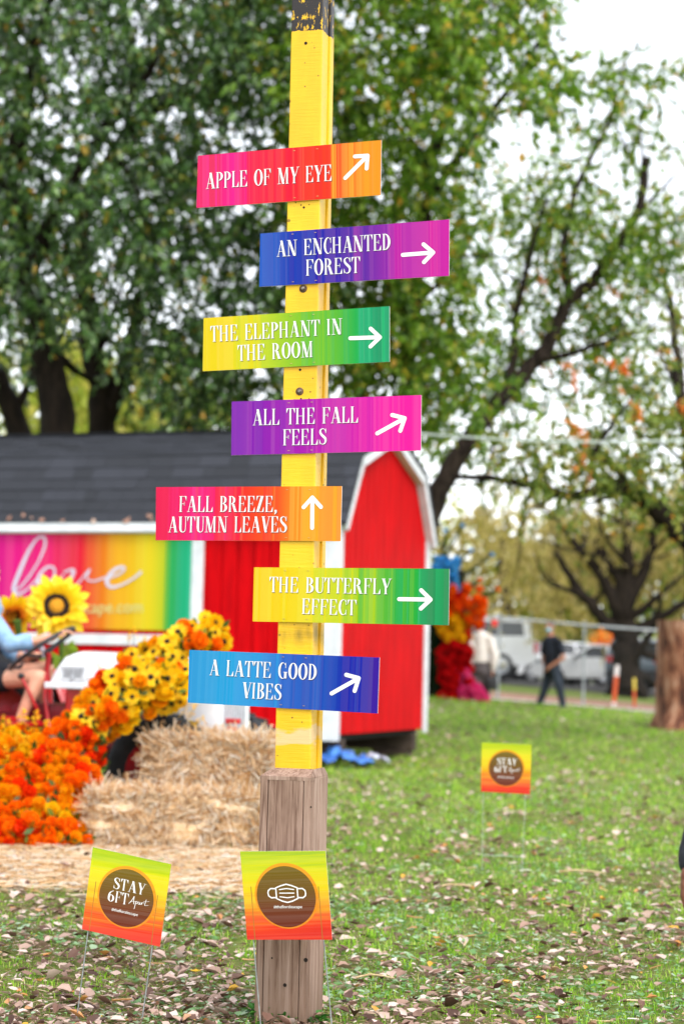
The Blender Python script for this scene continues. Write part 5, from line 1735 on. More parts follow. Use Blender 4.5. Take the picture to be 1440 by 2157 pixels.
MB().tube([(-.07, -.45, .40), (-.07, 0, .46), (-.07, .45, .40)], .045, 10).build('front_axle', M_TRED, tractor)
for s in (-1, 1):                                            # rounded rear mudguards
    mb = MB(); n_ = 14; vs = []
    for k in range(n_ + 1):
        a = math.radians(20 + 150 * k / n_)
        for yy, rr in ((s * .50, .66), (s * .80, .67), (s * .82, .62), (s * .50, .645)):
            vs.append((-2.15 + rr * math.cos(a), yy, .60 + rr * math.sin(a)))
    fs = [(k * 4 + j, k * 4 + (j + 1) % 4, (k + 1) * 4 + (j + 1) % 4, (k + 1) * 4 + j) for k in range(n_) for j in range(4)]
    mb.add(vs, fs, 0, None, True)
    mb.build('mudguard', M_TRED, tractor)
seat_z = TL(-40, 1440, 0).z - .03
mb = MB()
mb.box((-2.14, 0, seat_z - .02), (.42, .44, .06), 0, None, .025)
mb.box((-2.36, 0, seat_z + .14), (.06, .42, .28), 0, Matrix.Identity(4), .025)
mb.tube([(-2.16, 0, seat_z - .04), (-2.05, 0, .74)], .04, 8)
mb.build('seat', M_BLACK, tractor)
# red towing bracket seen between the bonnet nose and the shed wall
bp = TL(490, 1530, -.1)
mb = MB()
mb.box((bp.x - .03, bp.y, bp.z + .035), (.16, .05, .035), 0, None, .006)
mb.box((bp.x, bp.y, bp.z - .03), (.06, .05, .06), 0, None, .006)
mb.box((bp.x - .10, bp.y, bp.z - .05), (.30, .05, .04), 0, None, .006)
mb.build('front_bracket', M_TRED, tractor)

# ------------------------------------------------------------------ people
def remesh(mb, voxel, name, m, parent=None, world=False, smooth=4):
    o = mb.build(name + '_raw', m)
    md = o.modifiers.new('r', 'REMESH'); md.mode = 'VOXEL'; md.voxel_size = voxel
    ms = o.modifiers.new('s', 'SMOOTH'); ms.iterations = smooth; ms.factor = .5
    dg = bpy.context.evaluated_depsgraph_get()
    me = bpy.data.meshes.new_from_object(o.evaluated_get(dg))
    old = o.data
    bpy.data.objects.remove(o); bpy.data.meshes.remove(old)
    me.name = name
    me.materials.clear()
    me.materials.append(m)
    me.polygons.foreach_set('material_index', [0] * len(me.polygons))
    me.polygons.foreach_set('use_smooth', [True] * len(me.polygons))
    return link(name, me, parent, world)

def hand(mb, wrist, fwd, palm_n, s=1.0, curl=.5, side=1):
    """palm, four bent fingers of different length and a thumb leaving the side of the palm"""
    fwd = Vector(fwd).normalized(); pn_ = Vector(palm_n); pn_ = (pn_ - fwd * pn_.dot(fwd)).normalized()
    lat = fwd.cross(pn_) * side
    w = Vector(wrist)
    for f in (.2, .5, .8):
        for l_ in (-.3, 0, .3):
            mb.ball(w + fwd * .085 * s * f + lat * .075 * l_ * s, (.020 * s,) * 3, 0, None, 8, 6)
    for k, (off, ln) in enumerate(((.030, .070), (.011, .080), (-.010, .075), (-.029, .060))):
        b = w + fwd * .085 * s + lat * off * s
        d = fwd
        for j, (fr, rr) in enumerate(((.45, .0090), (.32, .0082), (.25, .0072))):
            d = (d * math.cos(curl * (.55 + .3 * j)) + pn_ * math.sin(curl * (.55 + .3 * j))).normalized()
            e = b + d * ln * fr * s
            mb.cap(b, e, rr * s, rr * .92 * s)
            b = e
    b = w + fwd * .03 * s + lat * .034 * s
    d = (fwd * .6 + lat * .7 + pn_ * .35).normalized()
    e = b + d * .04 * s; mb.cap(b, e, .0125 * s, .0105 * s)
    d = (fwd * .9 + lat * .15 + pn_ * .5).normalized()
    mb.cap(e, e + d * .032 * s, .0105 * s, .009 * s)

def head(mb, c, face, s=1.0, up=(0, 0, 1)):
    """skull, jaw, nose, brow, lips and ears; c is the head's centre, face the way it looks"""
    face = Vector(face).normalized(); up = Vector(up); up = (up - face * up.dot(face)).normalized(); lat = face.cross(up)
    R = Matrix((face, lat, up)).transposed()
    c = Vector(c)
    P = lambda x, y, z: c + R @ Vector((x, y, z)) * s
    mb.ball(P(-.012, 0, .03), (.098 * s, .078 * s, .095 * s), 0, None, 18, 12, R)
    mb.ball(P(.022, 0, -.045), (.068 * s, .060 * s, .075 * s), 0, None, 16, 10, R)
    mb.ball(P(.062, 0, -.092), (.026 * s, .028 * s, .022 * s), 0, None, 10, 8, R)
    mb.cap(P(.088, 0, .012), P(.108, 0, -.026), .010 * s, .015 * s)
    mb.ball(P(.086, 0, -.062), (.014 * s, .024 * s, .010 * s), 0, None, 10, 6, R)
    for y in (-1, 1):
        mb.ball(P(-.008, y * .080, -.008), (.020 * s, .010 * s, .032 * s), 0, None, 10, 8, R)
        mb.ball(P(.072, y * .034, .026), (.018 * s, .024 * s, .010 * s), 0, None, 10, 6, R)
    return P, R

SKIN_L = mat('light_skin', '#c98a70', '#dba488', rough=.5, spec=.35, scale=6)
SKIN_T = mat('tan_skin', '#9a644c', '#b47c60', rough=.5, spec=.35, scale=6)
SKIN_D = mat('brown_skin', '#6a3e2e', '#84543e', rough=.5, spec=.35, scale=6)
M_EYE = mat('dark_eye', '#1a1210', '#241a16', rough=.2)
HAIR_B = mat('black_hair', '#0c0a0b', '#1c181a', rough=.35, spec=.5, scale=20, stretch=(1, 1, .2), bump=.4)
HAIR_G = mat('grey_hair', '#4a4644', '#7a7674', rough=.6, scale=20)

def eyes_of(P, R, s, parent):
    for y in (-1, 1):
        MB().ball(P(.083, y * .033, .008), (.009 * s, .014 * s, .008 * s), 0, None, 10, 6, R).build('eye', M_EYE, parent, world=True)

# --- rider on the tractor
def W_(px, py, yl): return TRM @ TL(px, py, yl)
ex_t = TRM.to_3x3() @ Vector((1, 0, 0)); ey_t = TRM.to_3x3() @ Vector((0, 1, 0))
pel = W_(-58, 1428, 0.0)
neck_b = W_(-34, 1262, 0.0)
hd = W_(-28, 1208, 0.0)
rider = thing('person', 'long black haired person in a denim shirt driving the red tractor', 'person', (pel.x, pel.y, seat_z), TH)
sh_n, sh_f = W_(-30, 1285, -.17), W_(-26, 1290, .17)
el_n, el_f = W_(22, 1358, -.24), W_(25, 1372, .22)
wr_n, wr_f = W_(112, 1343, -.10), W_(58, 1388, .10)
hip_n, hip_f = W_(-50, 1432, -.10), W_(-50, 1432, .10)
kn_n, kn_f = W_(83, 1428, -.16), W_(98, 1408, .12)
an_n, an_f = W_(44, 1512, -.24), W_(92, 1500, .18)
mb = MB()
P, R = head(mb, hd, ex_t + Vector((0, 0, -.15)))
mb.cap(hd + Vector((0, 0, -.07)) - ex_t * .03, neck_b, .052, .06)
mb.cap(neck_b, pel + Vector((0, 0, .12)), .11, .12)
mb.ball(pel + Vector((0, 0, .03)), (.15, .17, .12))
for (s, e, w) in ((sh_n, el_n, wr_n), (sh_f, el_f, wr_f)):
    mb.cap(neck_b + Vector((0, 0, -.06)), s, .06, .055)
    mb.cap(s, e, .052, .042); mb.cap(e, w, .042, .026)
for (h, k, a) in ((hip_n, kn_n, an_n), (hip_f, kn_f, an_f)):
    mb.cap(h, k, .088, .058)
    mb.cap(k, k.lerp(a, .35), .056, .056); mb.cap(k.lerp(a, .35), a, .056, .036)
    mb.cap(a + Vector((0, 0, -.04)), a + ex_t * .17 + Vector((0, 0, -.065)), .036, .024)
hand(mb, wr_n, (W_(142, 1326, -.05) - wr_n), (0, 0, -1), 1.0, .8, -1)
hand(mb, wr_f, (W_(80, 1372, .08) - wr_f), (0, 0, -1), 1.0, .8, 1)
remesh(mb, .0065, 'body', SKIN_L, rider, True, 3)
eyes_of(P, R, 1.0, rider)
mb = MB()
mb.cap(neck_b + Vector((0, 0, -.05)), pel + Vector((0, 0, .10)), .135, .145)
mb.ball(neck_b + Vector((0, 0, -.07)), (.12, .19, .09), 0, None, 14, 9, TRM.to_3x3())
for (s, e) in ((sh_n, el_n), (sh_f, el_f)):
    mb.cap(s, e, .072, .062)
    w = wr_n if s is sh_n else wr_f
    mb.cap(e, e.lerp(w, .34), .062, .058)
    mb.cap(e.lerp(w, .28), e.lerp(w, .36), .064, .064)
remesh(mb, .010, 'shirt', mat('washed_denim', '#6f93b8', '#9cbcd8', rough=.85, scale=8, bump=.3, bscale=30), rider, True, 3)
mb = MB()
mb.ball(pel + Vector((0, 0, .03)), (.18, .20, .13), 0, None, 14, 9, TRM.to_3x3())
for (h, k) in ((hip_n, kn_n), (hip_f, kn_f)):
    mb.cap(h, h.lerp(k, .42), .108, .100)
mb.cap(hip_n.lerp(kn_n, .3), hip_f.lerp(kn_f, .3), .09, .09)
remesh(mb, .012, 'skirt', mat('black_cloth', '#141418', '#24242a', rough=.85, scale=6, bump=.2), rider, True, 3)
mb = MB()
mb.ball(P(-.02, 0, .045), (.108, .090, .098), 0, None, 16, 10, R)
for k in range(9):
    y = -.085 + .021 * k
    mb.tube([P(-.07, y, .02), P(-.085, y * 1.1, -.10), P(-.055, y * 1.35, -.24), P(-.02 + .02 * math.sin(k * 2), y * 1.5, -.40 - .03 * math.sin(k * 5))], [.035, .036, .034, .014], 8)
for s in (-1, 1):
    mb.tube([P(.02, s * .082, .05), P(.015, s * .095, -.06), P(.04, s * .11, -.20), P(.06, s * .12, -.34)], [.03, .032, .034, .014], 8)
remesh(mb, .009, 'hair', HAIR_B, rider, True, 3)
mb = MB()
for (a,) in ((an_n,), (an_f,)):
    mb.cap(a + Vector((0, 0, -.05)), a + ex_t * .16 + Vector((0, 0, -.07)), .045, .034)
remesh(mb, .010, 'shoes', M_BLACK, rider, True, 2)

# --- walking man
def man():
    Y = 40.0
    g = PX(1160, 1490, Y)
    s = 182.0 / FPX * Y / 1.78                     # scale to the figure's height in the picture
    J = lambda px, py, dy=0.0: PX(px, py, Y + dy)
    root = thing('person', 'walking person in a black shirt, jeans and pale blue face mask', 'person', (g.x, Y, gz(g.x, Y)))
    hd = J(1158, 1321); nk = J(1160, 1346)
    face = Vector((-.85, -.55, -.05))
    mb = MB()
    P, R = head(mb, hd, face, s)
    mb.cap(hd + Vector((.01, 0, -.06)), nk, .055 * s, .06 * s)
    shL, shR = J(1147, 1354, .14), J(1177, 1354, -.14)
    elR, wrR = J(1186, 1386, -.24), J(1156, 1405, -.22)
    elL, wrL = J(1143, 1385, .22), J(1147, 1408, .16)
    hipL, hipR = J(1156, 1413, .08), J(1167, 1413, -.08)
    knL, anL = J(1147, 1450, .10), J(1135, 1484, .12)
    knR, anR = J(1178, 1450, -.10), J(1185, 1486, -.10)
    mb.cap(nk, J(1161, 1375), .11 * s, .15 * s); mb.cap(J(1161, 1375), J(1161, 1410), .15 * s, .15 * s)
    for (a, b, c) in ((shL, elL, wrL), (shR, elR, wrR)):
        mb.cap(nk.lerp(a, .5), a, .08 * s, .07 * s); mb.cap(a, b, .058 * s, .046 * s); mb.cap(b, c, .044 * s, .03 * s)
    for (a, b, c) in ((hipL, knL, anL), (hipR, knR, anR)):
        mb.cap(a, b, .095 * s, .065 * s); mb.cap(b, c, .062 * s, .042 * s)
    hand(mb, wrR, (-.6, .1, -.8), (-.5, .4, .3), s, .6, 1)
    hand(mb, wrL, (-.2, 0, -1), (.5, -.4, 0), s, .5, -1)
    remesh(mb, .013, 'body', SKIN_T, root, True, 3)
    eyes_of(P, R, s, root)
    mb = MB()
    mb.cap(nk + Vector((0, 0, -.05)), J(1162, 1378), .145 * s, .165 * s); mb.cap(J(1162, 1378), J(1162, 1412), .165 * s, .165 * s)
    for (a, b) in ((shL, elL), (shR, elR)):
        mb.cap(nk.lerp(a, .4), a, .10 * s, .085 * s); mb.cap(a, a.lerp(b, .62), .080 * s, .078 * s)
    remesh(mb, .018, 'shirt', mat('dark_navy_cloth', '#0d1018', '#1c222e', rough=.9, scale=5, bump=.3, bscale=14), root, True, 3)
    mb = MB()
    mb.cap(J(1159, 1408, .05), J(1165, 1408, -.05), .155 * s, .155 * s)
    for (a, b, c) in ((hipL, knL, anL), (hipR, knR, anR)):
        mb.cap(a, b, .118 * s, .088 * s); mb.cap(b, c, .088 * s, .072 * s)
    remesh(mb, .018, 'trousers', mat('dark_jeans', '#1e242e', '#363e4a', rough=.9, scale=5, bump=.3, bscale=14), root, True, 3)
    for a in (anL, anR):
        m2 = MB(); m2.cap(a + Vector((.03, 0, -.05)), a + Vector((-.14, -.10, -.07)), .055, .042); remesh(m2, .016, 'shoe', M_BLACK, root, True, 2)
    mb = MB(); mb.ball(P(.048, 0, -.055), (.062 * s, .074 * s, .058 * s), 0, None, 16, 10, R)
    remesh(mb, .010, 'face_mask', mat('pale_blue_mask', '#7fb4c8', '#a8d2de', rough=.8), root, True, 2)
    mb = MB(); mb.ball(P(-.026, 0, .058), (.100 * s, .084 * s, .086 * s), 0, None, 16, 10, R)
    remesh(mb, .012, 'hair', HAIR_G, root, True, 2)
man()

# --- visitor in the white blouse leaning over beside the flower column
def visitor():
    Y = 40.9
    J = lambda px, py, dy=0.0: PX(px, py, Y + dy)
    g = PX(1012, 1478, Y)
    s = 1.0
    root = thing('person', 'person in a white long sleeved blouse carrying a black bag by the flower column', 'person', (g.x, Y, gz(g.x, Y)))
    hd = J(1006, 1318); nk = J(1010, 1336)
    mb = MB()
    P, R = head(mb, hd, (-.5, -.75, -.4), s)
    mb.cap(hd + Vector((.01, .02, -.05)), nk, .05, .06)
    shL, shR = J(992, 1346, .02), J(1030, 1346, -.03)
    elL, wrL = J(984, 1372, -.10), J(990, 1398, -.20)
    elR, wrR = J(1041, 1380, -.10), J(1037, 1413, -.14)
    mb.cap(nk, J(1012, 1385), .10, .13); mb.cap(J(1012, 1385), J(1013, 1405), .13, .14)
    hL, hR = J(1004, 1410), J(1022, 1410)
    for (a, b, c) in ((shL, elL, wrL), (shR, elR, wrR)):
        mb.cap(nk.lerp(a, .5), a, .06, .055); mb.cap(a, b, .05, .04); mb.cap(b, c, .04, .028)
    fL, fR = J(1004, 1472), J(1024, 1473)
    for (a, c) in ((hL, fL), (hR, fR)):
        mb.cap(a, a.lerp(c, .5), .085, .058); mb.cap(a.lerp(c, .5), c, .056, .038)
        mb.cap(c + Vector((0, 0, -.03)), c + Vector((-.08, -.14, -.05)), .04, .03)
    hand(mb, wrR, (0, -.1, -1), (-1, 0, 0), s, .9, 1)
    hand(mb, wrL, (-.3, -.4, -.8), (1, 0, 0), s, .5, -1)
    remesh(mb, .013, 'body', SKIN_L, root, True, 3)
    eyes_of(P, R, s, root)
    mb = MB()
    mb.cap(nk + Vector((0, 0, -.06)), J(1012, 1392), .15, .165)
    for (a, b, c) in ((shL, elL, wrL), (shR, elR, wrR)):
        mb.cap(nk.lerp(a, .4), a, .09, .085); mb.cap(a, b, .085, .095); mb.cap(b, b.lerp(c, .6), .098, .085); mb.cap(b.lerp(c, .6), b.lerp(c, .92), .08, .04)
    remesh(mb, .016, 'blouse', mat('cream_blouse', '#d8cfc6', '#efe8e0', rough=.8, scale=6, bump=.4, bscale=12), root, True, 3)
    mb = MB()
    mb.cap(J(1012, 1398), J(1013, 1412), .165, .18)
    for (a, c) in ((hL, fL), (hR, fR)):
        mb.cap(a, a.lerp(c, .5), .12, .095); mb.cap(a.lerp(c, .5), a.lerp(c, .9), .09, .07)
    remesh(mb, .017, 'trousers', mat('grey_brown_cloth', '#4e4648', '#6e6668', rough=.9, scale=5), root, True, 3)
    mb = MB(); mb.ball(P(-.02, 0, .05), (.11, .095, .10), 0, None, 14, 9, R)
    mb.lathe([(.0, .12), (.09, .11), (.10, .05), (.19, .035), (.19, .028), (.09, .03)], 20, 0, Matrix.Translation(P(0, 0, .03)) @ R.to_4x4())
    remesh(mb, .014, 'dark_hat', mat('charcoal_felt', '#1c1a1c', '#2c2a2c', rough=.9), root, True, 2)
    bag = J(1035, 1440, -.14)
    t = thing('handbag', 'black handbag hanging from the hand of the person in white', 'handbag', (bag.x, bag.y, bag.z - .14))
    mb = MB(); mb.box((0, 0, .13), (.24, .11, .24), 0, None, .05); mb.build('bag_body', M_BLACK, t)
    mb = MB(); mb.tube([(-.09, 0, .22), (-.07, 0, .36), (0, 0, .42), (.07, 0, .36), (.09, 0, .22)], .009, 6); mb.build('handle', M_BLACK, t)
visitor()

# --- bystander cut by the right edge of the picture: only a sleeve and hand show
def bystander():
    Y = 5.2
    J = lambda px, py, dy=0.0: PX(px, py, Y + dy)
    wr = J(1453, 1828)
    cx = wr.x + .22
    root = thing('person', 'person in a dark grey ribbed sleeve cut off by the right edge of the picture', 'person', (cx, Y, 0))
    V3 = lambda x, y, z: Vector((cx + x, Y + y, z))
    el = J(1448, 1716) + Vector((.01, .03, .10)); el = Vector((el.x, Y + .02, .90)); wr = Vector((wr.x, Y - .02, wr.z))
    el.x = PX(1500, 1400, Y).x + .03
    mb = MB()
    P, R = head(mb, V3(0, 0, 1.50), (-.3, .9, 0), .95)
    nk = V3(0, 0, 1.36)
    mb.cap(V3(0, 0, 1.43), nk, .052, .06)
    mb.cap(nk, V3(0, 0, 1.05), .11, .13); mb.cap(V3(0, 0, 1.05), V3(0, 0, .84), .13, .15)
    shL, shR = V3(-.17, 0, 1.29), V3(.17, 0, 1.29)
    for (a, b, c, sd) in ((shL, el, wr, -1), (shR, V3(.27, .02, 1.0), V3(.27, -.05, .76), 1)):
        mb.cap(nk.lerp(a, .5), a, .065, .06); mb.cap(a, b, .05, .042); mb.cap(b, c, .042, .028)
        hand(mb, c, (.05 * sd, -.1, -1), (-sd * .6, -.5, 0), 1.0, .55, sd)
    for sd in (-1, 1):
        mb.cap(V3(.09 * sd, 0, .82), V3(.10 * sd, 0, .45), .085, .056); mb.cap(V3(.10 * sd, 0, .45), V3(.10 * sd, .03, .09), .055, .038)
        mb.cap(V3(.10 * sd, .03, .05), V3(.11 * sd, .20, .035), .042, .03)
    remesh(mb, .0075, 'body', SKIN_D, root, True, 3)
    eyes_of(P, R, .95, root)
    mb = MB()
    mb.cap(nk + Vector((0, 0, -.06)), V3(0, 0, .86), .14, .155)
    for (a, b, c) in ((shL, el, wr), (shR, V3(.27, .02, 1.0), V3(.27, -.05, .76))):
        mb.cap(nk.lerp(a, .4), a, .085, .075); mb.cap(a, b, .066, .056); mb.cap(b, b.lerp(c, .93), .055, .042)
        for k in range(9):
            q = b.lerp(c, .05 + .1 * k); mb.cap(q, q + Vector((0, 0, -.008)), .059 - .0014 * k, .059 - .0014 * k)
    remesh(mb, .009, 'sweater', mat('dark_grey_rib', '#24262c', '#383a42', rough=.9, scale=20, bump=.3), root, True, 1)
    mb = MB()
    mb.cap(V3(-.04, 0, .84), V3(.04, 0, .84), .16, .16)
    for sd in (-1, 1):
        mb.cap(V3(.09 * sd, 0, .80), V3(.10 * sd, 0, .45), .11, .082); mb.cap(V3(.10 * sd, 0, .45), V3(.10 * sd, .03, .12), .08, .065)
    remesh(mb, .014, 'trousers', mat('black_cloth', '#141418', '#24242a'), root, True, 3)
    mb = MB(); mb.ball(P(-.02, 0, .05), (.105, .088, .095), 0, None, 14, 9, R); remesh(mb, .012, 'hair', HAIR_B, root, True, 2)
bystander()

# ------------------------------------------------------------------ flowers
PET_Y = leafmat('yellow_petal', [(0, '#f4b808'), (.5, '#fad010'), (1, '#fce030')], trans=.5, rough=.5, spec=.25)
PET_YO = leafmat('golden_petal', [(0, '#f69804'), (.5, '#fab008'), (1, '#fcc61c')], trans=.5, rough=.5, spec=.25)
PET_O = leafmat('orange_petal', [(0, '#f66a04'), (.5, '#fc8408'), (1, '#fea018')], trans=.55, rough=.5, spec=.25)
PET_R = leafmat('red_orange_petal', [(0, '#dc2806'), (.5, '#f23c08'), (1, '#f8560c')], trans=.5, rough=.5, spec=.25)
FL_LEAF = leafmat('flower_foliage', [(0, '#24380e'), (.5, '#3e5a16'), (1, '#6a7a20')], trans=.3)
M_SEED = mat('dark_seed_disc', '#160c08', '#2c1a10', rough=.9, scale=80, bump=.5, bscale=200)

def petal(mb, M, r0, r1, w, lift, mi=0, tipw=.0, seg=3, cup=.0):
    """one petal from radius r0 to r1 in the local x direction"""
    prof = ((0, .35), (.45, 1.0), (.8, .75), (1.0, tipw))
    L_, R_ = [], []
    for t, f in prof:
        x = r0 + (r1 - r0) * t
        z = lift * t + cup * t * t
        L_.append((x, w * f * .5, z)); R_.append((x, -w * f * .5, z))
    mid = [(r0 + (r1 - r0) * t, 0, lift * t + cup * t * t - w * .08 * f) for t, f in prof]
    vs = L_ + mid + R_
    fs = []
    for i in range(3):
        fs += [(4 + i, 5 + i, 1 + i, i), (8 + i, 9 + i, 5 + i, 4 + i)]
    mb.add(vs, fs, mi, M)
RZ = lambda a: Matrix.Rotation(a, 4, 'Z')
RY = lambda a: Matrix.Rotation(a, 4, 'Y')
def daisy_mb(r=.056, n=11):
    mb = MB()
    for k in range(n):
        petal(mb, RZ(2 * math.pi * k / n + random.uniform(-.08, .08)) @ RY(random.uniform(-.25, .1)), r * .18, r, r * .55, .004, 0, .3)
    for k in range(n - 3):
        petal(mb, Matrix.Translation((0, 0, -.004)) @ RZ(2 * math.pi * (k + .5) / (n - 3)) @ RY(random.uniform(-.1, .25)), r * .18, r * .95, r * .6, 0, 0, .3)
    return mb
def pompon_mb(r=.046, n=70, wp=.75):
    mb = MB()
    for k in range(n):
        z = 1 - 1.55 * (k + .5) / n
        a = k * 2.39996
        rr = math.sqrt(max(0, 1 - z * z))
        d = Vector((rr * math.cos(a), rr * math.sin(a), z))
        zax = Vector((0, 0, 1)).lerp(d, .35).normalized()
        xax = d
        yax = zax.cross(xax)
        if yax.length < .05: yax = Vector((0, 1, 0))
        yax.normalize(); zax = xax.cross(yax)
        M_ = Matrix((xax, yax, zax)).transposed().to_4x4()
        petal(mb, M_, r * .35, r * random.uniform(.88, 1.1), r * wp, 0, 0, .55, cup=r * .15)
    mb.ball((0, 0, -.05 * r), r * .62, 0, None, 10, 7)
    return mb
def sprig_mb(h=.16):
    mb = MB()
    for k in range(34):
        z = h * random.random() ** .8
        w = .035 * (1.1 - z / h) + .006
        p = Vector((random.gauss(0, w * .6), random.gauss(0, w * .6), z))
        for j in range(3):
            a = random.random() * 6.28
            t = Vector((math.cos(a), math.sin(a), random.uniform(-.2, .8))) * .014; s = Vector((-math.sin(a), math.cos(a), 0)) * .007
            mb.add([p, p + t * .5 + s, p + t, p + t * .5 - s], [(0, 1, 2, 3)])
    mb.tube([(0, 0, -.05), (0, 0, h * .9)], [.003, .001], 4, 1)
    return mb

cascade_poly = [(432, 1300), (468, 1318), (474, 1352), (462, 1372), (400, 1380), (402, 1430), (396, 1480), (366, 1490), (282, 1508), (226, 1570), (208, 1640), (180, 1684), (168, 1712), (192, 1772), (110, 1790), (0, 1790), (-130, 1800), (-150, 1540), (0, 1530), (40, 1535), (95, 1545), (150, 1500), (198, 1442), (235, 1408), (262, 1372), (300, 1368), (340, 1345), (390, 1316)]
def inside(px, py, poly):
    c = False
    for (x0, y0), (x1, y1) in zip(poly, poly[1:] + poly[:1]):
        if (y0 > py) != (y1 > py) and px < (x1 - x0) * (py - y0) / (y1 - y0) + x0: c = not c
    return c
def edge_dist(px, py, poly):
    best = 1e9
    P = Vector((px, py))
    for a, b in zip(poly, poly[1:] + poly[:1]):
        a, b = Vector(a), Vector(b); d = b - a
        t = max(0, min(1, (P - a).dot(d) / d.length_squared))
        best = min(best, (P - a - d * t).length)
    return best
def cascade_depth(px, py):
    """front of the heap: it leans back from the lawn up to the bonnet"""
    Y = np.interp(py, (1300, 1380, 1560, 1700, 1790), (13.02, 12.95, 12.82, 12.45, 12.1))
    e = min(edge_dist(px, py, cascade_poly), 60) / 60
    return float(Y - .16 * math.sin(e * math.pi / 2)) + (.10 if px > 340 and py > 1480 else 0) + (.06 if px > 215 and py > 1540 else 0)
cas_c = PX(150, 1790, 12.6)
cascade = thing('flower_cascade', 'spilling heap of yellow, orange and red artificial flowers over the tractor nose', 'flower display', (cas_c.x, 12.6, 0))
# the heap's body: a closed leafy mound behind the blossoms
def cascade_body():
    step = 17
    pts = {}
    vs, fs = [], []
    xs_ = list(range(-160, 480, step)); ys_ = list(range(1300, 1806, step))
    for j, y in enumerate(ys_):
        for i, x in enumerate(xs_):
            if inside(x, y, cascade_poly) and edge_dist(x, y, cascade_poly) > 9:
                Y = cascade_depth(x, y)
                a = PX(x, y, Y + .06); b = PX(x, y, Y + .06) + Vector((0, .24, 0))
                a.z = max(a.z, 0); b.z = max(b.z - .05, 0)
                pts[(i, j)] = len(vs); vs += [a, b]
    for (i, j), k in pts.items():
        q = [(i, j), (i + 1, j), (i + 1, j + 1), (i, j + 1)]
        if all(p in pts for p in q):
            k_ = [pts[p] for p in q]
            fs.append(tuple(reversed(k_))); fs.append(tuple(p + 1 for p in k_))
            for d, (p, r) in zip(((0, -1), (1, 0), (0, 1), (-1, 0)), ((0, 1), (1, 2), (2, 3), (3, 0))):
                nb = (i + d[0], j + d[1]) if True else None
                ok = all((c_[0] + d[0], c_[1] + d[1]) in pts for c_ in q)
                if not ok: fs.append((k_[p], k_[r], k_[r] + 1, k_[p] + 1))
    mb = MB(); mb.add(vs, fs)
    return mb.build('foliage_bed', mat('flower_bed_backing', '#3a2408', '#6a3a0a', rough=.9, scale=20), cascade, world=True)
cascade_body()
def frame_to(d, roll=0.0):
    q = Vector(d).to_track_quat('Z', 'Y').to_matrix().to_4x4()
    return q @ RZ(roll)
def out_dir(px, py):
    d = Vector((random.gauss(0, .45), -1.0, random.gauss(.35, .4)))
    return d.normalized()
T_DAISY = [daisy_mb() for _ in range(3)]; T_POM = [pompon_mb() for _ in range(2)]; T_CARN = [pompon_mb(.044, 46, 1.05) for _ in range(2)]
def mesh_of(mb, name, mats):
    me = bpy.data.meshes.new(name)
    me.from_pydata(mb.v, [], mb.f)
    for m in mats: me.materials.append(m)
    me.polygons.foreach_set('material_index', mb.m); me.polygons.foreach_set('use_smooth', mb.s)
    me.update()
    return me
ME_D = [mesh_of(t, 'daisy', [PET_Y]) for t in T_DAISY]
ME_C = mesh_of(MB().lathe([(0, .012), (.008, .0115), (.0135, .008), (.0155, .002), (.015, -.002)], 14, 0), 'daisy_centre', [M_SEED])
ME_P = {k: [mesh_of(t, 'marigold', [m]) for t in T_POM] for k, m in (('y', PET_Y), ('g', PET_YO), ('o', PET_O))}
ME_R = {k: [mesh_of(t, 'carnation', [m]) for t in T_CARN] for k, m in (('o', PET_O), ('r', PET_R), ('g', PET_YO))}
def put(name, me, M_, parent, pw):
    o = bpy.data.objects.new(name, me); COL.objects.link(o)
    o.parent = parent
    o.matrix_local = pw @ M_
    return o
def kind_at(px, py):
    """which blossom grows where in the heap: daisies at the upper right, marigolds in the middle, red towards the lower left"""
    t = (px - 0) / 470.0 - (py - 1300) / 900.0          # high at the upper right
    z = mnoise.noise(Vector((px * .011, py * .011, 2.2)))
    z2 = mnoise.noise(Vector((px * .02, py * .02, 7.7)))
    r = random.random()
    if t > .34:
        if r < .62: return 'daisy'
        if r < .82: return 'my'
        return 'co' if z2 > 0 else 'mg'
    if t > .12:
        if r < .20: return 'daisy'
        if z > .16: return 'cr' if r < .5 else 'co'
        return random.choice(('mg', 'mo', 'my', 'mg', 'co', 'mg'))
    if z > .10: return random.choice(('cr', 'co', 'co', 'mo'))
    return random.choice(('mg', 'mo', 'my', 'co', 'mg', 'mo', 'cg'))
cas_inv = Matrix.Translation((-cas_c.x, -12.6, 0))
mass = {k: ([], [], 0) for k in ()}
cnt = {'daisy': 0, 'marigold': 0, 'carnation': 0}
MASS = MB()
MATS_MASS = [PET_Y, PET_YO, PET_O, PET_R, M_SEED, FL_LEAF]
placed = []
tries = 0
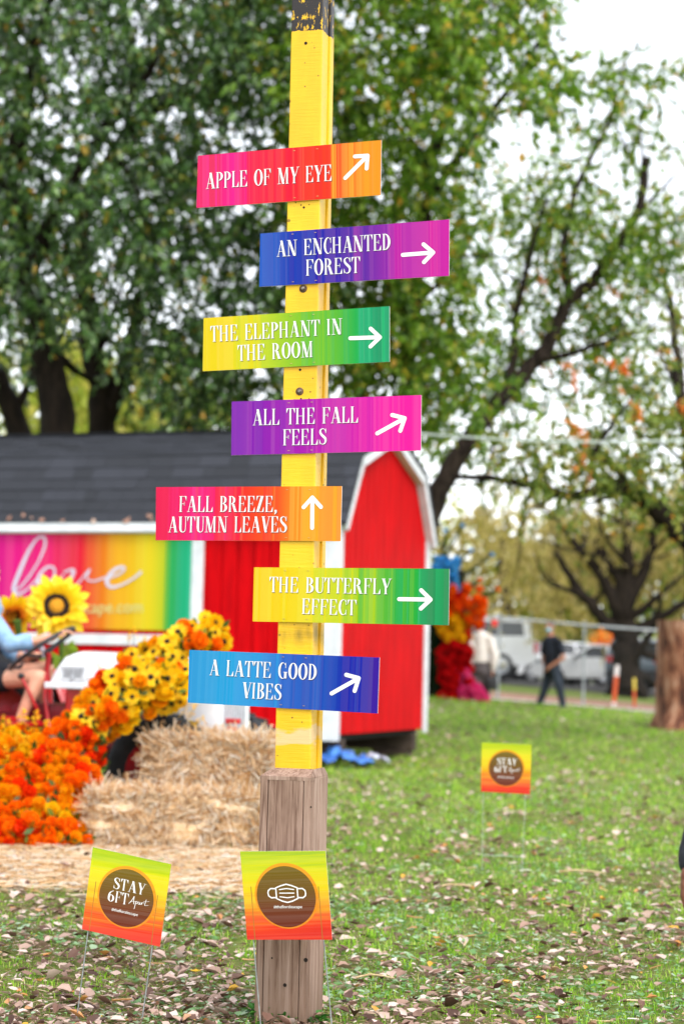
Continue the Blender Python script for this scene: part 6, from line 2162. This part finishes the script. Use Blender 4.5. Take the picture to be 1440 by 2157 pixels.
while len(placed) < 620 and tries < 30000:
    tries += 1
    px, py = random.uniform(-140, 478), random.uniform(1298, 1800)
    if not inside(px, py, cascade_poly): continue
    md = 17 if len(placed) < 330 else 9
    if any((px - a) ** 2 + (py - b) ** 2 < md * md for a, b in placed): continue
    placed.append((px, py))
    first = len(placed) <= 330
    Y = cascade_depth(px, py) + (random.uniform(-.05, .05) if first else random.uniform(.03, .09))
    p = PX(px, py, Y)
    p.z = max(p.z, .04)
    k = kind_at(px, py)
    sc_ = random.uniform(.75, 1.35) * (1.0 if k == 'daisy' else 1.0)
    d = out_dir(px, py)
    if k == 'daisy': d = Vector((random.gauss(0, .3), -1, random.gauss(.25, .3))).normalized()
    M_ = Matrix.Translation(p) @ frame_to(d, random.random() * 6.28) @ Matrix.Scale(sc_, 4)
    nm = {'d': 'daisy', 'm': 'marigold', 'c': 'carnation'}[k[0]]
    if first and cnt[nm] < 100 and px > -20:
        cnt[nm] += 1
        if nm == 'daisy':
            o = put('daisy', random.choice(ME_D), M_, cascade, cas_inv)
            c_ = bpy.data.objects.new('daisy_centre', ME_C); COL.objects.link(c_); c_.parent = o
        elif nm == 'marigold': put('marigold', random.choice(ME_P[k[1]]), M_, cascade, cas_inv)
        else: put('carnation', random.choice(ME_R[k[1]]), M_, cascade, cas_inv)
    else:
        mi = {'daisy': 0, 'my': 0, 'mg': 1, 'mo': 2, 'co': 2, 'cr': 3, 'cg': 1}[k]
        t = random.choice(T_DAISY if nm == 'daisy' else T_POM if nm == 'marigold' else T_CARN)
        MASS.add(t.v, t.f, mi, M_)
        if nm == 'daisy': MASS.lathe([(0, .012), (.0135, .008), (.0155, -.002)], 10, 4, M_)
# green and yellow filler
for k in range(420):
    for _ in range(40):
        px, py = random.uniform(-140, 478), random.uniform(1298, 1800)
        if inside(px, py, cascade_poly): break
    p = PX(px, py, cascade_depth(px, py) + random.uniform(-.03, .06)); p.z = max(p.z, .02)
    d = out_dir(px, py); s = Vector((random.gauss(0, 1), random.gauss(0, .3), random.gauss(0, 1))).normalized()
    L = random.uniform(.05, .10)
    e = (s + d * .6).normalized(); w = e.cross(d).normalized() * L * .2
    MASS.add([p, p + e * L * .5 + w, p + e * L, p + e * L * .5 - w], [(0, 1, 2), (0, 2, 3)], 5)
tag(MASS.build('blossom_filling', MATS_MASS, cascade, world=True), kind='stuff')
T_SP = [sprig_mb() for _ in range(3)]
ME_SP = [mesh_of(t, 'goldenrod_sprig', [PET_Y, FL_LEAF]) for t in T_SP]
for (px, py, s, lean) in [(50, 1535, 1.2, 0), (70, 1530, 1.0, .2), (20, 1545, 1.1, -.2), (5, 1560, 1.0, -.3), (90, 1545, .9, .3), (35, 1575, 1.0, .1), (-20, 1550, 1.1, 0), (60, 1580, .9, -.2), (270, 1352, .55, .1), (282, 1340, .6, 0), (300, 1365, .7, .2), (395, 1505, .8, .5), (404, 1520, .7, .9), (385, 1500, .8, .2), (60, 1610, .8, .3), (15, 1600, .9, 0), (215, 1415, .6, -.3), (180, 1470, .5, -.4)]:
    Y = cascade_depth(px, py) - .02
    p = PX(px, py + 14 * s, Y)
    put('goldenrod_sprig', random.choice(ME_SP), Matrix.Translation(p) @ RY(lean) @ Matrix.Rotation(.3, 4, 'X') @ RZ(random.random() * 6) @ Matrix.Scale(s, 4), cascade, cas_inv)

# giant sunflowers behind the steering wheel
M_SUNDISC = mat('sunflower_centre', '#c07a14', '#dca028', rough=.9, scale=60, bump=.5, bscale=120)
SUN_PET = None
def sunpet():
    m, nt, b = nodes_of('sunflower_petal')
    tc = N(nt, 'ShaderNodeTexCoord')
    ln = N(nt, 'ShaderNodeVectorMath', operation='LENGTH')
    nt.links.new(tc.outputs['Object'], ln.inputs[0])
    r = ramp(nt, [(.075, '#e8700a'), (.10, '#f4a008'), (.125, '#f8c80c'), (.2, '#fadc1c')])
    nt.links.new(ln.outputs['Value'], r.inputs[0]); nt.links.new(r.outputs[0], b.inputs['Base Color'])
    b.inputs['Roughness'].default_value = .5
    t = N(nt, 'ShaderNodeBsdfTranslucent'); nt.links.new(r.outputs[0], t.inputs[0])
    mx = N(nt, 'ShaderNodeMixShader'); mx.inputs[0].default_value = .35
    nt.links.new(b.outputs[0], mx.inputs[1]); nt.links.new(t.outputs[0], mx.inputs[2]); nt.links.new(mx.outputs[0], nt.nodes['Material Output'].inputs[0])
    return m
SUN_PET = sunpet()
def sunflower(px, py, Y, R_, face, label):
    c = PX(px, py, Y)
    root = thing('giant_sunflower', label, 'sunflower', (c.x, c.y, 0), 0, 'giant artificial sunflowers')
    F_ = frame_to(face)
    M_ = Matrix.Translation(c) @ F_
    def local(mb, name, mats):
        o = mb.build(name, mats, root)
        o.matrix_local = Matrix.Translation((-c.x, -c.y, 0)) @ M_
        return o
    mb = MB()
    for ring, (n, rr, w, up) in enumerate(((15, 1.0, .30, -.02), (15, .92, .28, .03), (13, .72, .26, .06))):
        for k in range(n):
            a = 2 * math.pi * (k + ring * .5) / n + random.uniform(-.1, .1)
            petal(mb, Matrix.Translation((0, 0, .01 * ring)) @ RZ(a) @ RY(-random.uniform(-.05, .38) + ring * -.08), R_ * .28, R_ * rr * random.uniform(.84, 1.04), R_ * w, up, 0, .04, cup=-.02)
    local(mb, 'petals', SUN_PET)
    d = local(MB().lathe([(R_ * .22, .075), (R_ * .27, .085), (R_ * .36, .075), (R_ * .40, .05), (R_ * .38, .0)], 40), 'seed_ring', M_SEED)
    local(MB().lathe([(0, .085), (R_ * .12, .082), (R_ * .20, .070), (R_ * .25, .055)], 30), 'centre', M_SUNDISC)
    mb = MB()
    b = c - Vector(face).normalized() * .05
    mb.tube([b, b + Vector((.02, .06, -.18)), Vector((c.x + .04, c.y + .12, c.z * .5)), Vector((c.x, c.y + .05, -.05))], [.03, .022, .022, .025], 8)
    mb.build('stem', mat('stem_green', '#3a5a1c', '#5a7a2c', rough=.6), root, world=True)
    for (dx, dz, s) in ((.10, -.34, .20), (-.14, -.42, .2)):
        mb = MB()
        o_ = Vector((c.x + .04, c.y + .05, c.z + dz * .9))
        for q in range(2):
            e = Vector((dx, -.1, dz * .1 - .04 + .06 * q)).normalized(); w = Vector((-e.z, .2, e.x)).normalized() * s * .36
            mb.add([o_, o_ + e * s * .5 + w, o_ + e * s, o_ + e * s * .5 - w, o_ + e * s * .5 - Vector((0, .03, 0))], [(0, 4, 1), (1, 4, 2), (2, 4, 3), (3, 4, 0)])
        mb.build('leaf', leafmat('sunflower_leaf', [(0, '#5a7c14'), (1, '#86a01c')]), root, world=True)
sunflower(122, 1278, 14.9, .262, (.02, -1, .10), 'big sunflower with a dark ringed centre facing us behind the steering wheel')
sunflower(30, 1302, 15.1, .21, (-.6, .75, .3), 'pale yellow sunflower partly hidden behind the rider')

# ------------------------------------------------------------------ flower column by the shed's far end
def flower_column():
    Y = 40.0
    b = PX(965, 1482, Y)
    zg = gz(b.x, b.y)
    root = thing('flower_column', 'tall column of blue, orange, red and pink flowers beside a dark green hedge panel', 'flower display', (b.x, Y, zg))
    A = PX(899, 1300, Y + .3); B = PX(934, 1490, Y + .3)
    mb = MB(); mb.box(((A.x + B.x) / 2, Y + .45, (zg + A.z) / 2 + .1), (B.x - A.x, .3, A.z - zg + .3), 0, None, .02)
    n = 1800
    P_ = np.stack([A.x + (B.x - A.x) * rng.random(n), Y + .28 + .03 * rng.random(n), zg + (A.z - zg + .2) * rng.random(n)], 1)
    pnl = mb.build('hedge_panel', mat('dark_hedge', '#0c2410', '#1a3a1a', rough=.8, scale=10, bump=.6), root, world=True)
    V, F = leaves_np(P_, rng.normal(size=(n, 3)) + np.array([0, -.3, 0]), rng.normal(size=(n, 3)) + np.array([0, -1, 0]), .05 + .04 * rng.random(n), .04 + .02 * rng.random(n))
    tag(npmesh('hedge_leaves', V, F, leafmat('dark_hedge_leaf', [(0, '#0e2a12'), (1, '#224a20')]), None, pnl, world=True), kind='stuff')
    core = MB(); core.tube([PX(950, 1482, Y + .5), PX(950, 1330, Y + .5), PX(952, 1200, Y + .5)], [.28, .30, .26], 10)
    core.build('core', M_DARK, root, world=True)
    cols = {'blue': [(0, '#2c90d0'), (.5, '#44b0e8'), (1, '#8cd4f4')], 'red': [(0, '#b40a10'), (.5, '#d81414'), (1, '#ee2c1c')], 'orange': [(0, '#ee4408'), (.5, '#f8640c'), (1, '#fa8a14')],
            'yellow': [(0, '#eaa80c'), (1, '#f8d01c')], 'dark_red': [(0, '#a0080e'), (.5, '#d00c14'), (1, '#ea1c20')], 'pink': [(0, '#d81870'), (.5, '#f03c92'), (1, '#f87cb8')]}
    zones = [('blue', 918, 965, 1178, 1245, 46), ('red', 935, 975, 1238, 1280, 20), ('orange', 940, 1018, 1236, 1325, 62), ('yellow', 925, 992, 1296, 1345, 34), ('dark_red', 926, 990, 1335, 1480, 130), ('pink', 968, 1034, 1418, 1482, 70), ('pink', 955, 980, 1395, 1450, 5)]
    tm = [pompon_mb(.085, 40, 1.0) for _ in range(2)]
    pw = Matrix.Translation((-b.x, -Y, -zg))
    for zi, (cname, x0, x1, y0, y1, n) in enumerate(zones):
        me = [mesh_of(t, cname + '_dahlia', [leafmat(cname + '_dahlia_petal', cols[cname], trans=.3, rough=.55, spec=.2)]) for t in tm]
        for k in range(min(n, 100)):
            px, py = random.uniform(x0, x1), random.uniform(y0, y1)
            if cname == 'pink' and zi == 5:
                px = x0 + (x1 - x0) * random.random() * (py - y0 + 15) / (y1 - y0 + 15)
            if cname == 'orange':
                px = x0 + (x1 - x0) * random.random() ** (1.3)
            p = PX(px, py, Y + random.uniform(-.25, .12)); p.z = max(p.z, gz(p.x, p.y) + .03)
            M_ = Matrix.Translation(p) @ frame_to((random.gauss(.2, .5), -1, random.gauss(.3, .5)), random.random() * 6) @ Matrix.Scale(random.uniform(.75, 1.45), 4)
            put(cname + '_dahlia', random.choice(me), M_, root, pw)
    mst = mat('spike_stem', '#10200f', '#20381a', rough=.8)
    for (a, e, c) in (((930, 1190), (973, 1108), 'blue'), ((940, 1215), (991, 1160), 'blue'), ((950, 1235), (1035, 1169), 'blue'), ((918, 1200), (916, 1175), 'blue'), ((975, 1250), (1009, 1223), 'orange'), ((985, 1275), (1047, 1242), 'orange'), ((930, 1180), (938, 1118), 'blue')):
        p, q = PX(a[0], a[1], Y), PX(e[0], e[1], Y - .2)
        mb = MB(); mb.tube([p, p.lerp(q, .5) + Vector((0, 0, .02)), q], [.03, .028, .02], 7)
        for k in range(60):
            t = random.random() * .9; c0 = p.lerp(q, t); r_ = Vector((random.gauss(0, 1), random.gauss(0, 1), random.gauss(0, 1))).normalized()
            mb.add([c0, c0 + r_ * .06 + Vector((.01, 0, 0)), c0 + r_ * .085, c0 + r_ * .06 - Vector((.01, 0, 0))], [(0, 1, 2, 3)])
        st = mb.build('flower_spike', mst, root, world=True)
        t = tm[0]
        mb = MB(); mb.add(t.v, t.f, 0, Matrix.Translation(q) @ frame_to(q - p) @ Matrix.Scale(.62, 4))
        mb.build('spike_bloom', leafmat(c + '_dahlia_petal', cols[c]), st, world=True)
flower_column()

# ------------------------------------------------------------------ wire fence
def fence():
    Y = 42.6
    pts_top = [(1012, 1298), (1052, 1300), (1230, 1317), (1400, 1329), (1560, 1342)]
    pts_bot = [(1008, 1463), (1047, 1470), (1227, 1489), (1398, 1502), (1556, 1516)]
    T_ = [PX(a, b, Y) for a, b in pts_top]; B_ = [PX(a, b, Y) for a, b in pts_bot]
    for t, b in zip(T_, B_): b.z = gz(b.x, b.y)
    # run it on to the left behind the shed
    d = (T_[1] - T_[0]).normalized(); T_.insert(0, T_[0] - Vector((6, 0, .0))); B_.insert(0, Vector((B_[0].x - 6, Y, gz(B_[0].x - 6, Y))))
    root = thing('wire_fence', 'silver chain link fence with round posts beyond the lawn', 'fence', (B_[2].x, Y, B_[2].z))
    MB().tube(T_, .026, 8).build('top_rail', M_STEEL, root, world=True)
    for i in (0, 2, 3, 4, 5):
        mb = MB(); mb.tube([B_[i] - Vector((0, 0, .1)), T_[i] + Vector((0, 0, .05))], .028, 8); mb.ball(tuple(T_[i] + Vector((0, 0, .05))), .034)
        mb.build('fence_post', M_STEEL, root, world=True)
    V, F = [], []
    x0, x1 = T_[0].x, T_[-1].x
    zt = lambda x: float(np.interp(x, [p.x for p in T_], [p.z for p in T_])); zb = lambda x: gz(x, Y) + .03
    hgt = 1.68; st = .11; w = .0011
    mb = MB()
    k = x0 - hgt
    while k < x1:
        for sg in (1, -1):
            a = Vector((k if sg > 0 else k + hgt, Y, 0)); e = Vector((k + hgt if sg > 0 else k, Y, hgt))
            t0 = 0.0; t1 = 1.0
            if sg > 0: t0 = max(0, (x0 - k) / hgt); t1 = min(1, (x1 - k) / hgt)
            else: t1 = min(1, (k + hgt - x0) / hgt); t0 = max(0, (k + hgt - x1) / hgt)
            if t1 > t0:
                p, q = a.lerp(e, t0), a.lerp(e, t1)
                p.z = zb(p.x) + t0 * (zt(p.x) - zb(p.x)); q.z = zb(q.x) + t1 * (zt(q.x) - zb(q.x))
                mb.tube([p + Vector((0, .003 * sg, 0)), q + Vector((0, .003 * sg, 0))], w, 3, 0, None, False)
        k += st
    mb.build('chain_link', mat('dull_wire', '#4e5254', '#6a6e70', rough=.5, metal=.5), root, world=True)
M_STEEL = mat('galvanised_steel', '#7e8486', '#a4a8aa', rough=.4, metal=.6, scale=10)
fence()
MB_ = MB()
p = PX(1041, 1312, 42.5)
MB_.box(tuple(p), (.12, .02, .14), 0, None, .01)
o = MB_.build('red_flag', mat('red_tag', '#c81c1c', '#e02c24', rough=.7)); tag(o, 'little red tag tied to the fence rail above the parked pickup', 'tag')

# ------------------------------------------------------------------ vehicles in the car park
M_GLASS = mat('car_glass', '#14181c', '#242a30', rough=.08, spec=.8, scale=1)
M_CARW = mat('white_car_paint', '#dcdee0', '#e8eaec', rough=.25, spec=.5, scale=1, coat=.6)
M_CARS = mat('slate_car_paint', '#5a6470', '#6a7480', rough=.25, spec=.5, scale=1, coat=.6)
M_CAP = mat('grey_cap_window', '#4a4c50', '#5c5e62', rough=.25, spec=.6, scale=1)
M_LAMP = mat('red_tail_lamp', '#a00c10', '#c81a18', rough=.2, spec=.6, scale=1)
M_ALLOY = mat('alloy_rim', '#8a8c90', '#b4b6ba', rough=.3, metal=.7)
M_HEADL = mat('headlamp_glass', '#c8ccd0', '#e4e8ea', rough=.1, spec=.8, scale=1)
def car(name, label, px, py, Y, heading, prof, glass, width, paint, wheels, wr_, roof_in=.12, lamps='rear', extra=None, group='vehicles in the car park'):
    """prof: side outline (x,z) of the painted body, front towards +x; glass: list of side window outlines"""
    c = PX(px, py, Y)
    z = gz(c.x, Y) + .02
    root = thing(name, label, 'car' if name != 'pickup_truck' else 'pickup truck', (c.x, Y, z), heading, group)
    hw = width / 2
    mb = MB()
    zs = [p[1] for p in prof]; belt = min(zs) + (max(zs) - min(zs)) * .55
    def hy(zz): return hw - max(0, zz - belt) / max(.01, max(zs) - belt) * roof_in - (max(0, .45 - zz) * .12)
    n = len(prof)
    vs = []
    for f in (-1, -.93, .93, 1):
        for (x, zz) in prof:
            ins = .0 if abs(f) < 1 else .03
            cx, cz = 0, (min(zs) + max(zs)) / 2
            vs.append((x * (1 - ins * .35), f * hy(zz), zz + (cz - zz) * ins * .5))
    fs = [tuple(range(n)), tuple(reversed(range(3 * n, 4 * n)))]
    for r in range(3):
        for i in range(n):
            j = (i + 1) % n
            fs.append((r * n + i, (r + 1) * n + i, (r + 1) * n + j, r * n + j))
    mb.add(vs, fs)
    body = mb.build('body', paint, root)
    for gi, (poly, both) in enumerate(glass):
        for s in (-1, 1):
            mb = MB()
            out = [(x, s * (hy(zz) + .006), zz) for x, zz in poly]
            inn = [(x, s * (hy(zz) - .03), zz) for x, zz in poly]
            k = len(poly)
            mb.add(out + inn, [tuple(range(k)) if s < 0 else tuple(reversed(range(k)))] + [(i, (i + 1) % k, (i + 1) % k + k, i + k) for i in range(k)])
            mb.build('side_window', M_GLASS if both != 'cap' else M_CAP, root)
    for x in wheels:
        for s in (-1, 1):
            M_ = Matrix.Translation((x, s * (hw - .10), wr_)) @ Matrix.Rotation(-s * math.pi / 2, 4, 'X')
            rim = MB()
            rim.lathe([(0, .09), (.05, .09), (.07, .05), (wr_ * .58, .06), (wr_ * .64, .11), (wr_ * .66, .10), (wr_ * .66, -.1)], 24, 0, M_)
            for k in range(6):
                rim.box((wr_ * .33, 0, .075), (wr_ * .5, .06, .03), 0, M_ @ RZ(k * math.pi / 3))
            ro = rim.build('wheel', M_ALLOY, root)
            MB().lathe([(wr_ * .64, .10), (wr_ * .75, .125), (wr_ * .93, .12), (wr_, .07), (wr_, -.07), (wr_ * .93, -.12), (wr_ * .6, -.1)], 30, 0, M_).build('tyre', M_TYRE, ro)
            MB().lathe([(wr_ * 1.0, .045), (wr_ * 1.16, .05), (wr_ * 1.16, -.2), (0, -.2)], 26, 0, M_).build('wheel_arch', M_BLACK, root)
    xr = min(p[0] for p in prof); xf = max(p[0] for p in prof)
    if extra: extra(root, hy, hw)
    return root
def pick_extra(root, hy, hw):
    for s in (-1, 1):
        MB().box((-2.86, s * (hw - .07), 1.02), (.10, .16, .36), 0, None, .02).build('tail_light', M_LAMP, root)
        MB().box((1.0, s * (hw + .10), 1.25), (.12, .22, .2), 0, None, .04).build('wing_mirror', M_BLACK, root)
    MB().box((-2.93, 0, .60), (.12, 1.8, .18), 0, None, .04).build('bumper', M_ALLOY, root)
    MB().box((-2.875, 0, .98), (.03, 1.5, .42), 0, None, .01).build('tailgate', M_CARW, root)
    MB().box((-2.62, 0, 1.60), (.03, 1.35, .42), 0, None, .01).build('rear_window', M_GLASS, root)
    MB().box((-2.95, 0, .62), (.03, .32, .16), 0, None, .005).build('number_plate', mat('blank_plate', '#d0c080', '#d8c88c', rough=.5), root)
pick_prof = [(-2.88, .55), (-2.88, 1.24), (-2.70, 1.26), (-2.62, 1.98), (-.35, 2.0), (-.30, 1.98), (.62, 1.98), (1.35, 1.36), (2.7, 1.26), (2.86, 1.12), (2.88, .52), (2.5, .40), (-2.6, .44)]
pick_glass = [([(-2.50, 1.38), (-2.44, 1.84), (-.52, 1.86), (-.52, 1.38)], 'cap'), ([(-.28, 1.36), (-.26, 1.86), (.58, 1.86), (1.12, 1.36)], 'g')]
car('pickup_truck', 'white pickup truck with a grey windowed cap over its bed', 945, 1430, 66.0, math.radians(172), pick_prof, pick_glass, 1.98, M_CARW, (-1.75, 1.85), .42, .10, extra=pick_extra)
sed_prof = [(-2.25, .50), (-2.28, .86), (-2.10, .98), (-1.55, 1.02), (-.95, 1.42), (.25, 1.46), (1.05, 1.02), (2.0, .90), (2.28, .74), (2.30, .42), (2.0, .30), (-2.0, .32)]
sed_glass = [([(-1.30, 1.02), (-.88, 1.36), (-.38, 1.38), (-.38, 1.02)], 'g'), ([(-.30, 1.02), (-.30, 1.38), (.22, 1.39), (.82, 1.02)], 'g')]
def sed_extra(root, hy, hw):
    for s in (-1, 1):
        MB().box((-2.25, s * (hw - .22), .84), (.08, .30, .14), 0, None, .02).build('tail_light', M_LAMP, root)
        MB().box((2.17, s * (hw - .20), .76), (.12, .30, .12), 0, None, .03).build('headlight', M_HEADL, root)
        MB().box((.72, s * (hw + .08), 1.02), (.12, .18, .12), 0, None, .03).build('wing_mirror', M_BLACK, root)
    M_ = Matrix.Translation((.66, 0, 1.255)) @ RY(math.radians(29))
    MB().box((0, 0, 0), (.86, 1.36, .02), 0, M_, .004).build('windscreen', M_GLASS, root)
    MB().box((2.32, 0, .55), (.03, 1.0, .16), 0, None, .01).build('grille', M_BLACK, root)
car('parked_car', 'white saloon car with its wheel showing, parked behind the thin orange stake', 1268, 1425, 68.0, math.radians(160), sed_prof, sed_glass, 1.82, M_CARW, (-1.38, 1.42), .33, .22, extra=sed_extra)
car('parked_car', 'white saloon car half hidden behind the walking person', 1172, 1424, 71.0, math.radians(200), sed_prof, sed_glass, 1.82, M_CARW, (-1.38, 1.42), .33, .22, extra=sed_extra)
suv_prof = [(-2.25, .50), (-2.32, .95), (-2.20, 1.12), (-1.92, 1.68), (-1.5, 1.74), (.3, 1.72), (1.1, 1.12), (2.1, 1.02), (2.3, .84), (2.32, .46), (2.0, .34), (-2.0, .36)]
suv_glass = [([(-1.85, 1.14), (-1.68, 1.58), (-.75, 1.62), (-.75, 1.14)], 'g'), ([(-.66, 1.14), (-.66, 1.62), (.25, 1.62), (.85, 1.14)], 'g')]
def suv_extra(root, hy, hw):
    for s in (-1, 1):
        MB().box((-2.26, s * (hw - .16), 1.06), (.10, .28, .20), 0, None, .03).build('tail_light', M_LAMP, root)
        MB().box((.85, s * (hw + .08), 1.14), (.12, .18, .14), 0, None, .03).build('wing_mirror', M_BLACK, root)
        MB().box((-.6, s * .62, 1.80), (1.7, .04, .05), 0, None, .01).build('roof_rail', M_BLACK, root)
    M_ = Matrix.Translation((-2.085, 0, 1.40)) @ RY(math.radians(-62.5))
    MB().box((0, 0, 0), (.50, 1.36, .03), 0, M_, .01).build('rear_window', M_GLASS, root)
    MB().box((-2.35, 0, .62), (.08, 1.7, .24), 0, None, .03).build('bumper', M_BLACK, root)
    MB().box((-2.335, 0, .92), (.03, .32, .15), 0, None, .005).build('number_plate', mat('orange_plate', '#d87a28', '#e08a34', rough=.5), root)
car('parked_car', 'slate grey car seen from behind with an orange plate, beside the tree stump', 1358, 1432, 66.0, math.radians(72), suv_prof, suv_glass, 1.86, M_CARS, (-1.38, 1.42), .36, .16, extra=suv_extra)

# ------------------------------------------------------------------ stump, bollards, shrub
def stump():
    Y = 34.5
    p = PX(1452, 1538, Y); zg = gz(p.x, Y)
    root = thing('tree_stump', 'tall thick tree stump with reddish peeling bark at the right edge', 'tree stump', (p.x, Y, zg))
    h = PX(1452, 1308, Y).z - zg
    mb = MB(); n = 40; m_ = 16
    vs = []
    for j in range(m_ + 1):
        t = j / m_
        for k in range(n):
            a = 2 * math.pi * k / n
            r = .585 * (1 + .30 * max(0, .22 - t) / .22 * (.5 + .5 * math.sin(a * 5 + .6)) ** 1.5 + .05 * max(0, .2 - t) * 5) * (1 + .035 * mnoise.noise(Vector((math.cos(a) * 3, math.sin(a) * 3, t * 1.2))) + .03 * mnoise.noise(Vector((math.cos(a) * 9, math.sin(a) * 9, t * 3)))) * (1 - .03 * t)
            vs.append((r * math.cos(a), r * math.sin(a), -.1 + (h + .1) * t))
    fs = [(j * n + k, j * n + (k + 1) % n, (j + 1) * n + (k + 1) % n, (j + 1) * n + k) for j in range(m_) for k in range(n)]
    mb.add(vs, fs, 0, None, True)
    m, nt, b = nodes_of('peeling_red_bark')
    tc = N(nt, 'ShaderNodeTexCoord'); mp = N(nt, 'ShaderNodeMapping'); mp.inputs['Scale'].default_value = (3.2, 3.2, .9)
    nt.links.new(tc.outputs['Object'], mp.inputs[0])
    nz = N(nt, 'ShaderNodeTexNoise', Scale=2.0, Detail=7.0, Roughness=.7); nt.links.new(mp.outputs[0], nz.inputs['Vector'])
    r = ramp(nt, [(.36, '#2a1610'), (.45, '#6e3e2c'), (.53, '#a06a4e'), (.66, '#c8a48c')]); nt.links.new(nz.outputs['Fac'], r.inputs[0]); nt.links.new(r.outputs[0], b.inputs['Base Color'])
    b.inputs['Roughness'].default_value = .85
    bp = N(nt, 'ShaderNodeBump', Strength=.8, Distance=.05); nt.links.new(nz.outputs['Fac'], bp.inputs['Height']); nt.links.new(bp.outputs[0], b.inputs['Normal'])
    mb.build('trunk', m, root)
    top = [(x * .995, y * .995, z + .002) for (x, y, z) in vs[-n:]]
    mb = MB(); mb.add(top + [(0, 0, h + .01)], [(k, (k + 1) % n, n) for k in range(n)])
    mb.build('cut_top', mat('cut_wood', '#8a5a3c', '#b07c58', rough=.85, scale=6), root)
stump()
def marker(name, label, px0, py0, px1, py1, Y, r, cols):
    a, b = PX(px0, py0, Y), PX(px1, py1, Y)
    a.z = gz(a.x, Y) - .03
    root = thing(name, label, 'marker post', (a.x, Y, gz(a.x, Y)))
    t0 = 0.0
    for (f, m, nm) in cols:
        mb = MB(); mb.tube([a.lerp(b, t0), a.lerp(b, f)], r, 14); mb.build(nm, m, root, world=True); t0 = f
    return root
M_OR = mat('safety_orange', '#c04c20', '#d4602c', rough=.5); M_WH = mat('marker_white', '#d8d4d0', '#ece8e4', rough=.5); M_YE = mat('marker_yellow', '#d8c040', '#e8d45c', rough=.5)
marker('marker_post', 'leaning orange and white marker post on the grass beyond the fence', 1291, 1470, 1299, 1401, 47, .052, ((.12, M_WH, 'base_band'), (.74, M_OR, 'orange_sleeve'), (1.0, M_WH, 'white_cap')))
marker('marker_stake', 'thin orange stake with a pale yellow top right of the leaning post', 1335, 1470, 1335, 1428, 47, .035, ((.6, M_OR, 'orange_lower'), (1.0, M_YE, 'yellow_top')))
def small_shrub(px, py, Y, r, n, m, label, h=.8):
    c = PX(px, py, Y); zg = gz(c.x, Y)
    root = thing('autumn_shrub', label, 'shrub', (c.x, Y, zg))
    P_ = np.array([c.x, Y, c.z]) + rng.normal(size=(n, 3)) * r * .5
    V, F = leaves_np(P_, rng.normal(size=(n, 3)), rng.normal(size=(n, 3)) + np.array([0, -.5, .5]), .12 + .1 * rng.random(n), .10 + .05 * rng.random(n))
    npmesh('crown', V, F, m, None, root, world=True)
    mb = MB(); mb.tube([(c.x, Y, zg - .1), (c.x + .05, Y, (zg + c.z) / 2), (c.x, Y, c.z)], [.06, .05, .02], 7); mb.build('stem', M_BARK_G, root, world=True)
small_shrub(1274, 1352, 74, .42, 420, leafmat('orange_yellow_leaf', [(0, '#f0641c'), (.5, '#f49a34'), (1, '#f6c848')]), 'bright orange yellow shrub above the white car roofs')

# weeds round the foot of the timber base
M_WEED = leafmat('weed_leaf', [(0, '#1f4a16'), (.5, '#357024'), (1, '#5c9a3a')], trans=.3, rough=.4)
def weed(px, py, label, n, r, h):
    d = ray(px, py); p = EYE + d * (-(EYE.z) / d.z)
    root = thing('weed', label, 'weed', (p.x, p.y, gz(p.x, p.y)), 0, 'weeds at the foot of the signpost')
    k = n
    a = rng.random(k) * 6.28; rr = r * rng.random(k) ** .6; z = h * rng.random(k)
    P_ = np.stack([rr * np.cos(a), rr * np.sin(a), z], 1)
    tipd = np.stack([np.cos(a), np.sin(a), .3 + .4 * rng.random(k)], 1) + rng.normal(size=(k, 3)) * .4
    V, F = leaves_np(P_, tipd, rng.normal(size=(k, 3)) * .4 + np.array([0, 0, 1]), .018 + .018 * rng.random(k), .014 + .012 * rng.random(k))
    npmesh('leaves', V, F, M_WEED, None, root)
    mb = MB()
    for i in range(7):
        mb.tube([(0, 0, -.01), tuple(P_[i] * .6 + np.array([0, 0, .005])), tuple(P_[i])], [.0016, .0012, .0008], 4, 0, None, False)
    mb.build('stems', mat('weed_stem', '#3a5a20', '#5a7a34'), root)
weed(562, 2150, 'leafy green weed at the left front corner of the timber base', 90, .055, .05)
weed(600, 2156, 'low green weed before the middle of the timber base', 60, .05, .035)
weed(660, 2156, 'small green weed at the right front corner of the timber base', 50, .045, .03)
